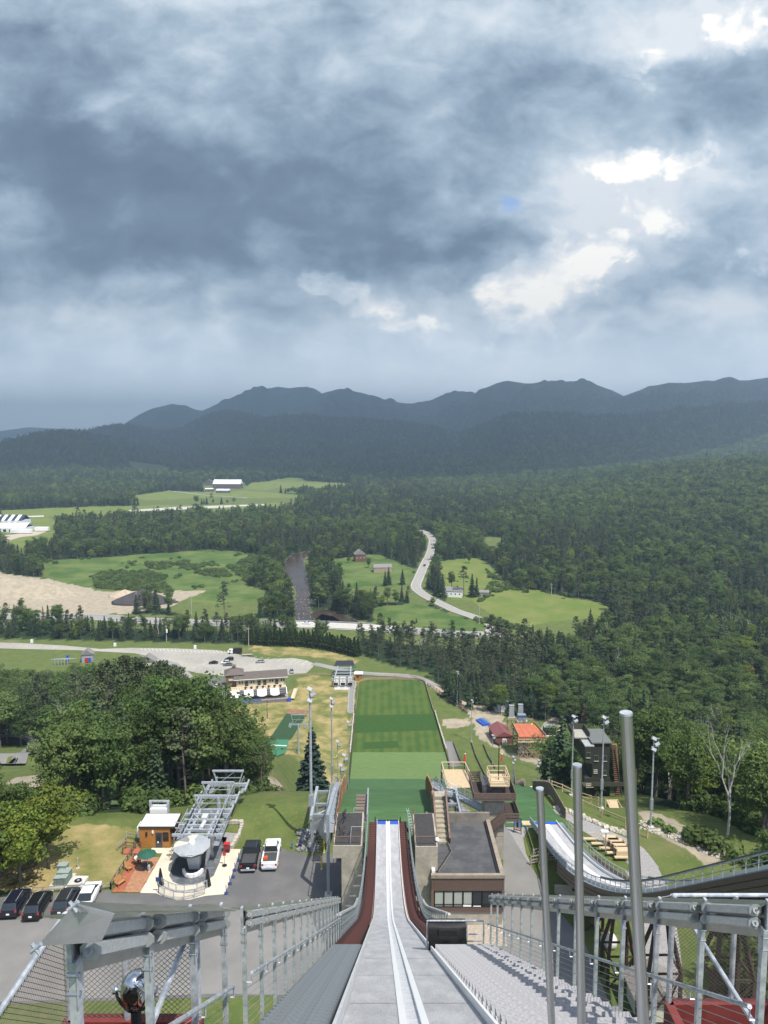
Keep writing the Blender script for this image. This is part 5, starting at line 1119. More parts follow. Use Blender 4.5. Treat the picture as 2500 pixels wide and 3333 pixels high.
part('roof_membrane', MB().loft([[(hx0, hy - .02, 65.81), (hx0, hy - .02, 65.84), (hx1 + .6, hy - .02, 65.84), (hx1 + .6, hy - .02, 65.81)], [(hx0, hy + 2.85, 65.95), (hx0, hy + 2.85, 65.98), (hx1 + .6, hy + 2.85, 65.98), (hx1 + .6, hy + 2.85, 65.95)]], True, True), mat('white_membrane', (.62, .61, .58), .7, 0, .08, 1), hut)
GLASSD = mat('dark_glass', (.02, .026, .03), .08, 0, .1, 2, spec=.8)
dr = part('door', MB().box((b0.x + 2.45, hy - .03, 64.0), (.82, .06, 2.0)), mat('slate_door', (.05, .055, .07), .5), hut); part('pane', MB().box((b0.x + 2.45, hy - .07, 64.15), (.5, .03, 1.4)), GLASSD, dr); part('notice', MB().box((b0.x + 2.35, hy - .095, 63.75), (.18, .01, .22)), WHITE, dr)
wn = part('window', MB().box((b0.x + 3.32, hy - .03, 64.45), (.72, .06, 1.15)), BLACK, hut); part('pane', MB().box((b0.x + 3.32, hy - .07, 64.45), (.58, .03, 1.0)), GLASSD, wn)
part('wall_light', MB().box((b0.x + 1.72, hy - .08, 65.1), (.2, .14, .34)), WHITE, hut); part('hose_reel', MB().box((b0.x + .9, hy - .06, 64.8), (.22, .1, .5)), BLACK, hut); part('side_wall', MB().box((hx1 + .25, hy + 1.9, 64.3), (.5, 1.6, 2.6)), mat('dark_brown', (0, 0, 0)), hut)
t = thing('hoist_frame', 'pale steel hoist frame and white tank behind the brown hut', 'steelwork', A_(310, 880)); y_ = hy + 4.4
part('frame', MB().beam((hx0 + .1, y_, 63), (hx0 + .1, y_, 66.9), .3).beam((hx0 + 2.4, y_, 63), (hx0 + 2.4, y_, 66.9), .3).beam((hx0 - .1, y_, 66.9), (hx0 + 2.6, y_, 66.9), .22), GALV, t); part('tank', MB().box((hx0 + 1.2, y_ + .2, 65.4), (2.2, 1.2, 1.2)), WHITE, t); part('cabinet', MB().box((hx0 - .3, hy + 1.5, 64.6), (.5, 1.6, 1.4)), WHITE, t)
# chairlift top station
LXC = -22.75
lift = thing('chairlift_station', 'grey steel top station of the chairlift with a round segmented canopy', 'chairlift', (LXC, 84.5, 63)); CANM = [mat('canopy_panel', (.40, .42, .43), .5, .3, .08, 2), mat('canopy_panel_pale', (.62, .57, .47), .5, .1, .06, 2), mat('canopy_panel_dark', (.30, .31, .31), .5, .3, .08, 2)]
CC = Vector((LXC - .1, 83.6, 66.45)); tilt = Matrix.Rotation(R(4), 3, 'X')
for k in range(10):
    a0, a1 = [2 * math.pi * (k + d) / 10 + .2 for d in (.0, 1.)]
    tri = [Vector((.25 * math.cos(a0), .25 * math.sin(a0), .32)), Vector((2.1 * math.cos(a0), 2.1 * math.sin(a0), 0)), Vector((2.18 * math.cos((a0 + a1) / 2), 2.18 * math.sin((a0 + a1) / 2), -.03)), Vector((2.1 * math.cos(a1), 2.1 * math.sin(a1), 0)), Vector((.25 * math.cos(a1), .25 * math.sin(a1), .32))]
    up_ = [CC + tilt @ v for v in tri]; lo_ = [v - Vector((0, 0, .05)) for v in up_]; part('canopy_panel', MB().add(up_ + lo_, [(0, 1, 2, 3, 4), (9, 8, 7, 6, 5)] + [(i, i + 5, (i + 1) % 5 + 5, (i + 1) % 5) for i in range(5)]), CANM[1 if k in (2, 4) else 2 if k == 3 else 0], lift)
part('canopy_cap', MB().ring(CC, .36, CC.z + .25, CC.z + .5, 18), WHITE, lift); part('bullwheel', MB().ring(CC, 2.0, CC.z - .32, CC.z - .12, 28), DARKST, lift); part('drive_ring', MB().ring(CC, 1.6, CC.z - .7, CC.z - .35, 20), mat('machine_grey', (.22, .23, .24), .5, .3, .3, 3), lift)
part('mast', MB().loft([[(LXC - .7, 84.2, 63), (LXC + .5, 84.2, 63), (LXC + .5, 85.4, 63), (LXC - .7, 85.4, 63)], [(LXC - 1.0, 83.6, 66), (LXC + .8, 83.6, 66), (LXC + .8, 85.6, 66), (LXC - 1.0, 85.6, 66)]], True, True), mat('pale_grey_paint', (.50, .52, .53), .5, 0, .08, 2), lift)
part('side_panel', MB().loft([[(LXC + 1.0, 85, 63), (LXC + 1.15, 85, 63), (LXC + 1.15, 89, 63), (LXC + 1.0, 89, 63)], [(LXC + 1.5, 84.2, 66.1), (LXC + 1.6, 84.2, 66.1), (LXC + 1.6, 89, 66.1), (LXC + 1.5, 89, 66.1)]], True, True), MATS['pale_grey_paint'], lift)
for s in (-1, 1):
    part('track_beam', MB().beam((LXC + s * 1.2, 85, 66.2), (LXC + s * 1.2, 92, 66.2), .3, .45), GALV, lift); part('walkway', MB().box((LXC + s * 2.4, 88.5, 65.6), (.7, 7, .06)), GALV_D, lift)
    rl = MB().path([(LXC + s * 2.8, 85.5, 66.6), (LXC + s * 2.8, 92, 66.6)], .04, 5).path([(LXC + s * 2.8, 85.5, 66.1), (LXC + s * 2.8, 92, 66.1)], .03, 4)
    for y in np.arange(85.5, 92, 1.5): rl.tube((LXC + s * 2.8, y, 65.6), (LXC + s * 2.8, y, 66.65), .035, 4)
    part('walkway_rail', rl, GALV, lift)
    for y in np.arange(86, 92, .9): part('sheave', MB().tube((LXC + s * 1.95 - .08, y, 66.55), (LXC + s * 1.95 + .08, y, 66.55), .26, 10), DARKST, lift)
    part('sheave_beam', MB().beam((LXC + s * 1.75, 85.5, 66.5), (LXC + s * 1.75, 99.5, 66.4), .12, .3), GALV, lift)
for y, hw, z in ((85.8, 3.1, 66.5), (86.9, 2.6, 66.5), (88, 2.9, 66.5), (89.3, 2.5, 66.5), (90.7, 2.8, 66.5)):
    part('cross_tube', MB().beam((LXC - hw, y, z), (LXC + hw, y, z), .24, .3), GALV, lift)
for y in (87, 90.5):
    for s in (-1, 1): part('leg', MB().beam((LXC + s * 1.2, y, 66.2), (LXC + s * 1.5, y, 62.6), .32), GALV, lift)
part('motor', MB().tube((LXC + .1, 87, 66.7), (LXC + .2, 88.6, 66.7), .25, 10).box((LXC, 89.6, 66.7), (.7, 1.0, .5)), MATS['pale_grey_paint'], lift)
for k in range(14): a = Vector((LXC + rng.uniform(-2.2, 2.2), rng.uniform(86, 93), rng.uniform(65.4, 66.8))); part('strut', MB().beam(a, a + Vector((rng.choice([-1, 1]) * rng.uniform(.2, 1.6), rng.uniform(-1.6, 1.6), rng.uniform(-.6, .9))), .1), GALV, lift)
def lift_tower(Y, z, xo, label, hw=2.6, top=2.0, group=None):
    x = LXC + xo; g_ = Hs(x, Y); t = thing('lift_tower', label, 'lift tower', (x, Y, g_), group)
    part('mast', MB().tube((x, Y, g_ - .5), (x, Y, z), .38, 12, .28), GALV, t); part('crossarm', MB().beam((x - hw, Y, z), (x + hw, Y, z), .3, .42), GALV, t)
    for s in (-1, 1):
        part('frame_leg', MB().beam((x + s * hw * .55, Y, z), (x + s * hw * .8, Y, z + top), .16), GALV, t)
        for k in range(-3, 4): part('sheave', MB().tube((x + s * hw - .07, Y + k * .42, z - .25), (x + s * hw + .07, Y + k * .42, z - .25), .19, 8), DARKST, t)
        part('sheave_train', MB().beam((x + s * hw, Y - 1.6, z - .1), (x + s * hw, Y + 1.6, z - .1), .2, .25), GALV, t); part('catwalk', MB().box((x + s * (hw - .45), Y, z - .45), (.5, 3.2, .05)), GALV_D, t)
        part('catwalk_rail', MB().path([(x + s * (hw - .7), Y - 1.6, z - .4), (x + s * (hw - .7), Y - 1.6, z + .5), (x + s * (hw - .7), Y + 1.6, z + .5), (x + s * (hw - .7), Y + 1.6, z - .4)], .03, 4), GALV, t)
    part('lifting_bar', MB().beam((x - hw * .85, Y, z + top), (x + hw * .85, Y, z + top), .24), GALV, t); part('mid_bar', MB().beam((x - hw * .65, Y, z + top * .5), (x + hw * .65, Y, z + top * .5), .08).beam((x - hw * .5, Y, z + top * .1), (x + hw * .3, Y, z + top * .9), .07), GALV, t)
    return t
gL = 'close set lift towers just beyond the chairlift station'
lift_tower(92.3, 66.2, .15, 'nearest of three close lift towers beyond the chairlift station', group=gL); lift_tower(95.8, 66.3, .3, 'middle of three close lift towers beyond the chairlift station', group=gL); lift_tower(99.3, 66.3, .95, 'farthest of three close lift towers beyond the chairlift station', group=gL)
for x in (-2.6, 2.6):
    t = thing('haul_cable', ('left' if x < 0 else 'right') + ' haul rope of the chairlift above the left yellow field', 'cable', (LXC + x, 98, 66.8)); pe = PY(1100, 2235, 312)
    c_ = [Vector((LXC + x, 86, 66.7)), Vector((LXC + 1. + x, 99, 66.2)), Vector((-24 + x, 150, 46)), Vector((-27.5 + x * .8, 243, 18.3)), Vector((pe.x + x * .5, 312, 4))]; part('rope', MB().path(c_, .03, 4), DARKST, t)
# guard fence round the front of the pad
t = thing('guard_fence', 'curved galvanised guard fence at the front of the chairlift pad', 'fence', A_(700, 1700)); arc = [A_(x, y) for x, y in ((430, 1690), (500, 1738), (610, 1765), (735, 1768), (860, 1745), (985, 1700))]; arc2 = [A_(x, y) for x, y in ((470, 1600), (550, 1650), (640, 1680), (740, 1690), (890, 1675), (1010, 1630))]
for a_, h_ in ((arc, 1.1), (arc2, 1.0)):
    for a, b in zip(a_, a_[1:]):
        f = part('panel', MB().beam(a + Vector((0, 0, h_)), b + Vector((0, 0, h_)), .06).beam(a + Vector((0, 0, .12)), b + Vector((0, 0, .12)), .05), GALV, t); q = MB()
        for k in range(1, 12): c = a.lerp(b, k / 12); q.tube(c + Vector((0, 0, .12)), c + Vector((0, 0, h_)), .012, 3)
        part('bars', q, GALV, f, kind='stuff')
    for a in a_: part('post', MB().tube(a, a + Vector((0, 0, h_ + .05)), .05, 6), GALV, t)
for (x, y), lb in (((455, 1590), 'black draped stand at the left end of the curved guard fence'), ((1020, 1600), 'black draped stand at the right end of the curved guard fence')):
    p = A_(x, y); t = thing('draped_stand', lb, 'stand', p); part('drape', MB().loft([[(p.x + .38 * math.cos(a) * (1 + .2 * math.sin(5 * a)), p.y + .38 * math.sin(a), 63) for a in np.linspace(0, 6.28, 13)[:-1]], [(p.x + .1 * math.cos(a), p.y + .1 * math.sin(a), 65) for a in np.linspace(0, 6.28, 13)[:-1]]], True, True), TARP, t); part('top', MB().ring(p, .1, 65, 65.06, 8), BLACK, t)
p = A_(430, 1690); t = thing('sign_panel', 'small navy sign on a post at the left end of the guard fence', 'sign', p); part('post', MB().tube(p, p + Vector((0, 0, 1.6)), .05, 6), GALV, t); part('face', MB().box(p + Vector((0, -.05, 1.75)), (.55, .04, .5)), mat('navy_paint', (.03, .05, .16), .5), t)
# umbrella, table, chairs, person
p = A_(300, 1420); um = thing('patio_umbrella', 'green eight sided patio umbrella on the plank deck', 'umbrella', p); part('pole', MB().tube(p, p + Vector((0, 0, 2.45)), .03, 6), STEEL, um)
cc = p + Vector((-.05, 0, 2.55)); n8 = [cc + Vector((1.15 * math.cos(a), 1.15 * math.sin(a), -.42)) for a in np.linspace(.2, 6.483, 9)[:-1]]; GRN = mat('green_canvas', (.012, .085, .055), .8, 0, .1, 3)
for i in range(8): part('gore', MB().add([cc, n8[i], n8[(i + 1) % 8], cc - Vector((0, 0, .03)), n8[i] - Vector((0, 0, .03)), n8[(i + 1) % 8] - Vector((0, 0, .03))], [(0, 1, 2), (5, 4, 3), (1, 4, 5, 2)]), GRN, um)
tb = thing('patio_table', 'round dark metal table under the green umbrella', 'table', p + Vector((-.35, .1, 0))); c = p + Vector((-.35, .1, 0)); part('top', MB().ring(c, .5, 63.72, 63.76, 14), DARKST, tb)
for k in range(3): part('leg', MB().tube(c + Vector((0, 0, .7)), c + Vector((.4 * math.cos(k * 2.1), .4 * math.sin(k * 2.1), 0)), .025, 5), DARKST, tb)
t = thing('heater_box', 'small grey cabinet at the foot of the green umbrella', 'cabinet', A_(310, 1425)); part('body', MB().box(A_(310, 1425) + Vector((.12, -.2, .5)), (.22, .22, 1.0)), MATS['pale_grey_paint'], t); part('door', MB().box(A_(310, 1425) + Vector((.12, -.32, .55)), (.16, .02, .5)), GALV_D, t)
def chair(p, rz, m, label, wide=.6, group=None):
    t = thing('deck_chair', label, 'chair', p, group, rz)
    for k in range(5): part('seat_slat', MB().box((0, -.25 + k * .11, .38 - k * .02), (wide, .09, .03)), m, t, local=True)
    for k in range(int(wide / .12)): part('back_slat', MB().beam((-wide / 2 + .06 + k * .12, .22, .36), (-wide / 2 + .06 + k * .12, .5, 1.0), .09, .025), m, t, local=True)
    for s in (-1, 1):
        part('armrest', MB().box((s * (wide / 2 + .04), -.02, .6), (.1, .62, .03)), m, t, local=True)
        part('leg', MB().beam((s * wide / 2, -.3, 0), (s * wide / 2, -.28, .6), .06), m, t, local=True); part('leg', MB().beam((s * wide / 2, .35, 0), (s * wide / 2, .2, .6), .06), m, t, local=True)
        part('rocker', MB().path([(s * wide / 2, -.45, .06), (s * wide / 2, 0, .0), (s * wide / 2, .55, .08)], .03, 4), m, t, local=True)
    return t
OCH = mat('orange_timber', (.38, .19, .07), .6, 0, .1, 3)
chair(A_(170, 1350) + Vector((0, 0, .12)), 1.2, mat('brown_timber', (.22, .10, .05), .6), 'brown rocking chair holding the person in a white shirt'); chair(A_(75, 1425) + Vector((0, 0, .12)), 1.0, OCH, 'empty orange wooden chair beside the deck fence, behind the orange bench'); chair(R4(765, 1625) + Vector((0, 0, .12)), 1.15, OCH, 'orange wooden bench at the near end of the plank deck', 1.15)
# ---- people: one skinned body each, clothes and hair as children
def person(loc, rz, joints, edges, radii, skin, label, shirt=None, trousers=None, hair=(.05, .03, .02)):
    t = thing('person', label, 'person', loc, None, rz)
    me = bpy.data.meshes.new('body'); me.from_pydata(joints, edges, []); me.materials.append(skin); ob = bpy.data.objects.new('body', me); COL.objects.link(ob); ob.parent = t
    sk_ = ob.modifiers.new('skin', 'SKIN'); 
    for i, r_ in enumerate(radii): me.skin_vertices[0].data[i].radius = (r_, r_)
    me.skin_vertices[0].data[0].use_root = True; ob.modifiers.new('sub', 'SUBSURF').levels = 1
    def cloth(name, ids, m, grow):
        ids = list(ids); mp = {v: i for i, v in enumerate(ids)}; m2 = bpy.data.meshes.new(name); m2.from_pydata([joints[i] for i in ids], [(mp[a], mp[b]) for a, b in edges if a in mp and b in mp], []); m2.materials.append(m)
        o = bpy.data.objects.new(name, m2); COL.objects.link(o); o.parent = t; o.modifiers.new('skin', 'SKIN')
        for i, v in enumerate(ids): m2.skin_vertices[0].data[i].radius = (radii[v] * grow, radii[v] * grow)
        m2.skin_vertices[0].data[0].use_root = True; o.modifiers.new('sub', 'SUBSURF').levels = 1
    if shirt: cloth('shirt', *shirt)
    if trousers: cloth('trousers', *trousers)
    hp = joints[5]; h = MB(); rows = []
    for k in range(5): a = k / 4 * 1.5; rows.append([(hp[0] + .115 * math.cos(a) * math.cos(b), hp[1] + .02 + .125 * math.cos(a) * math.sin(b), hp[2] + .02 + .13 * math.sin(a)) for b in np.linspace(0, 6.283, 13)[:-1]])
    h.loft(rows, True, True); part('hair', h, mat('hair_%d' % int(hair[0] * 1000), hair, .7), t, local=True, smooth=True); return t
SKIN = mat('skin', (.45, .26, .18), .6, 0, .03)
# indices: 0 pelvis 1 belly 2 chest 3 neck 4 jaw 5 head | 6-8 arm L (shoulder, elbow, hand) 9-11 arm R | 12-14 leg L (hip, knee, foot) 15-17 leg R | 18/19 toes
EDG = [(0, 1), (1, 2), (2, 3), (3, 4), (4, 5), (2, 6), (6, 7), (7, 8), (2, 9), (9, 10), (10, 11), (0, 12), (12, 13), (13, 14), (0, 15), (15, 16), (16, 17), (14, 18), (17, 19)]
RAD = [.14, .13, .16, .055, .075, .10, .065, .045, .035, .065, .045, .035, .09, .06, .04, .09, .06, .04, .035, .035]
SIT = [(0, .05, .48), (0, .12, .66), (0, .2, .9), (0, .24, 1.06), (0, .22, 1.14), (0, .2, 1.22), (-.2, .18, .96), (-.27, .0, .72), (-.22, -.22, .66), (.2, .18, .96), (.27, .0, .72), (.22, -.22, .66), (-.1, .02, .46), (-.13, -.42, .5), (-.13, -.5, .06), (.1, .02, .46), (.13, -.42, .5), (.13, -.5, .06), (-.13, -.66, .04), (.13, -.66, .04)]
STD = [(0, 0, .95), (0, .0, 1.12), (0, .0, 1.36), (0, 0, 1.5), (0, -.01, 1.57), (0, -.01, 1.66), (-.2, 0, 1.4), (-.25, .02, 1.12), (-.24, -.1, .88), (.2, 0, 1.4), (.25, .02, 1.12), (.24, -.1, .88), (-.1, 0, .9), (-.11, -.02, .5), (-.12, .02, .08), (.1, 0, .9), (.11, -.02, .5), (.12, .02, .08), (-.12, -.13, .05), (.12, -.13, .05)]
UP = [2, 1, 6, 7, 9, 10]; LEGS = [0, 12, 13, 14, 15, 16, 17]
person(A_(170, 1350) + Vector((0, 0, .12)), 1.2, SIT, EDG, RAD, SKIN, 'person in a white shirt and dark trousers sitting in the rocking chair', (UP, mat('white_shirt', (.72, .72, .72), .8), 1.2), (LEGS, mat('dark_trousers', (.02, .02, .025), .8), 1.15))
# cabinets, slab, bollard
t = thing('transformer_cabinet', 'group of grey green electrical cabinets on the dry grass', 'cabinet', R4(398, 1620)); c = R4(398, 1600); GG = mat('green_grey_paint', (.16, .21, .18), .5, 0, .1, 2)
part('base_slab', MB().box((c.x, c.y, 63.1), (2.1, 2.8, .2)), CONC_L, t)
for dx, dy, sx_, sy_, h_ in ((-.4, 1.3, 1.5, 1.2, 1.9), (.35, .2, 1.9, 1.6, 1.5), (-.2, -1.2, 1.2, 1.0, 1.2), (.9, -1.2, .9, 1.1, 1.3)): dx, dy, sx_, sy_, h_ = dx * .68, dy * .68, sx_ * .68, sy_ * .68, h_ * .75; b = part('box', MB().box((c.x + dx, c.y + dy, 63.2 + h_ / 2), (sx_, sy_, h_)), GG, t); part('lid', MB().box((c.x + dx, c.y + dy, 63.22 + h_), (sx_ + .1, sy_ + .1, .06)), mat('pale_green_paint', (.26, .31, .28), .5), b); part('door_gap', MB().box((c.x + dx, c.y + dy - sy_ / 2 - .005, 63.2 + h_ / 2), (.03, .01, h_ * .85)), BLACK, b)
t = thing('vent_slab', 'pale concrete slab with a dark round cover on the dry grass', 'slab', R4(498, 1610)); c = R4(498, 1608); part('slab', MB().box((c.x, c.y, 63.15), (1.7, 1.9, .3)), CONC_L, t); part('cover', MB().ring(c, .45, 63.3, 63.34, 16), BLACK, t); part('hub', MB().ring(c, .15, 63.34, 63.38, 10), GALV, t)
for (x, y), lb, h_ in (((495, 1515), 'short grey lamp bollard on the dry grass', 1.4), ((525, 1640), 'white marker post beside the vent slab', 1.2)):
    p = R4(x, y); t = thing('bollard', lb, 'bollard', p); part('stem', MB().tube(p, p + Vector((0, 0, h_)), .06, 8), WHITE if h_ < 1.3 else GALV, t); part('foot', MB().box(p + Vector((0, 0, .05)), (.35, .35, .1)), CONC_L, t)
gS = 'blue based stanchions along the right edge of the pad'
for k, (x, y) in enumerate(((1240, 1695), (1284, 1580), (1322, 1500), (1345, 1420), (1390, 1300))):
    p = A_(x, y); t = thing('stanchion', ['nearest', 'second nearest', 'middle', 'second farthest', 'farthest'][k] + ' of the navy stanchions along the right edge of the pad', 'stanchion', p, gS); part('base', MB().box(p + Vector((0, 0, .08)), (.42, .42, .12)), mat('navy_paint', (0, 0, 0)), t); part('stem', MB().tube(p, p + Vector((0, 0, 1.05)), .045, 6), mat('navy_paint', (0, 0, 0)), t)
p = A_(1220, 1360); t = thing('stand_sign', 'small red sign on a black round foot at the lift pad', 'sign', p); part('foot', MB().ring(p, .3, 63.04, 63.12, 14), BLACK, t); part('stem', MB().tube(p, p + Vector((0, 0, 1.4)), .025, 5), DARKST, t); part('face', MB().box(p + Vector((0, 0, 1.55)), (.4, .04, .45)), mat('sign_red', (.45, .03, .02), .5), t)
p = A_(1250, 1190); t = thing('control_box', 'red and black control box beside the gravel bay', 'box', p); part('body', MB().box(p + Vector((0, 0, .55)), (.7, .5, 1.1)), mat('dark_red_paint', (.20, .02, .03), .5), t); part('panel', MB().box(p + Vector((.1, -.27, .25)), (.45, .03, .4)), BLACK, t); part('roof', MB().box(p + Vector((0, 0, 1.13)), (.8, .6, .06)), mat('sign_red', (0, 0, 0)), t)
for x, y, lb in ((1055, 2775, 'farther yellow bollard beside the left pier'), (1047, 2830, 'nearer yellow bollard beside the left pier')):
    p = G(x, y, 63); t = thing('bollard', lb, 'bollard', p); part('stem', MB().tube(p, p + Vector((0, 0, 1.7)), .09, 8), MATS['yellow_paint'], t); part('foot', MB().ring(p, .16, 63.02, 63.08, 8), CONC_L, t)
p = G(951, 2765, 63); t = thing('hydrant', 'blue standpipe at the grass edge behind the trucks', 'hydrant', p); part('stem', MB().tube(p, p + Vector((0, 0, .9)), .08, 8), mat('mid_blue', (.04, .12, .32), .5), t); part('cap', MB().tube(p + Vector((-.15, 0, .75)), p + Vector((.15, 0, .75)), .06, 6), MATS['mid_blue'], t)
# boulders under the lamp mast
t = thing('rock_heap', 'heap of grey broken rock round the foot of the tall lamp mast', 'rocks', G(985, 2740, 63)); q = MB()
for k in range(170):
    p = G(rng.uniform(968, 1040), 2700 + 50 * rng.uniform(0, 1), 64); z = Hs(p.x, p.y) + rng.uniform(0, .25); s = rng.uniform(.12, .34); M_ = Matrix.Rotation(rng.uniform(0, 6), 3, Vector(rng.normal(size=3)).normalized()); q.box((p.x, p.y, z), (s * 1.5, s, s * .8), M=M_)
part('rubble', q, mat('grey_rock', (.22, .22, .23), .9, 0, .35, 2), t, kind='stuff')
w = thing('wing_wall', 'curved pale concrete wing wall left of the left pier', 'wall', (-7.2, 88, 63)); q = MB(); wp = [G(1013, 2680, 66), G(1030, 2720, 64.6), G(1060, 2745, 63.5), G(1078, 2752, 63.3)]
tops = [PY(1014, 2664, 91), PY(1040, 2652, 90), PY(1075, 2636, 88.5)]; rows = [[(a.x, a.y, 62.5), (a.x, a.y, a.z), (a.x, a.y + .35, a.z), (a.x, a.y + .35, 62.5)] for a in tops]; part('face', MB().loft(rows, True, True), CONC_L, w); part('coping', MB().path([tuple(a + Vector((0, .17, .08))) for a in tops], .16, 4), WHITE, w)
# ---- vehicles
def car_meshes():
    out = {}
    def sect(pts, xs): return pts
    def body(prof, wid, m):       # prof: list of (y, zlow, zhigh, halfwidth)
        rows = []
        for y, z0, z1, hw in prof: rows.append([(-hw * .93, y, z0), (-hw, y, z0 + (z1 - z0) * .45), (-hw * .96, y, z1 - .04), (-hw * .84, y, z1), (hw * .84, y, z1), (hw * .96, y, z1 - .04), (hw, y, z0 + (z1 - z0) * .45), (hw * .93, y, z0)])
        return MB().loft([r_[::-1] for r_ in rows], True, True)
    return body
cb = car_meshes()
PAINT = {k: mat('paint_' + k, c, .22, .2 if k != 'white' else 0, .03, 2, spec=.7) for k, c in dict(black=(.012, .013, .016), navy=(.014, .016, .03), white=(.75, .76, .77), silver=(.36, .38, .40), grey=(.12, .13, .14), red=(.25, .02, .02), charcoal=(.03, .032, .035)).items()}
TYRE = mat('tyre', (.018, .018, .018), .85); RIM = mat('rim', (.38, .38, .38), .35, .8); RLIGHT = mat('tail_lamp', (.35, .02, .015), .3); HLIGHT = mat('head_lamp', (.6, .6, .58), .15)
def car(kind, col, loc, rz, label, group=None, lod=0):
    t = thing('pickup_truck' if kind == 'pickup' else 'parked_car' if lod < 2 else 'moving_car', label, 'pickup truck' if kind == 'pickup' else 'car', loc, group, rz); P_ = PAINT[col]
    if kind == 'pickup':
        L_, W, hc, hd_ = 5.8, .99, 1.88, 1.15
        part('body', cb([(-2.9, .5, 1.12, .95), (-2.8, .38, 1.18, W), (.1, .36, 1.2, W), (1.75, .36, 1.22, W), (2.6, .36, 1.12, W), (2.9, .5, .98, .88)], W, P_), P_, t, local=True)
        part('bed', MB().box((0, -1.65, 1.195), (1.6, 2.05, .03)).box((0, -1.65, 1.21), (1.5, 1.9, .02)), mat('bed_liner', (.05, .05, .05), .7), t, local=True); part('bed_rim', MB().box((-.9, -1.65, 1.25), (.12, 2.2, .12)).box((.9, -1.65, 1.25), (.12, 2.2, .12)).box((0, -2.8, 1.25), (1.9, .1, .12)), P_, t, local=True)
        cab = [(-.55, 1.15, 1.2, .9), (-.45, 1.15, 1.84, .76), (.9, 1.15, 1.86, .76), (1.45, 1.15, 1.2, .88)]; ry = (-.35, .85)
    else:
        suv = kind == 'suv'; W = .93; top = 1.68 if suv else 1.45
        pr_ = [(-2.32, .5, .95, .84), (-2.22, .32, 1.02, W)] + [(-1.2, .3, 1.05, W), (.7, .3, 1.02, W), (1.9, .32, .92, W), (2.25, .42, .78, .82)]
        part('body', cb(pr_, W, P_), P_, t, local=True)
        cab = ([(-2.18, 1.0, 1.08, .82), (-1.8, 1.0, top - .05, .72), (-.4, 1.0, top, .74), (.45, 1.0, top - .05, .73), (1.25, 1.0, 1.04, .84)] if suv else [(-1.85, 1.0, 1.05, .80), (-1.1, 1.0, top - .04, .68), (-.2, 1.0, top, .7), (.4, 1.0, top - .05, .68), (1.3, 1.0, 1.02, .82)]); ry = (-1.65 if suv else -1.0, .35)
    part('windows', cb(cab, .8, GLASSD), GLASSD, t, local=True)
    zt = max(c_[2] for c_ in cab); part('roof', MB().box((0, (ry[0] + ry[1]) / 2, zt + .005), (1.28, ry[1] - ry[0], .05)), P_, t, local=True)
    if lod < 2:
        yw = 1.45 if kind != 'pickup' else 1.85
        for sx_ in (-1, 1):
            for sy_ in (-1, 1):
                w_ = part('wheel', MB().tube((sx_ * .78, sy_ * yw, .36), (sx_ * .97, sy_ * yw, .36), .36, 14), TYRE, t, local=True); part('rim', MB().tube((sx_ * .96, sy_ * yw, .36), (sx_ * .985, sy_ * yw, .36), .22, 10), RIM, w_, local=True)
            ye = -2.85 if kind == 'pickup' else -2.24; yf = 2.78 if kind == 'pickup' else 2.12
            part('tail_lamp', MB().box((sx_ * .8, ye - .02, .95), (.2, .1, .26)), RLIGHT, t, local=True); part('head_lamp', MB().box((sx_ * .72, yf + .03, .74), (.3, .14, .14)), HLIGHT, t, local=True)
            part('mirror', MB().box((sx_ * 1.03, .95, 1.12), (.18, .1, .14)), P_, t, local=True)
        part('number_plate', MB().box((0, (-2.95 if kind == 'pickup' else -2.33), .72), (.34, .03, .17)), WHITE, t, local=True); part('bumper', MB().box((0, (-2.93 if kind == 'pickup' else -2.28), .5), (1.7, .12, .18)), GALV if kind == 'pickup' else BLACK, t, local=True)
        if kind == 'suv':
            for sx_ in (-1, 1): part('roof_rail', MB().beam((sx_ * .6, -1.6, zt + .09), (sx_ * .6, .3, zt + .09), .04), GALV, t, local=True)
    return t
for x, y, k, c, lb in ((20, 2998, 'suv', 'navy', 'dark blue estate with roof bars, leftmost of the near parked cars'), (93, 3006, 'suv', 'black', 'black people carrier, second from left of the near parked cars'), (187, 2992, 'suv', 'charcoal', 'black hatchback behind the folded plate, third of the near parked cars'), (262, 2972, 'car', 'white', 'white saloon, rightmost of the near parked cars')):
    p = G(x, y, 63); car(k, c, (p.x, p.y + 2.3, 63.03), R(5), lb, 'cars parked below the rail fence')
p = G(807, 2845, 63); car('pickup', 'black', (p.x - .15, p.y + 2.9, 63.03), R(3), 'black pickup truck parked beside the chairlift pad')
p = G(875, 2840, 63); car('pickup', 'white', (p.x - .1, p.y + 2.9, 63.03), R(3), 'white pickup truck with an orange tank in its bed'); t = thing('orange_tank', 'small orange fuel can in the bed of the white pickup', 'can', (p.x - .5, p.y + .8, 64.26)); part('body', MB().box((p.x - .5, p.y + .8, 64.4), (.5, .35, .3)), mat('orange_plastic', (.6, .12, .03), .5), t); part('handle', MB().box((p.x - .5, p.y + .8, 64.6), (.3, .05, .06)), MATS['orange_plastic'], t)
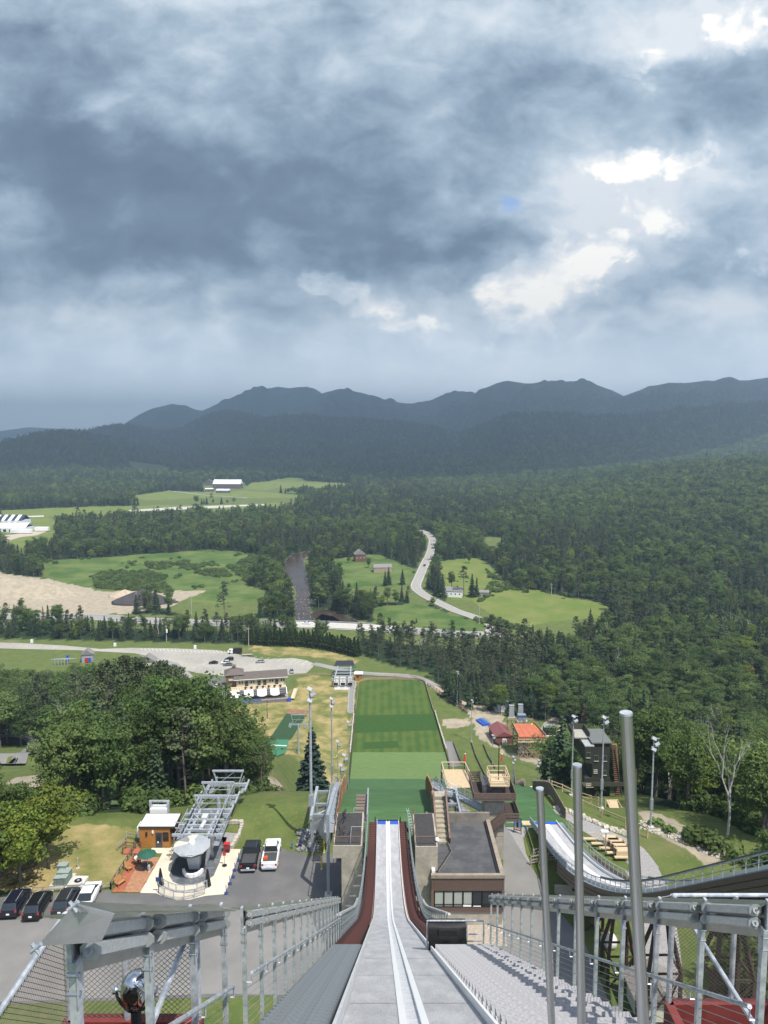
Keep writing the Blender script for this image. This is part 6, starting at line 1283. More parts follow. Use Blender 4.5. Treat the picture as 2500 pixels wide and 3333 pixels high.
# ================================================================ right of the piers
def R3(x, y, z=63.): return G(1350 + .3014 * x, 2400 + .3014 * y, z)
def R3Y(x, y, Y): return PY(1350 + .3014 * x, 2400 + .3014 * y, Y)
def RB(x, y, z=63.): return G(1600 + .5425 * x, 2050 + .5425 * y, z)       # right block, region [1600,2050,2500,2950]
def RBY(x, y, Y): return PY(1600 + .5425 * x, 2050 + .5425 * y, Y)
def RC_(x, y, z=63.): return G(1700 + .3617 * x, 2550 + .3617 * y, z)     # small jump close-up
def RD_(x, y, Y): return PY(1600 + .3315 * x, 2250 + .3315 * y, Y)       # judges tower close-up
GRAVEL = mat('pale_gravel', (.27, .26, .25), .95, 0, .35, 9, .03, 14)
flat('asphalt_path', xy([R3(960, 930), R3(1050, 1060), R3(1130, 1200), R3(1240, 1370), R3(1360, 1560), R3(1460, 1700), R3(1540, 1860), G(1900, 3060, 63), G(2010, 3333, 63), G(1500, 3333, 63), G(1440, 3180, 63), G(1400, 3030, 63), R3(950, 1830), R3(955, 1400)]), ASPH_O, 63.03)
flat('gravel', xy([R3(960, 925), R3(1160, 905), R3(1310, 905), R3(1330, 960), R3(1230, 985), R3(1170, 1090), R3(1200, 1250), R3(1260, 1380), R3(1230, 1380), R3(1130, 1215), R3(1045, 1060)]), GRAVEL, 63.02)
flat('gravel', xy([G(1400, 3010, 63), G(1640, 2995, 63), G(1650, 3080, 63), G(1400, 3090, 63)]), mat('river_stones', (.36, .31, .25), .9, 0, .4, 7, .05, 8), 63.04)
def strip_on(name, lft, rgt, m, off=.1, nx=4):           # surface laid over the slope between two picture-traced edges
    rows = []
    n_ = 14
    def res(P_):
        P_ = [Vector(p).to_2d() for p in P_]; L_ = [0]
        for a, b in zip(P_, P_[1:]): L_.append(L_[-1] + (b - a).length)
        return [Vector((float(np.interp(t, L_, [p.x for p in P_])), float(np.interp(t, L_, [p.y for p in P_])))) for t in np.linspace(0, L_[-1], n_)]
    for a, b in zip(res(lft), res(rgt)):
        rows.append([(p.x, p.y, Hs(p.x, p.y) + off) for p in [a.lerp(b, k / nx) for k in range(nx + 1)]])
    o = struct(name, MB().loft(rows), m, True); return o
strip_on('gravel', [RC_(250, 215), RC_(380, 290), RC_(560, 440), RC_(760, 560), RC_(930, 700), RC_(1010, 810)], [RC_(300, 200), RC_(470, 270), RC_(700, 360), RC_(930, 470), RC_(1110, 600), RC_(1230, 760)], GRAVEL, .05)
strip_on('gravel', [RB(800, 1450), RB(900, 1600), RB(850, 1900), RB(840, 2100)], [RB(1000, 1430), RB(1080, 1600), RB(1130, 1900), RB(1150, 2100)], GRAVEL, .04)
if 0: strip_on('rubble_slope', [RB(880, 1130), RB(990, 1230), RB(1130, 1300), RB(1280, 1400)], [RB(930, 1090), RB(1130, 1160), RB(1290, 1250), RB(1420, 1350)], mat('sandy_rubble', (.42, .36, .27), .95, 0, .35, .9, .12, 3, col2=(.20, .22, .10), w2=(.5, .62), s2=.35), .12)
def cluster(name, poly_fn, n_, label, s0, s1, m=LIME, cat='rocks'):
    p0 = poly_fn(0, 0); t = thing(name, label, cat, (p0.x, p0.y, Hs(p0.x, p0.y))); q = MB()
    for k in range(n_):
        p = poly_fn(rng.uniform(), rng.uniform()); s = rng.uniform(s0, s1); q.box((p.x, p.y, Hs(p.x, p.y) + s * .2), (s * 1.4, s, s * .8), M=Matrix.Rotation(rng.uniform(0, 6), 3, Vector(rng.normal(size=3)).normalized()))
    part('stones', q, m, t, kind='stuff'); return t
cluster('rock_bank', lambda u, v: RC_(290 + 650 * u, 185 + 240 * u + 30 * (v - .5)), 260, 'bank of pale broken rock below the rail fence on the right', .15, .5)
cluster('rock_bank', lambda u, v: RB(1290 + 120 * u, 1285 + 60 * u + 25 * (v - .5)), 60, 'white rocks at the wood edge right of the rubble slope', .15, .4)
cluster('rubble_scatter', lambda u, v: RB(890 + 480 * u, 1105 + 225 * u + 75 * (v - .3)), 420, 'loose pale rubble scattered over the bare slope at the right wood edge', .08, .32)
cluster('rock_bank', lambda u, v: R3(370 + 330 * u, 720 + 170 * u + 60 * (v - .5), 64), 260, 'dark broken rock under the stairs left of the concrete tower', .15, .5, MATS['grey_rock'])
# ---- brown operations building with flat roof
bx0, bx1, by0, zr = 5.02, 12.75, 73.9, 68.75; bd = thing('operations_building', 'brown ribbed metal building with a flat dark roof and a strip of windows', 'building', ((bx0 + bx1) / 2, by0, 63)); yb1 = 85.2
part('base_wall', MB().box(((bx0 + bx1) / 2, (by0 + .1 + yb1) / 2, 64.0), (bx1 - bx0 - .3, yb1 - by0 - .2, 2.2)), CONC, bd)
part('core', MB().box(((bx0 + bx1) / 2, (by0 + yb1) / 2 + .15, 66.6), (bx1 - bx0 - .3, yb1 - by0 - .5, 3.2)), mat('dark_interior', (.02, .02, .02), .9), bd)
RIB = mat('brown_cladding', (.155, .105, .085), .55, .1, .06, 2)
def ribbed(x0, x1, z0, z1, y, nm):
    f = part(nm, MB().box(((x0 + x1) / 2, y + .05, (z0 + z1) / 2), (x1 - x0, .06, z1 - z0)), RIB, bd); q = MB()
    for x in np.arange(x0 + .06, x1, .16): q.box((x, y, (z0 + z1) / 2), (.07, .05, z1 - z0 - .01))
    part('ribs', q, RIB, f, kind='stuff')
ribbed(bx0, bx1, 67.0, 68.45, by0 - .02, 'upper_cladding'); ribbed(bx0, bx1, 64.65, 65.15, by0 - .02, 'lower_cladding')
part('cornice', MB().box(((bx0 + bx1) / 2, by0 + .05, zr - .1), (bx1 - bx0 + .1, .4, .36)), mat('stained_coping', (.26, .22, .17), .85, 0, .2, 2), bd)
for x in (bx0 + .12, bx1 - .12): part('corner_panel', MB().box((x, by0 - .03, 66.05), (.28, .12, 1.92)), RIB, bd)
shade = mat('window_blind', (.34, .37, .33), .5, 0, .05, 1)
for k in range(7):
    wx = bx0 + .32 + (k + .5) * (bx1 - bx0 - .64) / 7; ww = (bx1 - bx0 - .64) / 7 - .09
    f = part('window', MB().box((wx - ww / 2, by0 - .0, 66.07), (.05, .1, 1.75)).box((wx + ww / 2, by0 - .0, 66.07), (.05, .1, 1.75)).box((wx, by0, 66.93), (ww, .1, .05)).box((wx, by0, 65.48), (ww, .1, .05)).box((wx, by0, 65.22), (ww, .1, .05)), BLACK, bd)
    part('pane', MB().box((wx, by0 + .03, 66.07), (ww - .04, .02, 1.7)), GLASSD if k in (4, 5, 6) else shade, f, 'window pane with a pale blind' if k < 4 else None)
part('white_sill', MB().box((bx0 + 3.8, by0 - .06, 65.35), (.85, .03, .2)).box((bx0 + 4.85, by0 - .06, 65.3), (.8, .03, .1)), WHITE, bd)
pers_in = thing('poster_glimpse', 'pale shape of a person seen behind the sixth window', 'person', (bx0 + 5.75, by0 - .0, 65.3)); part('body', MB().loft([[(bx0 + 5.75 + w_ * math.cos(a), by0 + .0 + .015 * math.sin(a), z) for a in np.linspace(0, 6.28, 9)[:-1]] for w_, z in ((.18, 65.5), (.2, 65.9), (.14, 66.2), (.05, 66.28), (.09, 66.4), (.07, 66.52))], True, True), mat('white_shirt', (0, 0, 0)), pers_in) if False else bpy.data.objects.remove(pers_in)
ROOF = mat('roof_felt', (.060, .062, .066), .8, 0, .12, .8, col2=(.085, .086, .088), w2=(.45, .6), s2=.4)
for k in range(9): y0_ = by0 + .3 + k * 1.2; part('roof_sheet', MB().box(((bx0 + bx1) / 2, y0_ + .59, zr - .2 - .004 * (k % 2)), (bx1 - bx0 - .3, 1.185, .06)), ROOF, bd)
part('parapet', MB().loft([[(bx1 - .45, by0 + .2, zr - .25), (bx1 - .45, by0 + .2, zr + .1), (bx1, by0 + .2, zr + .1), (bx1, by0 + .2, zr - .25)], [(bx1 - .45, yb1, zr - .25), (bx1 - .45, yb1, zr + .1), (bx1, yb1, zr + .1), (bx1, yb1, zr - .25)]], True, True), MATS['stained_coping'], bd)
part('parapet_inner', MB().box((bx1 - .6, (by0 + yb1) / 2, zr - .05), (.28, yb1 - by0 - .6, .06)), BLACK, bd)
part('back_wall', MB().box(((bx0 + bx1) / 2, yb1 + .1, zr + .1), (bx1 - bx0, .35, 1.6)), mat('mossy_concrete', (.20, .18, .15), .9, 0, .3, 1.2), bd)
q = MB(); rp = [Vector((6.9, 82.4, zr - .12)), Vector((7.5, 78.6, zr - .12)), Vector((5.7, 74.7, zr - .12))]
for a, b in zip(rp, rp[1:]): q.beam(a, b, .28, .05)
part('roof_walkway_mat', q, mat('dark_mat', (.025, .024, .022), .9), bd); part('roof_curb', MB().path([tuple(p + Vector((.12, 0, .03))) for p in rp], .035, 4), mat('worn_strip', (.2, .18, .16), .8), bd)
part('vent', MB().box((bx0 + .25, by0 + .9, zr), (.35, .6, .35)), WHITE, bd)
t = thing('white_bag', 'white plastic bag lying on the right pier edge', 'bag', (5.75, 76, ZP)); part('body', MB().loft([[(5.75 + r_ * math.cos(a) * (1 + .2 * math.sin(3 * a)), 76 + r_ * math.sin(a), ZP + z) for a in np.linspace(0, 6.28, 9)[:-1]] for r_, z in ((.05, 0), (.25, .08), (.2, .25), (.04, .4))], True, True), WHITE, t)
# concrete stairs beside the right pier
cs = thing('concrete_stairs', 'worn concrete stairs with brown rails right of the right pier', 'stairs', (6.6, 84, 68)); 
for k in range(9): part('step', MB().box((6.75, 80.6 + k * .62, 68.5 + k * .27), (1.2, .62, .55)), mat('worn_concrete', (.32, .29, .22), .9, 0, .25, 2), cs)
for x in (6.0, 7.5): part('cheek', MB().beam((x, 80.2, 68.9), (x, 86.2, 71.6), .2, 1.2), mat('brown_stained_concrete', (.16, .11, .085), .85, 0, .3, 2), cs)
part('landing', MB().box((6.75, 86.9, 70.8), (1.7, 1.4, .8)), MATS['worn_concrete'], cs)
w = thing('radiator_coil', 'white corrugated pipe beside the concrete stairs', 'pipe', (5.4, 83, 70)); part('coil', MB().tube(R3Y(172, 905, 84.5), R3Y(182, 1085, 80), .13, 8), WHITE, w); q = MB(); a, b = R3Y(172, 905, 84.5), R3Y(182, 1085, 80)
for k in range(12): c = a.lerp(b, k / 12); q.tube(c, c + (b - a).normalized() * .08, .18, 8)
part('ribs', q, CONC_L, w, kind='stuff')
t = thing('blue_hose', 'blue hose bundle at the foot of the concrete stairs', 'hose', R3Y(190, 1100, 79)); part('hose', MB().path([R3Y(110, 1140, 78.2), R3Y(150, 1132, 78.6), R3Y(180, 1110, 79), R3Y(190, 1080, 79.6)], .09, 6), BLUE, t)
# wing wall right of the knoll
w = thing('wing_wall', 'pale curved concrete apron behind the flat roofed building', 'wall', (9, 90, 67)); q = MB()
q.add([R3Y(262, 782, 92), R3Y(700, 935, 89), R3Y(690, 945, 86.5), R3Y(320, 945, 86.5), R3Y(262, 880, 89)], [(4, 3, 2, 1, 0)]); part('apron', q, CONC_L, w); part('coping', MB().path([R3Y(262, 782, 92), R3Y(450, 845, 91), R3Y(600, 893, 90), R3Y(745, 940, 88.6)], .14, 4), WHITE, w); part('base', MB().box((9.6, 88.3, 66.2), (6.6, 3.4, 2.2)), CONC, w)
# ---- concrete judging tower with brown balconies
cx0, cx1 = R3Y(745, 900, 87).x, R3Y(955, 900, 87).x; jt = thing('judging_tower', 'tall concrete shaft with a brown railed lookout cabin and switchback stair', 'tower', ((cx0 + cx1) / 2, 87.5, 63)); zc = R3Y(800, 690, 86.4).z
part('shaft', MB().box(((cx0 + cx1) / 2, 87.6, (63 + zc) / 2), (cx1 - cx0, 2.4, zc - 63)), CONC, jt)
for z in (66, 68.6, 70.4): part('form_joint', MB().box(((cx0 + cx1) / 2, 87.6, z), (cx1 - cx0 + .02, 2.42, .05)), mat('dark_joint', (.12, .10, .08), .9), jt)
a, b = R3Y(640, 600, 85.4), R3Y(1090, 690, 85.4); BR = BROWNP; zl, zh = b.z, a.z
def panels(x0, x1, y, z0, z1, n_, nm='rail_board', dx=True, x=None, y1=None, par=None):
    for k in range(n_):
        z = z0 + (k + .5) * (z1 - z0) / n_
        if dx: part(nm, MB().box(((x0 + x1) / 2, y, z), (x1 - x0, .08, (z1 - z0) / n_ * .66)), BR, par or jt)
        else: part(nm, MB().box((x, (y + y1) / 2, z), (.08, y1 - y, (z1 - z0) / n_ * .66)), BR, par or jt)
panels(a.x, b.x, 85.4, zl, zh, 4); panels(0, 0, 85.4, zl, zh, 4, dx=False, x=a.x - .0, y1=90.2); panels(0, 0, 85.4, zl, zh, 4, dx=False, x=b.x, y1=90.2)
part('cabin_floor', MB().box(((a.x + b.x) / 2, 87.8, zl + .1), (b.x - a.x - .2, 4.7, .2)), mat('dark_brown_floor', (.05, .035, .03), .8), jt)
panels(a.x, a.x + 1.4, 90.2, zl + .3, zh + .5, 5); panels(b.x - 1.5, b.x, 90.2, zl + .3, zh + .5, 5)
part('cabin', MB().box(((a.x + b.x) / 2 + .1, 88.2, (zl + R3Y(805, 520, 86.6).z - .1) / 2), (b.x - a.x - 2.2, 2.6, R3Y(805, 520, 86.6).z - .1 - zl)), mat('grimy_metal', (.10, .10, .10), .5, .3, .5, 1.5), jt)
d0, d1 = R3Y(805, 520, 86.6), R3Y(970, 455, 89.4); part('roof_deck', MB().box(((d0.x + d1.x) / 2 + .1, 88, d0.z), (d1.x - d0.x, 3.2, .16)), PINEW, jt)
q = MB(); 
for x in (d0.x, d1.x): 
    for y in (86.5, 88, 89.5): q.box((x + .1, y, d0.z + .6), (.1, .1, 1.2))
for z in (.55, 1.15): q.beam((d0.x + .1, 86.5, d0.z + z), (d1.x + .1, 86.5, d0.z + z), .09).beam((d0.x + .1, 89.5, d0.z + z), (d1.x + .1, 89.5, d0.z + z), .09).beam((d0.x + .1, 86.5, d0.z + z), (d0.x + .1, 89.5, d0.z + z), .09).beam((d1.x + .1, 86.5, d0.z + z), (d1.x + .1, 89.5, d0.z + z), .09)
part('deck_rail', q, PINEW, jt)
# lower balcony and stair flight
a2, b2 = R3Y(965, 815, 85.6), R3Y(1125, 815, 85.6); zz0 = R3Y(1000, 905, 85.6).z; panels(a2.x, b2.x, 85.6, zz0, a2.z, 3); panels(0, 0, 85.6, zz0 + .2, a2.z + .2, 3, dx=False, x=b2.x, y1=89.8); panels(a2.x, b2.x - .1, 89.8, zz0 + .4, a2.z + .6, 5); part('balcony_floor', MB().box(((a2.x + b2.x) / 2, 87.7, zz0 + .15), (b2.x - a2.x - .1, 4.1, .15)), MATS['dark_brown_floor'], jt)
f0, f1 = R3Y(600, 1165, 84.9), R3Y(975, 860, 84.9)
for k in range(4): o_ = Vector((0, 0, (k - 1.5) * .30)); part('stair_board', MB().beam(f0 + o_, f1 + o_, .1, .24), BR, jt)
for k in range(3): o_ = Vector((.2, .95, (k - 1) * .30)); part('stair_board', MB().beam(f0 + o_, f1 + o_, .1, .24), BR, jt)
part('stair_flight', MB().beam(f0 + Vector((.1, .5, -.6)), f1 + Vector((.1, .5, -.6)), .8, .15), MATS['dark_brown_floor'], jt)
t = thing('pole_floodlight', 'black pole with a floodlight rising from the pine deck of the judging tower', 'lamp post', ((d0.x + d1.x) / 2 + .2, 88, d0.z + .1)); pt = PY(1622, 2422, 88); part('pole', MB().tube((pt.x + .1, 88, d0.z + .1), (pt.x + .1, 88, pt.z), .06, 8), BLACK, t); part('lamp', MB().box((pt.x - .25, 88, pt.z + .1), (.7, .35, .25), M=Matrix.Rotation(.5, 3, 'Y')), BLACK, t)
# pine viewing platform and galvanised walkway
pf = thing('viewing_platform', 'fresh pine viewing platform on legs between the landing hill and the judging tower', 'platform', (9, 100, 60)); zp = 66.2
c4 = [G(1350 + .3014 * x, 2400 + .3014 * y, zp) for x, y in ((290, 345), (540, 345), (635, 540), (345, 545))]
e0_, e1_ = c4[3], c4[2]; nb = 24
for k in range(nb):
    l0 = c4[3].lerp(c4[0], (k + .06) / nb); l1 = c4[2].lerp(c4[1], (k + .06) / nb); l2 = c4[2].lerp(c4[1], (k + .94) / nb); l3 = c4[3].lerp(c4[0], (k + .94) / nb); part('plank', MB().ext([(l0.x, l0.y), (l1.x, l1.y), (l2.x, l2.y), (l3.x, l3.y)], zp - .06, zp), PINEW, pf)
for i in range(4):
    a, b = c4[i], c4[(i + 1) % 4]
    if i == 2: continue
    for h_ in (1.1,): part('rail', MB().beam(a + Vector((0, 0, h_)), b + Vector((0, 0, h_)), .12, .1), PINEW, pf)
    part('mid_rail', MB().beam(a + Vector((0, 0, .55)), b + Vector((0, 0, .55)), .05, .05), GALV_D, pf)
    n_ = max(2, int((b - a).length / 1.8))
    for k in range(n_ + 1): c = a.lerp(b, k / n_); part('rail_post', MB().box(c + Vector((0, 0, .55)), (.1, .1, 1.1)), PINEW, pf)
for c in c4: part('leg', MB().beam(c, (c.x, c.y, Hs(c.x, c.y) - .3), .22), GREYW, pf)
def walkway(p, q_, wd, label, posts=True):
    t = thing('steel_walkway', label, 'walkway', p); d = Vector((q_.x - p.x, q_.y - p.y, 0)).normalized(); s_ = Vector((-d.y, d.x, 0)) * wd / 2; nn = max(4, int((q_ - p).length / .5))
    part('deck', MB().beam(p, q_, wd, .08), GALV_D, t)
    for s in (-1, 1):
        part('stringer', MB().beam(p + s_ * s, q_ + s_ * s, .07, .3), GALV, t)
        for h_ in (.55, 1.05): part('rail', MB().tube(p + s_ * s + Vector((0, 0, h_)), q_ + s_ * s + Vector((0, 0, h_)), .035, 5), GALV, t)
        ps = MB()
        for k in range(nn + 1): c = p.lerp(q_, k / nn) + s_ * s; ps.tube(c, c + Vector((0, 0, 1.05)), .02, 4)
        part('balusters', ps, GALV, t, kind='stuff')
    return t
w0, w1, w2, w3 = R3Y(215, 530, 96), R3Y(345, 600, 94), R3Y(430, 615, 94), R3Y(745, 775, 89.2)
walkway(w0, w1, 1.2, 'short galvanised stair down from the right knoll stairs'); walkway(w1, w2, 1.3, 'level galvanised landing beside the pine platform'); walkway(w2, w3, 1.2, 'long galvanised stair from the landing down to the concrete tower')
t = thing('steel_post', 'galvanised post on a concrete foot under the stair landing', 'post', R3Y(362, 725, 94)); pz = R3Y(362, 725, 94); part('post', MB().tube(pz, Vector((pz.x, pz.y, w1.z)), .12, 8), GALV_D, t); part('foot', MB().box(pz, (.6, .6, .8)), CONC_L, t)
t = thing('poster_stand', 'framed picture of a ski jumper on a stand beside the gravel', 'sign', R3(1105, 1040)); p = R3(1070, 1030); p2 = R3(1148, 1048); q = MB()
for c in (p, p2): q.beam(c, c + Vector((0, 0, 2.1)), .07)
q.beam(p + Vector((0, 0, 2.1)), p2 + Vector((0, 0, 2.1)), .07).beam(p + Vector((0, 0, .5)), p2 + Vector((0, 0, .5)), .07); part('frame', q, BLACK, t)
def panel(a, b, u0, u1, v0, v1, m, nm, off=.0):
    f = lambda u, v: a.lerp(b, u) + Vector((0, -.02 - off, .5 + 1.6 * v)); pts_ = [f(u0, v0), f(u1, v0), f(u1, v1), f(u0, v1)]; g_ = [p_ + Vector((0, .015, 0)) for p_ in pts_]; part(nm, MB().add(pts_ + g_, [(0, 1, 2, 3), (7, 6, 5, 4), (0, 4, 5, 1), (1, 5, 6, 2), (2, 6, 7, 3), (3, 7, 4, 0)]), m, t)
panel(p, p2, .03, .97, .3, 1, mat('poster_sky', (.12, .30, .55), .4, 0, .2, 2), 'picture'); panel(p, p2, .03, .97, 0, .3, mat('poster_tan', (.5, .3, .16), .4, 0, .1, 2), 'caption_band'); panel(p, p2, .35, .62, .25, .62, mat('poster_dark', (.03, .03, .05), .5), 'trousers', .02); panel(p, p2, .33, .64, .55, .8, mat('poster_red', (.3, .05, .04), .5), 'jacket', .02); panel(p, p2, .42, .56, .8, .93, mat('poster_skin', (.4, .25, .18), .5), 'head_shape', .02); panel(p, p2, .15, .85, .08, .12, WHITE, 'caption', .02)
flat('timber_mat', xy([R3(1150, 905), R3(1240, 905), R3(1262, 960), R3(1172, 962)]), PINEW, 63.06)
# ---- small jump
SJ = [(-14, 27.5), (0, 26.6), (20, 25.2), (43, 23.6), (60, 22.6), (75, 21.9), (93, 21.2)]
def SX(y): return float(np.interp(y, [p[0] for p in SJ], [p[1] for p in SJ]))
def SZ(y):
    z60 = 81.5
    if y <= 52: return z60 + (52 - y) * .75
    if y <= 86: t_ = (y - 52) / 34; return z60 - 34 * (.75 * t_ - .5 * (.75 - .19) * t_ * t_)
    return z60 - 34 * (.375 + .095) - (y - 86) * .19
SY1 = 93.4
dz_ = PY(1790, 2676, SY1).z - SZ(SY1); SZ0 = SZ; SZ = lambda y: SZ0(y) + dz_
YY = list(np.linspace(2, 50, 20)) + list(np.linspace(52, SY1, 40))
def sstrip(o0, o1, dz, th, ys=YY, fb=None):
    rows = []
    for y in ys: x = SX(y); z = SZ(y) + dz; zb = z - th; rows.append([(x + o0, y, zb), (x + o0, y, z), (x + o1, y, z), (x + o1, y, zb)])
    return MB().loft(rows, True, True)
sj = thing('small_ski_jump', 'smaller ski jump in-run sweeping down from the right on a brown steel trestle', 'ski jump ramp', (SX(SY1), SY1, 63)); hw = 1.55
part('carpet', sstrip(-hw, -.2, 0, .1), CARPET, sj); part('carpet', sstrip(.5, hw, 0, .1), CARPET, sj); part('track', sstrip(-.2, .5, .03, .12), ICEW, sj); part('blue_edge_band', sstrip(-hw, hw, .05, .02, [SY1 - .9, SY1 - .4, SY1]), BLUE, sj)
part('inner_board', sstrip(-hw - .07, -hw, .3, .5), WHITE, sj); part('outer_board', sstrip(hw, hw + .07, .3, .5), WHITE, sj)
for k in range(3): part('side_panel', sstrip(-hw - .5, -hw - .38, -.15 - .48 * k, .40, [y for y in YY if y < 80]), mat('brown_ribbed_siding', (.10, .075, .062), .5, .1, .12, 2), sj)
part('walkway', sstrip(-hw - .45, -hw - .08, -.05, .1, [y for y in YY if y < 80]), GALV_D, sj); part('walkway', sstrip(hw + .1, hw + .9, -.05, .1), GALV_D, sj); part('girder', sstrip(-1.2, 1.2, -1.0, .8, [y for y in YY if y < 78]), RUSTB, sj); part('stair_treads', sstrip(hw + .9, hw + 1.7, -.1, .15, [y for y in YY if y < 82]), RUSTB, sj)
rl = MB(); yy = [y for y in np.linspace(2, 92, 60)]
for s in (-1, 1):
    o = s * (hw + (.42 if s < 0 else .95)); rl = MB(); rl.path([(SX(y) + o, y, SZ(y) + .95) for y in yy], .05, 5); rl.path([(SX(y) + o, y, SZ(y) + .45) for y in yy], .03, 4); part('rail', rl, GALV, sj); pm = MB().box((0, 0, .45), (.05, .05, 1.0)).mesh('rail_post', GALV)
    for y in np.arange(2, 92, 1.25): q = bpy.data.objects.new('rail_post', pm); COL.objects.link(q); q.parent = sj; q.location = Vector((SX(y) + o, y, SZ(y))) - Vector(sj.location)
    part('lamp_strip', sstrip(o - .02, o + .16, 1.12, .12, [y for y in YY if y < 66]), mat('dark_lamp_strip', (.10, .12, .13), .4, .3), sj)
part('snow_net', sstrip(-hw - .36, -hw - .3, .75, .8, [y for y in YY if y > 76]), mat('pale_netting', (.42, .47, .50), .6, 0, .2, 3), sj)
for y, w_ in ((8, 2.4), (22, 2.4), (36, 2.4), (47, 2.2), (57, 2.2), (66, 2.0), (74, 1.8)):
    x = SX(y); zt = SZ(y) - 1.8; zg = 62.8; h_ = zt - zg
    tr = thing('trestle', {8: 'tallest', 22: 'second tallest', 36: 'third tallest', 47: 'fourth', 57: 'fifth', 66: 'sixth', 74: 'lowest'}[y] + ' brown steel trestle carrying the small ski jump', 'trestle', (x, y, 63), 'brown trestles under the small ski jump')
    topc = Vector((x, y, zt))
    hh = min(4.5, h_ * .6); kn = [Vector((x + sx_ * w_ * .6, y + sy_ * w_ * .5, zt - hh)) for sx_ in (-1, 1) for sy_ in (-1, 1)]; ft = [Vector((k_.x, k_.y, zg)) for k_ in kn]
    for k_, f_ in zip(kn, ft): part('leg', MB().beam(topc + Vector((math.copysign(.4, k_.x - x), 0, 0)), k_, .26), RUSTB, tr); part('leg', MB().beam(k_, f_, .26), RUSTB, tr)
    nlev = max(1, int((zt - hh - zg) / 4)); br_ = MB()
    for i in range(nlev + 1):
        z = zt - hh - i * (zt - hh - zg) / nlev
        for a_, b_ in ((0, 2), (1, 3), (0, 1), (2, 3)): br_.beam((kn[a_].x, kn[a_].y, z), (kn[b_].x, kn[b_].y, z), .14)
        if i < nlev:
            z2 = z - (zt - hh - zg) / nlev
            for a_, b_ in ((0, 2), (2, 0), (0, 1), (2, 3)): br_.beam((kn[a_].x, kn[a_].y, z), (kn[b_].x, kn[b_].y, z2), .12)
    part('bracing', br_, RUSTB, tr); part('cap_beam', MB().beam((x - 2.0, y, zt + .1), (x + 2.0, y, zt + .1), .35), RUSTB, tr)
w = thing('wing_wall', 'concrete abutment wall where the small ski jump leaves the ground', 'wall', (SX(78) - 2, 78, 63)); part('wall', MB().loft([[(19.5, 79.5, 62.8), (19.5, 79.5, 63.9), (19.5, 79.9, 63.9), (19.5, 79.9, 62.8)], [(22.4, 75.5, 62.8), (22.4, 75.5, 66.2), (22.4, 75.9, 66.2), (22.4, 75.9, 62.8)]], True, True), CONC, w); part('abutment', MB().box((22.3, 77.5, 64.3), (2.6, 4, 3.0)), CONC, w)
hsheet('plastic_landing_mat', lambda y: float(np.interp(y, [93, 105, 180], [16.2, 16.0, 22])), lambda y: float(np.interp(y, [93, 105, 180], [24.8, 22.6, 30])), list(np.linspace(93.9, 215, 80)), MAT_D, .22, 8)
w = thing('knoll_board_wall', 'brown plank arch along the right edge of the small green knoll', 'wall', (23, 104, 62)); 
for k in range(26): y = 97 + k * .62; part('plank', MB().box((24.9 - (y - 97) * .08, y, Hs(24, y) + 1.2 * math.exp(-((y - 104) / 7) ** 2)), (.1, .6, 1.9)), mat('brown_grey_plank', (.20, .16, .11), .85, 0, .2, 2), w)
t = thing('start_lamp_arm', 'pale timber steps beside the small in-run', 'stairs', RC_(640, 560)); 
for k in range(5): p = RC_(615 + 70 * k, 530 + 42 * k); part('step', MB().beam(p + Vector((-.9, 0, .5)), p + Vector((.9, 0, .5)), .45, .12), PINEW, t)
part('rail', MB().path([RC_(585, 520) + Vector((0, 0, 1.2)), RC_(650, 520) + Vector((0, 0, 1.2)), RC_(850, 650) + Vector((0, 0, 1.2))], .05, 4), PINEW, t)
for k, (x, y) in enumerate(((800, 560), (855, 590), (890, 625), (915, 665))):
    p = RC_(x, y + 20); t = thing('timber_crate_frame', ['farthest', 'second farthest', 'second nearest', 'nearest'][k] + ' of four open pine frames stepped along the gravel', 'frame', p, 'stepped pine frames by the small in-run'); w_ = 1.5
    part('face_board', MB().box(p + Vector((0, 0, .55)), (w_ * 1.15, .08, 1.0)), PINEW, t); part('seat', MB().box(p + Vector((0, .7, 1.0)), (w_ * 1.15, 1.2, .08)), PINEW, t)
    for s in (-1, 1): part('post', MB().box(p + Vector((s * w_ * .6, 0, .7)), (.12, .12, 1.4)), PINEW, t); part('brace', MB().beam(p + Vector((s * w_ * .6, 0, 1.3)), p + Vector((s * w_ * .6, 1.3, .9)), .1), PINEW, t)
t = thing('small_floodlight', 'white lamp on a short post beside the pine frames', 'lamp post', RC_(748, 640)); p = RC_(748, 640); part('post', MB().tube(p, p + Vector((0, 0, 3.0)), .07, 6), GALV, t); part('lamp', MB().box(p + Vector((-.2, 0, 3.05)), (.9, .4, .2)), WHITE, t)
def gate(a, b, label):
    t = thing('gate', label, 'fence', a); q = MB()
    for h_ in (.35, .7, 1.15): part('rail', MB().beam(a + Vector((0, 0, h_)), b + Vector((0, 0, h_)), .08, .1), GREYW, t)
    for k in range(4): c = a.lerp(b, k / 3); part('post', MB().box(c + Vector((0, 0, .6)), (.14, .14, 1.3)), GREYW, t)
gate(R3(1255, 1385), R3(1520, 1340), 'nearer weathered timber barrier left of the small in-run'); gate(R3(1280, 1310), R3(1530, 1245), 'farther weathered timber barrier left of the small in-run')
rail_fence([RC_(540, 205, 62.5), RC_(720, 265, 62.5), RC_(930, 365, 62.5)], 'rail_fence', 'yellowish timber fence above the rock bank, between the two farther steel poles', mat('yellow_grey_timber', (.40, .33, .18), .8, 0, .2, 3), 1.3, 4, 1, r=.08)
rail_fence([RC_(1050, 435, 62.5), RC_(1125, 500, 62.5)], 'rail_fence', 'short timber fence end right of the tallest steel pole', MATS['yellow_grey_timber'], 1.3, 4, 1, r=.08)
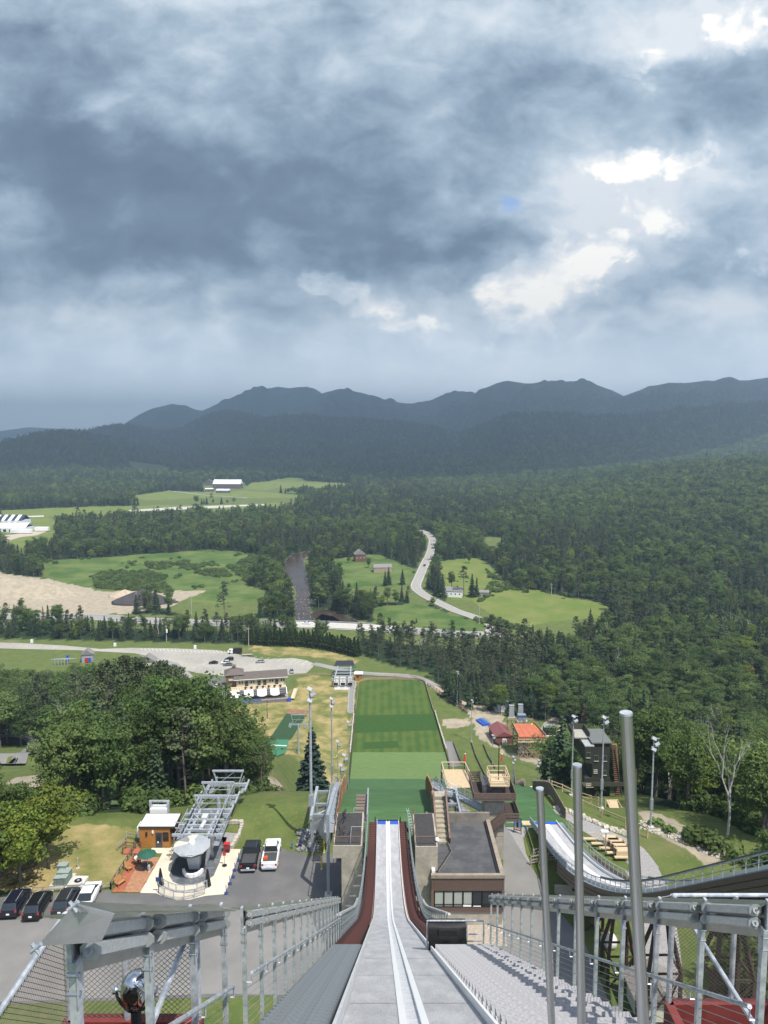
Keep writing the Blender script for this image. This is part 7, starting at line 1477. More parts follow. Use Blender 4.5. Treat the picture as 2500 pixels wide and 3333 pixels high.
rail_fence([RD_(590, 985, 113), RD_(800, 1020, 113), RD_(975, 1050, 112), RD_(1120, 1120, 108)], 'rail_fence', 'pale timber walkway rail in front of the dark judges house', PINEW, 1.3, 2.4, 2)
# ---- dark judges house
JY = 121.; fx_ = lambda x, y, Y=JY: RD_(x, y, Y); zb = 52.5
pA, pB, pC = fx_(900, 1000), fx_(1000, 540), fx_(1170, 540); DK = mat('dark_olive_siding', (.028, .030, .022), .8, 0, .15, 1.5, stretch=(6, 6, .3)); DK2 = mat('olive_trim', (.05, .052, .038), .8, 0, .1, 2)
jh = thing('judges_house', 'tall dark olive timber judges house with windows and an outside stair', 'building', (pA.x + 2, JY + 2, zb)); x0, x1, x2 = pA.x, pB.x, pC.x; zt1, zt2 = fx_(950, 545).z, fx_(1080, 515).z
part('lower_block', MB().box(((x0 + x2) / 2 + .2, JY + 3, (zb + fx_(1000, 860).z) / 2), (x2 - x0, 5.6, fx_(1000, 860).z - zb)), DK, jh); part('right_block', MB().box(((x1 + x2) / 2, JY + 3, (zb + zt2) / 2 + .0), (x2 - x1, 5.4, zt2 - zb)), DK, jh)
za, zb_ = fx_(900, 710).z, zt1; part('oriel', MB().loft([[(x0, JY - .4, za + .4), (x1, JY - .4, za), (x1, JY + 5.5, za), (x0 - .5, JY + 5.5, za + 1.0)], [(x0, JY - .4, zb_), (x1, JY - .4, zb_), (x1, JY + 5.5, zb_ + .3), (x0 - .6, JY + 5.5, zb_ + .3)]], True, True), DK, jh)
part('oriel_roof', MB().box(((x0 + x1) / 2, JY + .9, zb_ + .25), (x1 - x0 + .1, 2.6, .2)), mat('pale_roof_sheet', (.33, .34, .33), .6), jh); part('roof', MB().box(((x1 + x2) / 2, JY + 3, zt2 + .1), (x2 - x1 + .5, 6, .2)), mat('grey_olive_roof', (.13, .14, .13), .7), jh)
tz = fx_(900, 440).z; part('roof_terrace', MB().box(((x0 + x1) / 2 - .6, JY + 4.3, zb_ + .5), (2.4, 3.6, .2)), mat('pale_deck', (.34, .33, .28), .8), jh)
for s in (-1, 1): part('terrace_wall', MB().box(((x0 + x1) / 2 - .6 + s * 1.35, JY + 4.3, zb_ + 1.0), (.12, 3.7, 1.1)), DK2, jh)
part('terrace_wall', MB().box(((x0 + x1) / 2 - .6, JY + 6.15, zb_ + 1.0), (2.6, .12, 1.1)), DK2, jh)
for (wx, wy, ww, wh) in ((950, 625, 38, 55), (1028, 655, 44, 58), (1115, 658, 34, 55), (1110, 798, 36, 50), (945, 985, 38, 55), (1022, 935, 28, 38), (1105, 950, 28, 36)):
    c = fx_(wx, wy, JY - (.43 if wx < 1000 and wy < 700 else -.27)); y_ = c.y - .02; w_, h_ = ww * .3315 / 2411 * 126, wh * .3315 / 2411 * 126
    if wy > 850: y_ = JY + .17
    f = part('window', MB().box((c.x, y_, c.z), (w_, .08, h_)), mat('olive_frame', (.10, .11, .08), .7), jh); part('pane', MB().box((c.x, y_ - .05, c.z), (w_ * .8, .03, h_ * .85)), mat('green_glass', (.03, .045, .035), .12, 0, .2, 2, spec=.8), f); part('sill', MB().box((c.x, y_ - .06, c.z - h_ / 2 - .03), (w_ * 1.1, .1, .08)), CONC_L, f)
zb1 = fx_(1000, 880).z; part('balcony_front', MB().box(((x1 + x2) / 2 + .8, JY - 1.2, zb1), (x2 - x1 + 2.6, .1, .75)), DK2, jh); part('balcony_floor', MB().box(((x0 + x2) / 2 + .8, JY - .5, zb1 - .38), (x2 - x0 + 2.2, 1.4, .12)), DK2, jh)
for k in range(3): part('louvre', MB().box((fx_(1025, 785).x, JY + .2, fx_(1025, 778 + 16 * k).z), (.7, .06, .12)), CONC_L, jh); part('balcony_slat', MB().box((fx_(945, 900).x, JY - 1.2, fx_(945, 878 + 16 * k).z), (1.3, .08, .11)), mat('worn_slat', (.42, .38, .28), .8), jh)
xs0 = x2 + .2
for k in range(26): z = zb + 1 + k * .36; part('stair_tread', MB().box((xs0 + .55 + .9 * (1 - k / 26.), JY + .6, z), (.9, .5, .09)), mat('rusty_tread', (.20, .10, .06), .8), jh)
part('stair_screen', MB().beam((xs0 + 2.3, JY + .4, zb), (xs0 + .6, JY + .4, zt2 - 1.0), .14, .35), DK2, jh)
part('entrance_gable', MB().beam(fx_(985, 1090, JY - 2.5), fx_(1040, 990, JY - 2.5), .14, .3).beam(fx_(1040, 990, JY - 2.5), fx_(1100, 1090, JY - 2.5), .14, .3), DK2, jh)
st2 = thing('pine_stairs', 'fresh pine steps with rails in front of the dark judges house', 'stairs', RD_(1180, 1150, 108)); 
for k in range(7): part('step', MB().beam(RD_(1130 + 6 * k, 1075 + 14 * k, 110 - k * .5), RD_(1230 + 4 * k, 1072 + 14 * k, 110 - k * .5), .5, .1), PINEW, st2)
part('rail', MB().beam(RD_(1150, 1070, 110), RD_(1195, 1190, 106), .1).beam(RD_(1240, 1075, 110), RD_(1310, 1200, 106), .1).beam(RD_(1120, 1075, 110), RD_(1240, 1065, 110), .1), PINEW, st2)
for k in range(5): c = RD_(1240 + 14 * k, 1080 + 25 * k, 110 - k); part('post', MB().box(c + Vector((0, 0, -.3)), (.1, .1, 1.1)), PINEW, st2)
# gear and people by the small knoll
g1 = RD_(560, 990, 112); person((g1.x, g1.y, Hs(g1.x, g1.y)), 2.0, STD, EDG, RAD, SKIN, 'person in pale clothes standing at the rail beside the small green knoll', (UP, mat('pale_blue_shirt', (.40, .46, .55), .8), 1.2), (LEGS, mat('grey_trousers', (.12, .13, .15), .8), 1.15))
t = thing('black_bin', 'black bin at the knoll edge beside the steel grating', 'bin', RD_(545, 1075, 105)); p = RD_(545, 1090, 105); part('body', MB().ring(p, .35, p.z, p.z + 1.1, 12), BLACK, t); part('lid', MB().ring(p, .4, p.z + 1.1, p.z + 1.18, 12), BLACK, t)
t = thing('camera_table', 'white cross arm on a short mast behind the small knoll', 'mast', RD_(405, 940, 118)); p = RD_(405, 940, 118); part('mast', MB().tube(p, RD_(420, 885, 118), .05, 5), GALV, t); part('arm', MB().beam(RD_(405, 885, 118), RD_(440, 885, 118), .14), WHITE, t)
part('bar', MB().beam(RD_(365, 942, 116), RD_(445, 938, 116), .2), WHITE, t)
# shed roof, boulder below the right rail
s0 = RB(1110, 2150, 63); t = thing('timber_shed', 'small pale shed with a grey shingle roof under the small jump', 'shed', (24.5, 62.5, 63)); part('wall', MB().box((24.6, 62.3, 64.2), (4.0, 3.4, 2.4)), mat('cream_siding', (.55, .52, .42), .7, 0, .1, 2), t); part('roof', MB().loft([[(22.2, 60.2, 65.2), (24.6, 60.2, 66.5), (27.0, 60.2, 65.2)], [(22.2, 64.4, 65.2), (24.6, 64.4, 66.5), (27.0, 64.4, 65.2)]], True, True), mat('grey_shingle', (.20, .18, .165), .9, 0, .3, 5), t)
for k in range(5): part('siding_board', MB().box((24.6, 60.56, 63.3 + k * .42), (4.05, .06, .38)), MATS['cream_siding'], t)
c = G(1600 + .5425 * 705, 2500 + .5425 * 1045, 63.4); t = thing('white_boulder', 'single rounded white boulder on the grass seen through the right railing', 'boulder', (c.x, c.y, 63)); rows = [[(c.x + r_ * math.cos(a) * (1 + .06 * math.sin(3 * a)), c.y + r_ * math.sin(a), 63 + z) for a in np.linspace(0, 6.28, 15)[:-1]] for r_, z in ((.6, 0), (.85, .3), (.85, .75), (.6, 1.15), (.2, 1.3))]; part('stone', MB().loft(rows, True, True), mat('white_stone', (.55, .54, .50), .85, 0, .15, 2, .03, 4), t, smooth=True)
# ================================================================ foot of the hill
def L_(x, y, z=0.): return G(.7535 * x, 1500 + .7535 * y, z)
def V_(x, y, z=0.): return G(1250 + .7535 * x, 1500 + .7535 * y, z)
def S6(x, y, z=0.): return G(650 + .3315 * x, 2050 + .3315 * y, z)
def S5(x, y, z=0.): return G(800 + .5124 * x, 2050 + .5124 * y, z)
def TT(f, x, y): return T(*f(x, y))
LOTM = mat('worn_lot_surface', (.36, .34, .29), .9, 0, .14, .6, col2=(.29, .275, .24), w2=(.4, .65), s2=.06)
ROADM = mat('grey_road', (.24, .235, .225), .9, 0, .08, .7, col2=(.28, .27, .25), w2=(.4, .6), s2=.05)
BRIDGE = mat('bridge_concrete', (.46, .44, .39), .85, 0, .08, .4)
def r4z(x, y, z=0.): return G(.5124 * x, 2050 + .5124 * y, z)
flat('car_park', xy([r4z(-300, 70), r4z(130, 85), r4z(400, 100), r4z(640, 122), r4z(830, 115), r4z(1100, 118), r4z(1380, 130), r4z(1530, 160), r4z(1659, 188), G(954, 2142), G(1000, 2150), G(1022, 2160), G(1018, 2172), G(997, 2191), G(949, 2196), G(760, 2205), G(640, 2190), r4z(1190, 260), r4z(1130, 212), r4z(1040, 190), r4z(860, 150), r4z(500, 130), r4z(130, 122), r4z(-300, 110)]), LOTM, .06)
flat('access_road', xy([r4z(1040, 190), r4z(1130, 212), r4z(1200, 270), r4z(1230, 300), r4z(1200, 310), r4z(1100, 240), r4z(1000, 200), r4z(870, 160)]), ROADM, .09)
flat('lodge_yard', xy([r4z(1290, 310), r4z(1400, 300), r4z(1470, 330), r4z(1470, 420), r4z(1380, 420), r4z(1290, 370)]), ASPH, .08)
pl2 = MB()
for k in range(24):
    a = r4z(895 + 24 * k, 117 + k * .7, .1); pl2.beam(a, a + Vector((2.2, -4.6, 0)), .16, .01)
for k in range(9): a = S6(560 + 62 * k, 262 + 6 * k, .1); pl2.beam(a, a + Vector((-2.2, -4.6, 0)), .16, .01)
struct('parking_lines', pl2, WHITE, kind='stuff')
def road(name, cl, wd, m, off=.1, conform=False, kind='structure', n=3):
    P_ = [Vector((p[0], p[1])) for p in smooth_poly([(p[0], p[1]) for p in cl], 6, False)]; rows = []
    for i, p in enumerate(P_):
        d = (P_[min(i + 1, len(P_) - 1)] - P_[max(i - 1, 0)]).normalized(); nn = Vector((-d.y, d.x)); w_ = wd(i / (len(P_) - 1)) if callable(wd) else wd
        row = []
        for t_ in np.linspace(.5, -.5, n): q = p + nn * w_ * t_; row.append((q.x, q.y, (Hs(q.x, q.y) if conform else 0) + off))
        rows.append(row)
    return struct(name, MB().loft([r_[::-1] for r_ in rows]), m, True, kind)
road('service_road', [S5(428, 215), S5(520, 235), S5(640, 262), S5(800, 280), S5(960, 288), S5(1070, 300), S5(1150, 330), S5(1220, 368)], 4.6, ROADM, .1)
road('dirt_track', [S5(1200, 358), S5(1260, 400), S5(1340, 455), S5(1450, 500)], 5, mat('tan_track', (.40, .33, .24), .95, 0, .15, .5), .12, True)
road('highway', HIGHWAY_C, 15, ROADM, .12); road('bridge_deck', [L_(1212, 707), L_(1400, 712), L_(1600, 722), L_(1720, 730)], 15.5, BRIDGE, .2); road('country_road', ROAD73, 8.2, mat('pale_road', (.30, .29, .27), .9, 0, .06, .5), .16)
road('loop_road', [TT(s4, *p) for p in ((-160, 672), (0, 655), (110, 640), (215, 628))], 4.2, ASPH_O, .6, True)
road('loop_road', [TT(s4, *p) for p in ((-60, 700), (40, 682), (110, 682), (180, 695), (222, 722), (228, 752), (190, 785), (120, 808), (40, 828), (-80, 850))], 5.4, ASPH_O, .7, True)
ctr = MB()
def dashes(cl, off, z, m, wd=.15, solid=True):
    P_ = [Vector((p[0], p[1])) for p in smooth_poly([(p[0], p[1]) for p in cl], 5, False)]
    for i in range(len(P_) - 1):
        d = (P_[i + 1] - P_[i]).normalized(); nn = Vector((-d.y, d.x)) * off; a = P_[i] + nn; b = P_[i + 1] + nn
        if not solid: b = a.lerp(b, .45)
        m.beam((a.x, a.y, z), (b.x, b.y, z), wd, .01)
yl = MB(); dashes(ROAD73, .12, .2, yl); dashes(HIGHWAY_C, .15, .16, yl); wl_ = MB(); dashes(ROAD73, 3.4, .2, wl_); dashes(ROAD73, -3.4, .2, wl_); dashes(HIGHWAY_C, 6.2, .23, wl_, .2); dashes(HIGHWAY_C, -6.2, .23, wl_, .2)
struct('yellow_centre_line', yl, mat('road_yellow', (.55, .38, .06), .8), kind='structure'); struct('white_edge_line', wl_, WHITE, kind='structure')
def guard(cl, off, label):
    t = thing('guard_rail', label, 'guard rail', (cl[0].x, cl[0].y, 0)); P_ = [Vector((p.x, p.y, 0)) for p in cl]; q = MB(); ps = MB()
    for a, b in zip(P_, P_[1:]):
        d = (b - a).normalized(); nn = Vector((-d.y, d.x, 0)) * off; q.beam(a + nn + Vector((0, 0, .85)), b + nn + Vector((0, 0, .85)), .12, .4)
        for k in range(int((b - a).length / 4)): c = a.lerp(b, k * 4 / (b - a).length) + nn; ps.box(c + Vector((0, 0, .4)), (.15, .15, .8))
    part('beam', q, GALV, t); part('post', ps, GALV_D, t, kind='stuff')
guard(HIGHWAY_C[4:10], -7.8, 'galvanised guard rail along the near side of the highway and bridge'); guard(HIGHWAY_C[5:8], 7.8, 'galvanised guard rail along the far side of the bridge')
WATER = mat('dark_river_water', (.050, .034, .024), .22, 0, .3, .08, .03, 1.2, spec=.25)
flat('river', RIVER, WATER, .05); flat('river', CREEK, WATER, .04)
q = MB(); rocks = []
for k in range(230):
    i = rng.integers(len(RIVER)); a, b = Vector(RIVER[i]), Vector(RIVER[i - 1]); c = a.lerp(b, rng.uniform()) + Vector((rng.normal(0, 1.6), rng.normal(0, 3)));
    if rng.uniform() < .2: g_ = L_(rng.uniform(1275, 1345), rng.uniform(560, 705)); c = Vector((g_.x, g_.y))
    s = rng.uniform(.2, .6); q.box((c.x, c.y, .08), (s * 1.5, s, s * .7), M=Matrix.Rotation(rng.uniform(0, 6), 3, Vector(rng.normal(size=3)).normalized()))
struct('river_stones', q, mat('river_rock', (.28, .25, .21), .9, 0, .3, 1), kind='stuff')
# gravel heaps of the pit
for (x, y, r1, r2, h_), m, lb in (((612, 612, 24, 11, 9.), mat('dark_gravel_heap', (.055, .05, .052), .95, 0, .25, .5, .15, 2), 'dark gravel heap at the right end of the sand pit'), ((540, 585, 14, 8, 5), mat('tan_heap', (.42, .34, .25), .95, 0, .15, .5, .15, 2), 'small tan sand heap behind the dark gravel heap')):
    c = L_(x, y); t = thing('gravel_heap', lb, 'heap', c); rows = [[(c.x + r1 * f * math.cos(a) * (1 + .12 * math.sin(3 * a + 1)), c.y + r2 * f * math.sin(a), Hs(c.x, c.y) - .3 + h_ * (1 - f) ** .9 * (1 + .08 * math.sin(5 * a))) for a in np.linspace(0, 6.283, 33)[:-1]] for f in (1, .85, .7, .5, .32, .15, .02)]; part('mound', MB().loft(rows, True, True), m, t, smooth=True)
# ---- lodge
lp0, lp1 = S6(292, 745), S6(872, 702); ang = math.atan2(lp1.y - lp0.y, lp1.x - lp0.x) ; LL = (Vector(lp1) - Vector(lp0)).length
lodge = thing('lodge', 'two storey cream lodge with a grey brown roof and a white slatted awning', 'building', lp0, None, ang)
CREAM = mat('cream_boarding', (.50, .46, .35), .7, 0, .06, 1); SHING = mat('brown_shingle', (.125, .105, .09), .9, 0, .2, 1.5, .02, 6); STONE = mat('grey_stone_base', (.17, .17, .18), .9, 0, .25, 1.2); DECKL = mat('pale_deck_boards', (.58, .48, .33), .8, 0, .1, 2)
def lpart(nm, mb, m, par=None, **k): return part(nm, mb, m, par or lodge, local=True, **k)
lpart('base_wall', MB().box((LL / 2, 3, .6), (LL, 6.2, 1.2)), STONE); lpart('lower_storey', MB().box((LL / 2 - .2, 8, 2.4), (LL - .6, 7, 4.8)), CREAM)
lpart('upper_deck', MB().box((LL / 2 - .5, 6.2, 5.0), (LL - 2, 4.6, .25)), DECKL); lpart('upper_storey', MB().box((LL / 2 + 1.0, 11.3, 6.9), (LL - 4.4, 5.6, 3.6)), CREAM)
for k in range(9): lpart('siding_board', MB().box((LL / 2 + 1.0, 8.47, 5.3 + k * .37), (LL - 4.4, .05, .33)), CREAM)
for s, (y0, y1, z0, z1) in enumerate(((7.3, 11.2, 8.6, 10.9), (15.2, 11.2, 8.6, 10.9))):
    q = MB(); q.add([(2.0, y0, z0), (LL + .5, y0, z0), (LL + .5, y1, z1), (2.0, y1, z1), (2.0, y0, z0 - .2), (LL + .5, y0, z0 - .2), (LL + .5, y1, z1 - .2), (2.0, y1, z1 - .2)], [(0, 1, 2, 3) if s == 0 else (3, 2, 1, 0), (7, 6, 5, 4), (0, 4, 5, 1), (1, 5, 6, 2), (2, 6, 7, 3), (3, 7, 4, 0)]); rf = lpart('roof', q, SHING)
    for k in range(9): u = (k + .5) / 9; lpart('shingle_course', MB().box((LL / 2 + 1.25, y0 + (y1 - y0) * u, z0 + (z1 - z0) * u + .02), (LL - 1.6, .06, .03)), SHING, rf)
lpart('gable_infill', MB().add([(2.8, 8.6, 8.7), (2.8, 14, 8.7), (2.8, 11.2, 10.6), (LL - .3, 8.6, 8.7), (LL - .3, 14, 8.7), (LL - .3, 11.2, 10.6)], [(0, 2, 1), (3, 4, 5)]), CREAM); lpart('fascia', MB().box((LL / 2 + 1.2, 7.28, 8.5), (LL - 1.4, .08, .25)), WHITE)
# left pavilion with hipped roof and cupola, and dark porch
lpart('pavilion_wall', MB().box((2.2, 13.5, 4.9), (7.2, 8, 9.8)), mat('brown_boarding', (.16, .10, .07), .8, 0, .15, 1)); lpart('porch_beam', MB().box((1.6, 9.2, 8.2), (3.4, .4, .8)), CREAM); q = MB(); q.add([(-2, 9, 10.2), (6.6, 9, 10.2), (6.6, 18, 10.2), (-2, 18, 10.2), (1.6, 13.2, 12.6), (3, 13.2, 12.6)], [(0, 1, 5, 4), (1, 2, 5), (2, 3, 4, 5), (3, 0, 4), (3, 2, 1, 0)]); pr2 = lpart('pavilion_roof', q, SHING)
lpart('cupola', MB().box((2.3, 13.2, 12.8), (1.4, 1.4, 1.0)), mat('brown_boarding', (0, 0, 0)), pr2); lpart('cupola_roof', MB().add([(1.3, 12.2, 13.3), (3.3, 12.2, 13.3), (3.3, 14.2, 13.3), (1.3, 14.2, 13.3), (2.3, 13.2, 14.1)], [(0, 1, 4), (1, 2, 4), (2, 3, 4), (3, 0, 4), (3, 2, 1, 0)]), SHING, pr2)
lpart('side_wing', MB().box((-2.8, 11, 2.6), (3.4, 6, 5.2)), mat('dark_glazing', (.05, .06, .07), .2)); lpart('side_wing_roof', MB().box((-2.8, 11, 5.4), (4.2, 7, .3)), SHING)
for k in range(5): lpart('wing_post', MB().box((-4.4 + k * .8, 7.95, 2.6), (.14, .1, 5.2)), WHITE)
for k, (x, w_, dr_) in enumerate(((4.6, .9, 0), (5.7, .9, 0), (7.6, 1.4, 1), (9.6, .9, 0), (10.7, .9, 0), (13.0, 1.4, 1), (15.5, 1.4, 1), (17.8, .9, 0), (18.9, .9, 0), (20.7, 1.4, 1), (22.8, .9, 0), (23.9, .9, 0))):
    if x > LL - .8: continue
    f = lpart('door' if dr_ else 'window', MB().box((x, 8.4, 6.25 if dr_ else 6.95), (w_, .1, 2.3 if dr_ else 1.3)), WHITE if not dr_ else mat('dark_door', (.03, .025, .02), .5)); lpart('pane', MB().box((x, 8.33, 6.3 if dr_ else 6.95), (w_ * .8, .05, 1.9 if dr_ else 1.05)), GLASSD, f)
rl_ = MB().beam((1, 4.1, 6.1), (LL - .5, 4.1, 6.1), .08)
for k in range(22): rl_.box((1 + k * (LL - 1.5) / 21, 4.1, 5.6), (.08, .08, 1.0))
lpart('deck_rail', rl_, mat('dark_rail', (.08, .06, .05), .7))
for k in range(7):
    x = 7 + k * 2.5; b = lpart('flower_pot', MB().ring((x, 4.3, 0), .25, 5.15, 5.6, 7), RUSTB); lpart('plant', MB().box((x, 4.3, 5.95), (1.0, .6, .5), rz=.5).box((x + .1, 4.2, 6.1), (.6, .9, .4), rz=.9), mat('pot_plant', (.03, .05, .02), .9, 0, .5, 4), b)
# awning: white panels with dark slatted openings, dark bays beneath
na = 8; aw = [(1.2, 3.0), (0, 0)]; spans = []; x = .6; wids = [(3.6, 0), (1.8, 1), (3.8, 0), (1.6, 1), (3.8, 0), (1.6, 1), (3.6, 0), (2.9, 1), (.3, 0)]; sc_ = (LL - 1.0) / sum(w_ for w_, _ in wids)
for w_, op in wids:
    w_ *= sc_; q = MB().add([(x, 4.0, 5.0), (x + w_, 4.0, 5.0), (x + w_, .6, 3.2), (x, .6, 3.2), (x, 4.0, 5.08), (x + w_, 4.0, 5.08), (x + w_, .6, 3.28), (x, .6, 3.28)], [(0, 1, 2, 3), (7, 6, 5, 4), (4, 5, 1, 0), (5, 6, 2, 1), (6, 7, 3, 2), (7, 4, 0, 3)])
    if not op: lpart('awning_panel', q, WHITE)
    else:
        f = lpart('louvred_opening', q, mat('dark_opening', (.03, .03, .032), .8))
        for j in range(3): t_ = (j + .6) / 3.4; lpart('slat', MB().box((x + w_ / 2, 4.0 - 3.4 * t_, 5.16 - 1.8 * t_), (w_ * .95, .35, .05)), mat('grey_slat', (.40, .40, .40), .7), f)
    x += w_
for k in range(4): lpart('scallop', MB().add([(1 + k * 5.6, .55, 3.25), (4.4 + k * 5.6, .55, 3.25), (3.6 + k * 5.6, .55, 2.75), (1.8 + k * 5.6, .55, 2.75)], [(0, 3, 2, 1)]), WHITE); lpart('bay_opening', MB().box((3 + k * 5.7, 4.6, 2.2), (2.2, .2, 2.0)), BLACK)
lpart('terrace', MB().box((LL / 2, 2.4, 1.25), (LL + .2, 5.2, .14)), mat('terrace_paving', (.30, .28, .25), .85, 0, .1, 1)); tr_ = MB().beam((0, -.1, 2.2), (LL, -.1, 2.2), .1, .1)
for k in range(24): tr_.box((k * LL / 23, -.1, 1.75), (.09, .09, .9))
lpart('terrace_rail', tr_, mat('brown_rail', (.16, .10, .07), .7)); lpart('banner', MB().box((LL * .32, -.2, 1.75), (LL * .44, .04, .7)), mat('blue_banner', (.06, .14, .40), .6, 0, .5, 2)); lpart('banner', MB().box((LL + .3, -.5, .9), (1.6, .5, 1.6)), BLUE); lpart('ramp', MB().beam((LL + 1.8, .5, 1.0), (LL + 4.5, 14, .6), 1.8, .15), DECKL); lpart('ramp_rail', MB().beam((LL + .9, .5, 2.0), (LL + 3.5, 14, 1.6), .07).beam((LL + 2.8, .5, 2.0), (LL + 5.4, 14, 1.6), .07), MATS['brown_rail'])
for i_, (x, k, c, lb) in enumerate(((-2.0, 'suv', 'white', 'white van parked left of the lodge beside the wood'), )): p = r4z(1375, 372); car('suv', 'white', (p.x, p.y, .1), R(80), lb)
# cars in the lower car park, on the roads
for f, x, y, k, c, a, lb in ((L_, 922, 877, 'car', 'black', 96, 'black saloon alone in the lower car park'), (L_, 975, 877, 'suv', 'white', 100, 'white car beside a grey one behind the lodge pavilion'), (L_, 990, 862, 'suv', 'black', 97, 'black car just behind the white one in the lower car park'), (L_, 984, 885, 'car', 'grey', 97, 'grey car half hidden behind the lodge pavilion roof'), (L_, 1124, 872, 'car', 'silver', 98, 'silver saloon behind the long lodge roof'), (S6, 905, 420, 'suv', 'silver', 190, 'silver grey car at the right rear corner of the lodge')):
    p = f(x, y); car(k, c, (p.x, p.y, .1), R(a), lb)
for f, x, y, k, c, a, lb, z in ((L_, 1104, 699, 'suv', 'black', 92, 'dark car on the highway left of the bridge', .16), (L_, 1323, 706, 'car', 'white', 92, 'white car crossing the bridge', .25), (V_, 93, 726, 'suv', 'black', 92, 'dark car on the highway above the pines', .16), (V_, 281, 756, 'pickup', 'silver', 94, 'silver pickup on the near lane of the highway', .16), (V_, 375, 766, 'car', 'charcoal', 94, 'dark car on the highway near the junction', .16), (V_, 463, 744, 'suv', 'white', 175, 'white car waiting at the highway junction', .16), (V_, 175, 455, 'car', 'navy', 165, 'dark car on the straight country road', .2), (V_, 184, 322, 'car', 'white', 150, 'white car at the far bend of the country road', .2), (V_, 404, 580, 'suv', 'red', 80, 'red pickup beside the small grey garage', .06)):
    p = f(x, y); car(k, c, (p.x, p.y, z), R(a), lb, lod=2)
p = L_(1020, 832); t = thing('flatbed_truck', 'white cab truck with a dark stake body at the back of the lower car park', 'truck', (p.x, p.y, .1), None, R(94)); part('cab', MB().box((0, 2.6, 1.3), (2.1, 1.9, 1.9)).box((0, 3.8, .9), (2.0, 1.0, 1.1)), WHITE, t, local=True); part('windscreen', MB().box((0, 3.0, 1.75), (2.15, 1.1, .6)), GLASSD, t, local=True); part('stake_body', MB().box((0, -.8, 1.7), (2.3, 4.6, 2.0)), BLACK, t, local=True)
for sx_ in (-1, 1):
    for y in (-2, 3.3): part('wheel', MB().tube((sx_ * .8, y, .45), (sx_ * 1.1, y, .45), .45, 12), TYRE, t, local=True)
p = L_(1068, 843); t = thing('trailer', 'low flat trailer behind the white cab truck', 'trailer', (p.x, p.y, .1), None, R(96)); part('bed', MB().box((0, 0, .7), (2.2, 5.4, .2)), mat('worn_bed', (.3, .27, .22), .7), t, local=True); part('drawbar', MB().box((0, 3.4, .6), (.15, 1.6, .12)), DARKST, t, local=True)
for sx_ in (-1, 1): part('wheel', MB().tube((sx_ * .9, -.5, .35), (sx_ * 1.15, -.5, .35), .35, 10), TYRE, t, local=True)
# ---- small houses and sheds
def house(f, x, y, w_, d_, h_, rz, wallm, roofm, label, name='house', roofh=2.2, nwin=3, chim=False, cat='house', ridge='x'):
    p = f(x, y); t = thing(name, label, cat, (p.x, p.y, Hs(p.x, p.y)), None, R(rz)); P = lambda nm, mb, m, par=None: part(nm, mb, m, par or t, local=True)
    P('wall', MB().box((0, 0, h_ / 2), (w_, d_, h_)), wallm); o = .35
    if ridge == 'x': v = [(-w_ / 2 - o, -d_ / 2 - o, h_), (w_ / 2 + o, -d_ / 2 - o, h_), (w_ / 2 + o, d_ / 2 + o, h_), (-w_ / 2 - o, d_ / 2 + o, h_), (-w_ / 2 - o, 0, h_ + roofh), (w_ / 2 + o, 0, h_ + roofh)]; fc = [(0, 1, 5, 4), (2, 3, 4, 5), (0, 4, 3), (1, 2, 5), (3, 2, 1, 0)]
    else: v = [(-w_ / 2 - o, -d_ / 2 - o, h_), (w_ / 2 + o, -d_ / 2 - o, h_), (w_ / 2 + o, d_ / 2 + o, h_), (-w_ / 2 - o, d_ / 2 + o, h_), (0, -d_ / 2 - o, h_ + roofh), (0, d_ / 2 + o, h_ + roofh)]; fc = [(0, 4, 5, 3), (1, 2, 5, 4), (0, 1, 4), (2, 3, 5), (3, 2, 1, 0)]
    rf = P('roof', MB().add(v, fc), roofm)
    if chim: P('chimney', MB().box((w_ * .2, 0, h_ + roofh), (.8, .8, 1.6)), RUSTB, rf)
    for k in range(nwin): xx = -w_ / 2 + (k + .5) * w_ / nwin; fw = P('window', MB().box((xx, -d_ / 2 - .03, h_ * .55), (1.1, .08, 1.2)), WHITE); P('pane', MB().box((xx, -d_ / 2 - .08, h_ * .55), (.85, .04, .95)), GLASSD, fw)
    return t
BLOG = mat('brown_log', (.14, .06, .035), .8, 0, .15, 1); GRF = mat('grey_roof', (.20, .19, .18), .85, 0, .1, 1); WRF = mat('white_metal_roof', (.72, .74, .75), .4, .1, .03, .2)
house(L_, 1554, 432, 10, 9, 6.5, 12, BLOG, GRF, 'two storey brown cabin with a steep grey roof on the green by the river', roofh=4.2, ridge='y', chim=True)
house(L_, 1652, 478, 15, 9, 4.2, 4, mat('tan_wall', (.36, .27, .19), .8), GRF, 'low tan house with a wide grey roof left of the country road', roofh=2.4, nwin=4)
house(V_, 302, 584, 12, 8, 4.4, -12, WHITE, GRF, 'white farmhouse with a grey roof among the dark pines', roofh=2.4, nwin=4, chim=True)
house(V_, 432, 582, 6.5, 5, 2.8, -8, mat('grey_boarding', (.32, .31, .29), .8), GRF, 'small grey garage beside the light field', 'garage', 1.4, 1, cat='garage')
house(L_, 985, 118, 60, 26, 10, -3, mat('dark_barn_wall', (.10, .08, .07), .8), WRF, 'big barn with a long shining white roof in the shaded far field', 'barn', 9, 6, cat='barn')
house(L_, 965, 138, 26, 10, 5, -3, mat('dark_barn_wall', (0, 0, 0)), WRF, 'lower white roofed shed in front of the big barn', 'barn', 3, 3, cat='shed'); house(L_, 905, 132, 16, 10, 5, 0, mat('dark_barn_wall', (0, 0, 0)), WRF, 'small pale roofed shed left of the big barn', 'barn', 2, 2, cat='shed')
house(L_, 903, 105, 18, 14, 9, 0, mat('dark_barn_wall', (0, 0, 0)), mat('dark_grey_roof', (.08, .08, .085), .8), 'dark roofed farm building left of the big barn', 'barn', 5, 2, cat='barn', ridge='y')
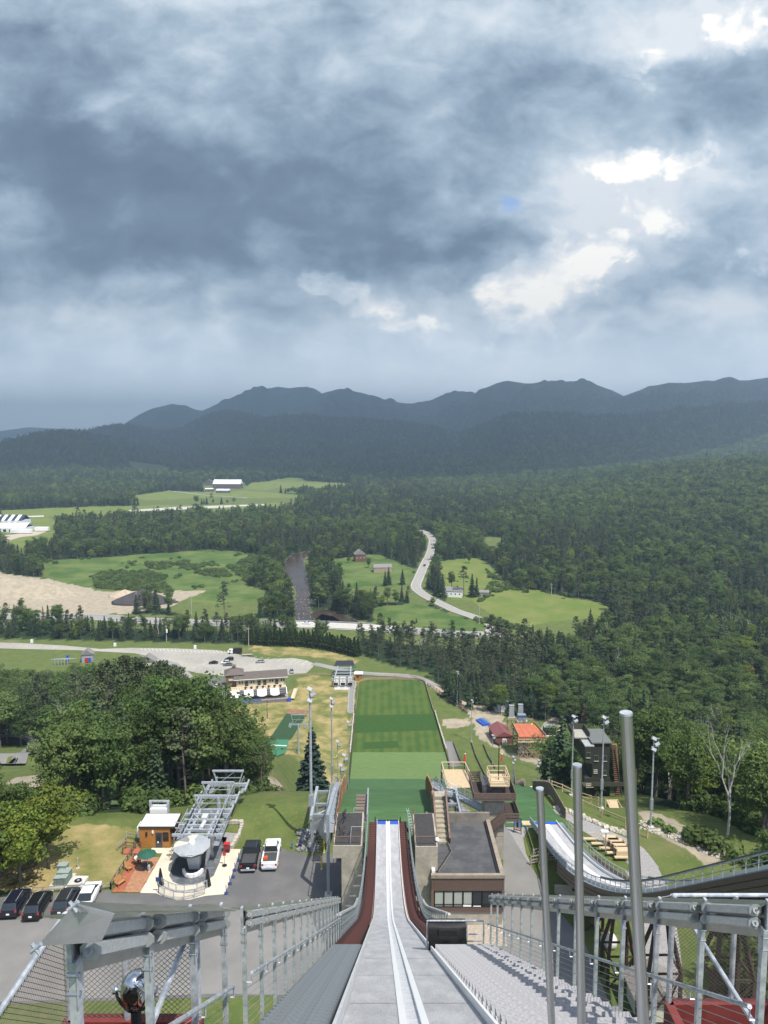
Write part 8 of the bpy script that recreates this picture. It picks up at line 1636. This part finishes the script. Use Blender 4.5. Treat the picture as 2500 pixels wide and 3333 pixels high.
house(lambda x, y: r4z(x, y), 560, 200, 5.5, 5, 4.2, 15, mat('blue_grey_boarding', (.28, .30, .33), .8), GRF, 'small grey hut with a red and blue front at the edge of the left wood', 'hut', 2.4, 1, cat='hut', ridge='y'); p = r4z(560, 200); t = thing('hut_shutter', 'red and blue shutter board standing against the small grey hut', 'board', (p.x + 1.2, p.y - 3.1, 0)); part('red_half', MB().box((p.x + .5, p.y - 3.1, 1.4), (1.5, .1, 2.6)), mat('sign_red', (0, 0, 0)), t); part('blue_half', MB().box((p.x + 2.0, p.y - 3.0, 1.4), (1.3, .1, 2.6)), BLUE, t)
house(lambda x, y: r4z(x, y), 945, 232, 7, 6, 3.4, 8, CREAM, GRF, 'cream gabled hut above the top of the left wood', 'hut', 2.6, 1, cat='hut', ridge='y')
t = thing('steel_platform', 'pale steel lift structure with blue panels left of the small grey hut', 'steelwork', r4z(385, 215)); q = MB()
for k in range(5): a = r4z(350 + 20 * k, 225); q.beam(a, a + Vector((0, 0, 3)), .3).beam(a + Vector((-2, 0, 3)), a + Vector((4, 2, 3)), .25)
part('frame', q, GALV, t); p = r4z(430, 205); part('panel', MB().box((p.x, p.y, 2), (1.2, .4, 3)), BLUE, t); part('panel', MB().box((p.x + 7, p.y + 1, 2.4), (1.0, .4, 3)), BLUE, t)
# tents and trailers of the show ground, white boxes
def tent(f, x, y, w_, d_, h_, label, stripes=False):
    p = f(x, y); t = thing('marquee', label, 'tent', (p.x, p.y, 0)); part('wall', MB().box((0, 0, h_ * .25), (w_, d_, h_ * .5)), mat('white_canvas', (.70, .72, .74), .7, 0, .03, .3), t, local=True); n_ = 14 if stripes else 1
    for k in range(n_):
        x0_, x1_ = -w_ / 2 + k * w_ / n_, -w_ / 2 + (k + 1) * w_ / n_; part('roof_panel', MB().add([(x0_, -d_ / 2, h_ * .5), (x1_, -d_ / 2, h_ * .5), (x1_, 0, h_), (x0_, 0, h_), (x1_, d_ / 2, h_ * .5), (x0_, d_ / 2, h_ * .5)], [(0, 1, 2, 3), (3, 2, 4, 5)]), mat('navy_canvas', (.02, .03, .07), .7) if (stripes and k % 2) else mat('white_canvas', (0, 0, 0)), t, local=True)
    for k in range(8): part('guy_opening', MB().box((-w_ / 2 + (k + .5) * w_ / 8, -d_ / 2 - .1, h_ * .2), (w_ / 16, .1, h_ * .3)), DARKST, t, local=True)
tent(L_, 10, 276, 62, 26, 13, 'large marquee with a navy and white striped roof at the left edge', True); tent(L_, 30, 303, 56, 24, 10, 'plain white marquee in front of the striped one')
for x, y, w_, lb in ((93, 314, 24, 'longer white box trailer right of the marquees'), (183, 304, 16, 'shorter white box trailer at the right end of the show ground')):
    p = L_(x, y); t = thing('box_trailer', lb, 'trailer', (p.x, p.y, 0)); part('box', MB().box((0, 0, 3), (w_, 5, 4.4)), WHITE, t, local=True); part('chassis', MB().box((0, 0, .7), (w_ * .9, 3, .4)), DARKST, t, local=True)
    for k in (-.35, .3, .4): part('wheel', MB().tube((k * w_, -2.2, .6), (k * w_, -1.8, .6), .6, 10), TYRE, t, local=True)
flat('runway', xy([L_(80, 240), L_(190, 236), L_(190, 243), L_(80, 246)]), BRIDGE, .3); flat('runway', xy([L_(555, 214), L_(760, 200), L_(1140, 188), L_(1146, 192), L_(960, 203), L_(720, 214), L_(555, 219)]), BRIDGE, .3); flat('runway', xy([L_(0, 242), L_(30, 242), L_(30, 248), L_(0, 248)]), BRIDGE, .3)
flat('show_ground', xy([L_(-60, 330), L_(60, 318), L_(150, 305), L_(215, 300), L_(160, 322), L_(90, 330), L_(40, 345), L_(-60, 350)]), mat('pale_gravel_yard', (.42, .36, .29), .9), .15)
road('farm_track', [L_(720, 128), L_(780, 136), L_(880, 148), L_(1000, 156), L_(1070, 162)], 7, mat('pale_road', (0, 0, 0)), .3)
# ---- poles
def utility(p, h_, label, box=False):
    t = thing('utility_pole', label, 'pole', p); part('pole', MB().tube(p, p + Vector((0, 0, h_)), .22, 7, .14), mat('pale_pole_wood', (.40, .37, .32), .8), t); part('crossarm', MB().beam(p + Vector((-1.3, 0, h_ - .7)), p + Vector((1.3, 0, h_ - .7)), .16), GREYW, t)
    if box: part('transformer', MB().tube(p + Vector((.4, -.3, h_ * .55)), p + Vector((.4, -.3, h_ * .75)), .5, 8), WHITE, t)
utility(r4z(1580, 110), 11, 'utility pole at the back of the lower car park by the cedar hedge'); utility(r4z(1058, 75), 9.5, 'utility pole with a white transformer in the spruce belt', True); utility(L_(828, 668), 13, 'utility pole beyond the highway in front of the marsh meadow'); utility(L_(591, 660), 15, 'utility pole in front of the dark gravel heap'); utility(V_(411, 705), 12, 'utility pole at the inside of the junction curve'); utility(V_(148, 352), 12, 'utility pole left of the far end of the country road'); utility(V_(723, 588), 10, 'utility pole at the wood edge of the light field')
for x, y, lb in ((203, 82, 'left'), (731, 104, 'middle'), (1240, 120, 'right')):
    p = r4z(x, y); t = thing('marker_box', lb + ' of three small white boxes behind the lower car park', 'box', p); part('body', MB().box(p + Vector((0, 0, .9)), (1.2, .9, 1.8)), WHITE, t); part('plinth', MB().box(p + Vector((0, 0, .1)), (1.6, 1.2, .2)), CONC_L, t)
LAMPW = mat('floodlight_head', (.42, .43, .44), .4, .3)
def light_mast(sx, sy, Y, label, heads=3, r=.14, dark=False, group=None):
    p = PY(sx, sy, Y); g_ = Hs(p.x, Y); t = thing('light_mast', label, 'lamp post', (p.x, Y, g_), group); m_ = GALV if not dark else BLACK
    part('mast', MB().tube((p.x, Y, g_ - .3), (p.x, Y, p.z), r * 1.25, 9, r * .7), m_, t); part('sleeve', MB().box((p.x, Y, g_ + (p.z - g_) * .28), (r * 3.2, r * 3.2, 1.5)), GALV_D if not dark else BLACK, t); part('footing', MB().box((p.x, Y, g_ + .2), (.7, .7, .5)), CONC_L, t)
    for k in range(heads): part('floodlight', MB().box((p.x + (.4 if k % 2 else -.05), Y - .2, p.z - k * .75), (.62, .25, .4), M=Matrix.Rotation(.5 * (-1) ** k, 3, 'Y') @ Matrix.Rotation(-.5, 3, 'X')), LAMPW if not dark else BLACK, t)
    part('arm', MB().beam((p.x - .4, Y, p.z), (p.x + .7, Y, p.z - .1), .1).beam((p.x - .3, Y, p.z - 1.2), (p.x + .7, Y, p.z - 1.2), .1), m_, t); return t
light_mast(1009, 2240, 89.3, 'tallest grey lamp mast standing in the rock heap by the trucks', 3, .18); light_mast(1079, 2272, 130, 'tall grey lamp mast between the spruce and the landing hill', 3, .15); light_mast(1099, 2411, 140, 'lower lamp mast behind the left knoll stairs with one lamp', 2, .08); light_mast(1133, 2348, 160, 'slim lamp mast near the left edge of the light green mat', 2, .07); light_mast(1120, 2455, 122, 'short twin lamp stand just left of the landing hill', 2, .07); light_mast(1109, 2488, 118, 'shortest lamp stand by the head of the left knoll stairs', 2, .07)
light_mast(869, 2283, 289, 'black lamp post in the yellow field below the lodge', 1, .09, True); light_mast(1489, 2186, 306, 'grey lamp mast on the right bank beyond the landing field', 2, .14); light_mast(1536, 2278, 268, 'grey lamp mast beside the bare soil patch right of the field', 2, .12); light_mast(1604, 2392, 195, 'grey lamp mast rising behind the judging tower deck', 2, .12); light_mast(1671, 2462, 170, 'lamp mast on the slope between the tower and the timber jump boards', 3, .10); light_mast(1752, 2472, 165, 'lamp mast just left of the dark bushy trees by the small knoll', 3, .10); light_mast(1867, 2330, 118, 'grey lamp mast left of the dark judges house', 2, .12); light_mast(1966, 2333, 104, 'grey lamp mast in front of the dark judges house', 2, .12); light_mast(2129, 2402, 95, 'grey lamp mast right of the tallest steel pole', 3, .12)
for sx, sy, Y, lb in ((1515, 2455, 175, 'red windsock beside the pine viewing platform'), (1635, 2456, 185, 'red windsock right of the judging tower deck')):
    p = PY(sx, sy, Y); g_ = Hs(p.x, Y); t = thing('windsock', lb, 'windsock', (p.x, Y, g_)); part('pole', MB().tube((p.x, Y, g_), (p.x, Y, p.z), .05, 5), GALV, t); part('sock', MB().tube((p.x, Y, p.z), (p.x - .2, Y - .1, p.z - 1.8), .12, 8, .3), mat('sock_red', (.6, .06, .03), .7), t); part('white_band', MB().tube((p.x - .05, Y, p.z + .05), (p.x - .05, Y, p.z + .2), .16, 8), WHITE, t)
# ---- left slope: small green jump, lift tower, big spruce
g1 = [S6(850, 830), S6(1050, 840), S6(880, 1085), S6(670, 1080)]
def quad_on(name, q4, m, off, n=10):
    a, b, c, d = [Vector((p.x, p.y)) for p in q4]; rows = []
    for i in range(n + 1):
        l, r_ = a.lerp(d, i / n), b.lerp(c, i / n); rows.append([(p.x, p.y, Hs(p.x, p.y) + off) for p in [l.lerp(r_, k / 6) for k in range(7)]])
    return struct(name, MB().loft(rows), m, True)
q4 = [TT(s6, *p) for p in ((850, 830), (1050, 840), (880, 1085), (670, 1080))]; quad_on('small_jump_mat', q4, mat('dark_mat_green', (.020, .060, .018), .85, 0, .2, 1), .25); q5 = [TT(s6, *p) for p in ((670, 1080), (880, 1085), (770, 1250), (625, 1205))]; quad_on('small_jump_mat', q5, mat('teal_mat', (.04, .19, .095), .8, 0, .1, 1), .3); q6 = [TT(s6, *p) for p in ((862, 780), (1075, 790), (1050, 838), (850, 828))]; quad_on('bare_soil_strip', q6, mat('brown_soil', (.22, .13, .07), .95, 0, .3, .6), .2)
t = thing('marker_strip', 'row of white markers across the teal mat of the smallest jump', 'marking', TT(s6, 635, 1140)); mk = MB()
for k in range(12): p = TT(s6, 632 + 19.5 * k, 1139 + k * .9); mk.box((p.x, p.y, p.z + .4), (.6, .55, .08))
part('marker', mk, WHITE, t, kind='stuff')
lift_tower(243, PY(971, 2358, 243).z, PY(971, 2358, 243).x - LXC, 'lone grey lift tower above the smallest green jump', 3.0, 3.4)
o = tree('spruce_tree', conifer(91, 17.6, 4.0, .03, 26, 14, .28, mtl=BLUES, seg=6)[0], PROTO['spruce'][1][1], (-15.0, 148, Hs(-15, 148) - .5), 1.0, 0, 'large blue green spruce standing alone beside the two tall lamp masts', 'spruce')
# lift bottom station
bs = S6(1400, 590); t = thing('lift_terminal', 'bottom station of the chairlift, grey machinery on a paved strip beside the field', 'chairlift', (bs.x, bs.y, 0))
flat('lift_pad', xy([S6(1322, 590), S6(1478, 590), S6(1470, 500), S6(1520, 500), S6(1500, 450), S6(1340, 450), S6(1298, 500), S6(1325, 515)]), CONC_L, .09); flat('lift_path', xy([S6(1478, 505), S6(1530, 505), S6(1508, 825), S6(1455, 820)]), mat('grey_path', (.22, .22, .22), .9), .1)
cx_, y0_ = bs.x, bs.y
part('canopy', MB().loft([[(cx_ - 5, y0_ + 18, 5.5), (cx_ + 5, y0_ + 18, 5.5)], [(cx_ - 4, y0_ + 23, 6.6), (cx_ + 4, y0_ + 23, 6.6)], [(cx_ - 2, y0_ + 26, 5.6), (cx_ + 2, y0_ + 26, 5.6)]]), DARKST, t)
for k in range(6): part('cross_frame', MB().beam((cx_ - 5 + .3 * k, y0_ + 3 + 3.4 * k, 4.2 + .2 * k), (cx_ + 5 - .3 * k, y0_ + 3 + 3.4 * k, 4.2 + .2 * k), .45), GALV, t)
for s in (-1, 1): part('track_beam', MB().beam((cx_ + s * 3.6, y0_ + 2, 4.4), (cx_ + s * 3, y0_ + 22, 5.4), .5), GALV, t); part('leg', MB().beam((cx_ + s * 1.6, y0_ + 5, 4.4), (cx_ + s * 1.6, y0_ + 5, 0), .5), GALV_D, t)
for k in range(3): c = Vector((cx_ - 3.2 + 3.3 * k, y0_ + 3.5, 0)); part('chair', MB().box(c + Vector((0, 0, 1)), (2.0, .8, .2)).box(c + Vector((0, .5, 1.5)), (2.0, .2, .9)).tube(c + Vector((0, .2, 1.2)), c + Vector((0, .2, 4.3)), .08, 5), BLACK if k == 2 else DARKST, t)
c = S6(1560, 500); tt = thing('lift_hut', 'small orange timber hut beside the bottom lift station', 'hut', (c.x, c.y, 0)); part('wall', MB().box((c.x, c.y + 1.5, 1.6), (3.4, 3.2, 3.2)), WOODO, tt); part('roof', MB().box((c.x, c.y + 1.5, 3.3), (4.2, 4, .25)), mat('white_membrane', (0, 0, 0)), tt); part('window', MB().box((c.x - .4, c.y - .12, 1.9), (1, .06, 1)), GLASSD, tt)
c = S6(1507, 412); tt = thing('patio_umbrella', 'green umbrella by the bottom lift station', 'umbrella', (c.x, c.y, 0)); part('pole', MB().tube((c.x, c.y, 0), (c.x, c.y, 2.6), .06, 5), STEEL, tt); part('canopy', MB().ring((c.x, c.y, 0), 2.0, 2.3, 2.9, 8, .1), GRN, tt)
block_row([S6(1478, 510), S6(1462, 660), S6(1455, 815)], 'stone_edging', 'pale stones along the left side of the lift path', LIME, 26, (.9, .5, .5)); block_row([S6(1532, 510), S6(1515, 660), S6(1507, 820)], 'stone_edging', 'pale stones along the right side of the lift path', LIME, 26, (.9, .5, .5))
rail_fence([S6(930, 455), S6(1100, 452), S6(1310, 455)], 'rail_fence', 'long low fence between the lodge and the bottom lift station', MATS['tan_board'], 1.3, 4, 2, r=.08); rail_fence([S5(690, 288), S5(850, 300), S5(1040, 296), S5(1140, 335)], 'rail_fence', 'post and rail fence round the far end of the landing field', GREYW, 1.2, 4, 2, r=.07)
rail_fence([S5(1155, 352), S5(1230, 400), S5(1320, 470), S5(1410, 532)], 'rail_fence', 'faded red fence along the track right of the landing field', mat('faded_red', (.30, .14, .11), .8), 1.3, 3, 3, r=.08)
# ---- right: board rows, orange ramp, shed
for i, (a, b) in enumerate((((610, 60), (772, 430)), ((742, 88), (868, 340)), ((1075, 350), (1188, 548)), ((415, 60), (502, 280)))):
    P0_, P1_ = TT(s3, *a), TT(s3, *b); nn = max(4, int((P1_ - P0_).length / 2.4)); t = thing('board_fence', ['middle low board fence on the mown slope right of the landing hill', 'low stake fence right of the middle board fence on the mown slope', 'board fence down to the timber arch of the small knoll', 'stake fence beside the grey gravel strip right of the landing field'][i], 'fence', P0_); um = MB().box((0, 0, .45), (.14, 2.25, .9)).mesh('board', mat('grey_brown_board', (.16, .13, .10), .85, 0, .3, 2)); hd = math.atan2(P1_.y - P0_.y, P1_.x - P0_.x) - math.pi / 2
    for k in range(nn): c = P0_.lerp(P1_, (k + .5) / nn); ob = bpy.data.objects.new('board', um); COL.objects.link(ob); ob.parent = t; ob.location = Vector((c.x, c.y, Hs(c.x, c.y))) - Vector(t.location); ob.rotation_euler.z = hd; ob.scale.y = (P1_ - P0_).length / nn / 2.3
quad_on('gravel_strip', [TT(s3, *p) for p in ((330, 40), (410, 50), (500, 300), (385, 320))], ASPH_O, .15)
OR = mat('orange_mat', (.42, .12, .06), .8, 0, .1, .5); n = 1.0
op = thing('orange_ramp', 'orange matted ramp on a tall timber trestle beside the wood', 'ramp', RD_(390, 580, 255)); zt0 = 9.6; c1, c2, c3, c4_ = [G(1600 + .3315 * x, 2250 + .3315 * y, z) for x, y, z in ((270, 447, 8.6), (525, 447, 8.6), (410, 318, 10.2), (205, 318, 10.2))]
for k in range(4):
    a0, a1 = k / 4, (k + 1) / 4; part('mat_panel', MB().add([c1.lerp(c2, a0 + .006), c1.lerp(c2, a1 - .006), c4_.lerp(c3, a1 - .006), c4_.lerp(c3, a0 + .006)], [(0, 1, 2, 3)]), OR, op)
part('yellow_edge', MB().beam(c3 + Vector((-.6, 0, .05)), c2 + Vector((-.9, 6, .05)), 1.2, .08), mat('yellow_paint', (0, 0, 0)), op); part('side_board', MB().beam(c1 + Vector((-.2, 0, .5)), c4_ + Vector((-.2, 0, .5)), .15, 1.1), mat('tan_board', (0, 0, 0)), op); part('side_board', MB().beam(c2 + Vector((.2, 0, .5)), c3 + Vector((.2, 0, .5)), .15, 1.1), mat('tan_board', (0, 0, 0)), op)
part('front_edge', MB().beam(c1 + Vector((0, -.1, -.2)), c2 + Vector((0, -.1, -.2)), .25, .4), mat('dark_red_mat', (.3, .06, .04), .8), op)
for j in range(3):
    y_ = c1.y + j * 9
    for k in range(7): x_ = c1.x - .5 * j + k * (c2.x - c1.x) / 6; part('post', MB().box((x_, y_, 4.2), (.3, .3, 8.4)), TIMBER, op)
    for z in (.8, 3.0, 5.4, 8.0): part('rail', MB().beam((c1.x - .4 - .5 * j, y_ - .2, z), (c2.x + .4 - .5 * j, y_ - .2, z), .25), TIMBER, op)
    for k in range(3):
        xa, xb = c1.x - .5 * j + k * (c2.x - c1.x) / 3, c1.x - .5 * j + (k + 1) * (c2.x - c1.x) / 3
        for z in (.8, 4.2): part('brace', MB().beam((xa, y_ - .4, z), (xb, y_ - .4, z + 3.6), .22).beam((xa, y_ - .4, z + 3.6), (xb, y_ - .4, z), .22), TIMBER, op)
part('gangway', MB().beam((c1.x - .5, c1.y - .6, 7.0), (c2.x + .5, c1.y - .6, 7.0), .9, .14).beam((c1.x - .5, c1.y - 1, 8.0), (c2.x + .5, c1.y - 1, 8.0), .14), PINEW, op)
house(lambda x, y: T(1600 + .3315 * x, 2250 + .3315 * y), 88, 470, 6.5, 10, 3.2, 6, mat('brown_red_wall', (.15, .065, .045), .8), mat('maroon_roof', (.20, .07, .065), .6, 0, .06, .5), 'small brown shed with a maroon metal roof beside the orange ramp', 'shed', 1.8, 1, cat='shed', ridge='y'); p = T(1600 + .3315 * 120, 2250 + .3315 * 474); t = thing('shed_door', 'cream door leaf at the right front of the maroon roofed shed', 'door', (p.x, p.y - 5.6, p.z)); part('leaf', MB().box((p.x - .6, p.y - 5.5, p.z + 1.2), (1.4, .08, 2.4)), CREAM, t); part('frame', MB().box((p.x - .6, p.y - 5.47, p.z + 1.25), (1.7, .04, 2.6)), WHITE, t)
for x, y, w_, h_, m_, lb in ((118, 185, 5.6, 3.6, 'pale_grey_paint', 'pale grey storage box beyond the orange ramp'), (195, 255, 2.2, 5.0, 'galvanised_steel', 'left pale lift drive unit beyond the orange ramp'), (283, 245, 2.2, 5.0, 'galvanised_steel', 'right pale lift drive unit beyond the orange ramp'), (295, 285, 3.4, 2.4, 'mid_blue', 'blue machine on a white frame behind the orange ramp'), (300, 600, 2.4, 3.4, 'galvanised_steel', 'grey machine cabinet in front of the trestle'), (540, 620, 2.6, 2.0, 'green_grey_paint', 'small green utility box right of the trestle'), (568, 420, 5.0, 3.2, 'black_plastic', 'black skip container right of the orange ramp')):
    p = T(1600 + .3315 * x, 2250 + .3315 * y); t = thing('machine_box' if 'lift' not in lb else 'drive_unit', lb, 'equipment', p); part('body', MB().loft([[(p.x - w_ / 2, p.y - w_ / 3, p.z), (p.x + w_ / 2, p.y - w_ / 3, p.z), (p.x + w_ / 2, p.y + w_ / 3, p.z), (p.x - w_ / 2, p.y + w_ / 3, p.z)], [(p.x - w_ * .42, p.y - w_ / 3.4, p.z + h_), (p.x + w_ * .42, p.y - w_ / 3.4, p.z + h_), (p.x + w_ * .42, p.y + w_ / 3.4, p.z + h_), (p.x - w_ * .42, p.y + w_ / 3.4, p.z + h_)]], True, True), MATS[m_], t); part('lid', MB().box((p.x, p.y, p.z + h_ + .06), (w_ * .95, w_ * .7, .12)), GALV_D if h_ < 4 else LAMPW, t); part('base', MB().box((p.x, p.y, p.z + .12), (w_ * 1.3, w_ * .9, .24)), CONC_L, t)
for x, y, lb in ((208, 168, 'left white boulder by the storage box at the wood edge'), (375, 200, 'right white boulder by the wood edge')):
    p = T(1600 + .3315 * x, 2250 + .3315 * y); t = thing('boulder', lb, 'boulder', p); part('stone', MB().loft([[(p.x + r_ * math.cos(a), p.y + r_ * math.sin(a), p.z + z) for a in np.linspace(0, 6.28, 9)[:-1]] for r_, z in ((1.0, 0), (1.4, .7), (1.1, 1.6), (.3, 2.1))], True, True), LIME, t, smooth=True)
q = [TT(s5, *p) for p in ((1470, 578), (1500, 575), (1540, 605), (1520, 615))]; t = thing('blue_tarp', 'folded blue tarp lying on the dirt right of the field', 'tarpaulin', q[0]); part('sheet', MB().beam(q[0].lerp(q[1], .5) + Vector((0, 0, .4)), q[2].lerp(q[3], .5) + Vector((0, 0, .4)), 3.2, .8), BLUE, t); part('fold', MB().beam(q[0].lerp(q[1], .5) + Vector((.3, 0, .9)), q[2].lerp(q[3], .5) + Vector((.3, 0, .9)), 1.4, .3), mat('mid_blue', (0, 0, 0)), t)
t = thing('crowd_barrier', 'steel crowd barrier behind the blue tarp', 'barrier', TT(s5, 1515, 570)); a, b = TT(s5, 1512, 572), TT(s5, 1560, 605); q = MB().beam(a + Vector((0, 0, 1.1)), b + Vector((0, 0, 1.1)), .08).beam(a + Vector((0, 0, .2)), b + Vector((0, 0, .2)), .06)
for k in range(12): c = a.lerp(b, k / 11); q.tube(c, c + Vector((0, 0, 1.1)), .04, 4)
part('frame', q, GALV, t)
t = thing('yellow_hose', 'yellow fire hose snaking over the grass left of the landing hill', 'hose', TT(s5, 560, 820)); part('hose', MB().path([TT(s5, *p) + Vector((0, 0, .3)) for p in ((555, 820), (575, 812), (585, 790), (600, 775), (625, 768))], .12, 5), mat('pale_yellow_hose', (.55, .45, .2), .6), t)
# hedge rows of cedar behind the car park
hp = [S6(470, 150), S6(700, 165), S6(1000, 170), S6(1250, 205), S6(1450, 250), S6(1570, 285)]; ce = PROTO['cedar'][0]; k_ = 0
for a, b in zip(hp, hp[1:]):
    nn = int((b - a).length / 2.6)
    for k in range(nn):
        for row in (0, 1):
            c = a.lerp(b, (k + .5 * row) / nn); c.y += 2.0 + 3.2 * row; k_ += 1; sx_ = rng.uniform(.9, 1.2)
            ob = tree('cedar_tree', ce[0], ce[1] if row == 0 else None, (c.x + rng.normal(0, .2), c.y, -.2), sx_, rng.uniform(0, 6), 'green cedar in the dense clipped hedge behind the lower car park', 'cedar', 'cedars of the hedge behind the lower car park')
_w = lambda x, y: Vector((x, y, 0))
for f, x, y, kd, i, s, lb in ((L_, 972, 690, 'pine', 3, 1.35, 'tallest lone pine between the marsh meadow and the highway'), (L_, 1506, 440, 'bright', 0, .5, 'small round tree left of the brown cabin'), (L_, 1592, 462, 'broad', 2, .8, 'bushy tree right of the brown cabin'), (V_, 367, 443, 'broad', 2, .8, 'small tree at the far end of the light field'), (V_, 624, 570, 'bright', 0, .85, 'round bushy tree on the right edge of the light field'), (V_, 783, 597, 'broad', 0, .4, 'tiny lone bush in the light field'), (V_, 292, 560, 'broad', 3, .95, 'tree above the white farmhouse roof'), (V_, 345, 590, 'pine', 1, 1.3, 'broad dark pine right of the white farmhouse'), (V_, 380, 588, 'spruce', 1, 1.15, 'left of two dark spruces by the garage'), (V_, 400, 586, 'spruce', 3, 1.05, 'right of two dark spruces by the garage'), (V_, 236, 560, 'pine', 3, 1.25, 'dense pine cluster left of the white farmhouse, tallest one'), (V_, 210, 560, 'pine', 0, 1.15, 'pine next to the country road above the white farmhouse'), (V_, 80, 535, 'spruce', 0, 1.0, 'lone spruce at the right edge of the cabin field'), (V_, 20, 535, 'spruce', 1, .95, 'right spruce below the tan house'), (V_, 5, 540, 'spruce', 3, .9, 'left spruce below the tan house'), (V_, 140, 700, 'spruce', 2, .35, 'tiny right conifer in the roadside green'), (V_, 90, 705, 'spruce', 2, .3, 'tiny left conifer in the roadside green'), (V_, 225, 725, 'spruce', 2, .28, 'tiny conifer beside the highway kerb'), (_w, -40.5, 84.5, 'bright', 0, 1.0, 'bright yellow-green tree beside the grey green cabinets'), (_w, -45.5, 83, 'broad', 2, .78, 'dark green tree left of the bright one above the parked cars'), (_w, -47, 90, 'bright', 1, .62, 'bright tree at the left edge above the parked cars'), (_w, -51.5, 87, 'broad', 1, .55, 'outermost tree at the left edge above the parked cars')):
    p = f(x, y); p = Vector((p.x, p.y, Hs(p.x, p.y))); cr, tk = PROTO[kd][i % len(PROTO[kd])]; tree(GROUPS[kd][0], cr, tk, (p.x, p.y, p.z - .1), s, rng.uniform(0, 6), lb, GROUPS[kd][1])
for x, y, h_, i, lb in ((2365, 2771, 1.15, 2, 'bare white forked tree at the wood edge on the right'),):
    if not h_: continue
    p = PY(x, y, 92); tree('bare_tree', None, bare(77, 17, .22), (p.x + 0, 92, Hs(p.x, 92) - .3), .78, 1.0, lb, 'bare tree')
for sx, Y, s, i, lb in ((558 * .5124, 205, 1.35, 0, 'bare white birch standing in the middle of the left wood'), (440 * .5124, 215, 1.25, 1, 'smaller bare birch left of the tall one in the left wood')):
    X_ = (sx - 1250) / 2411 * (Y + 7); tree('bare_tree', None, BARE_M[i], (X_, Y, Hs(X_, Y)), s, 1.0 + i, lb, 'bare tree')
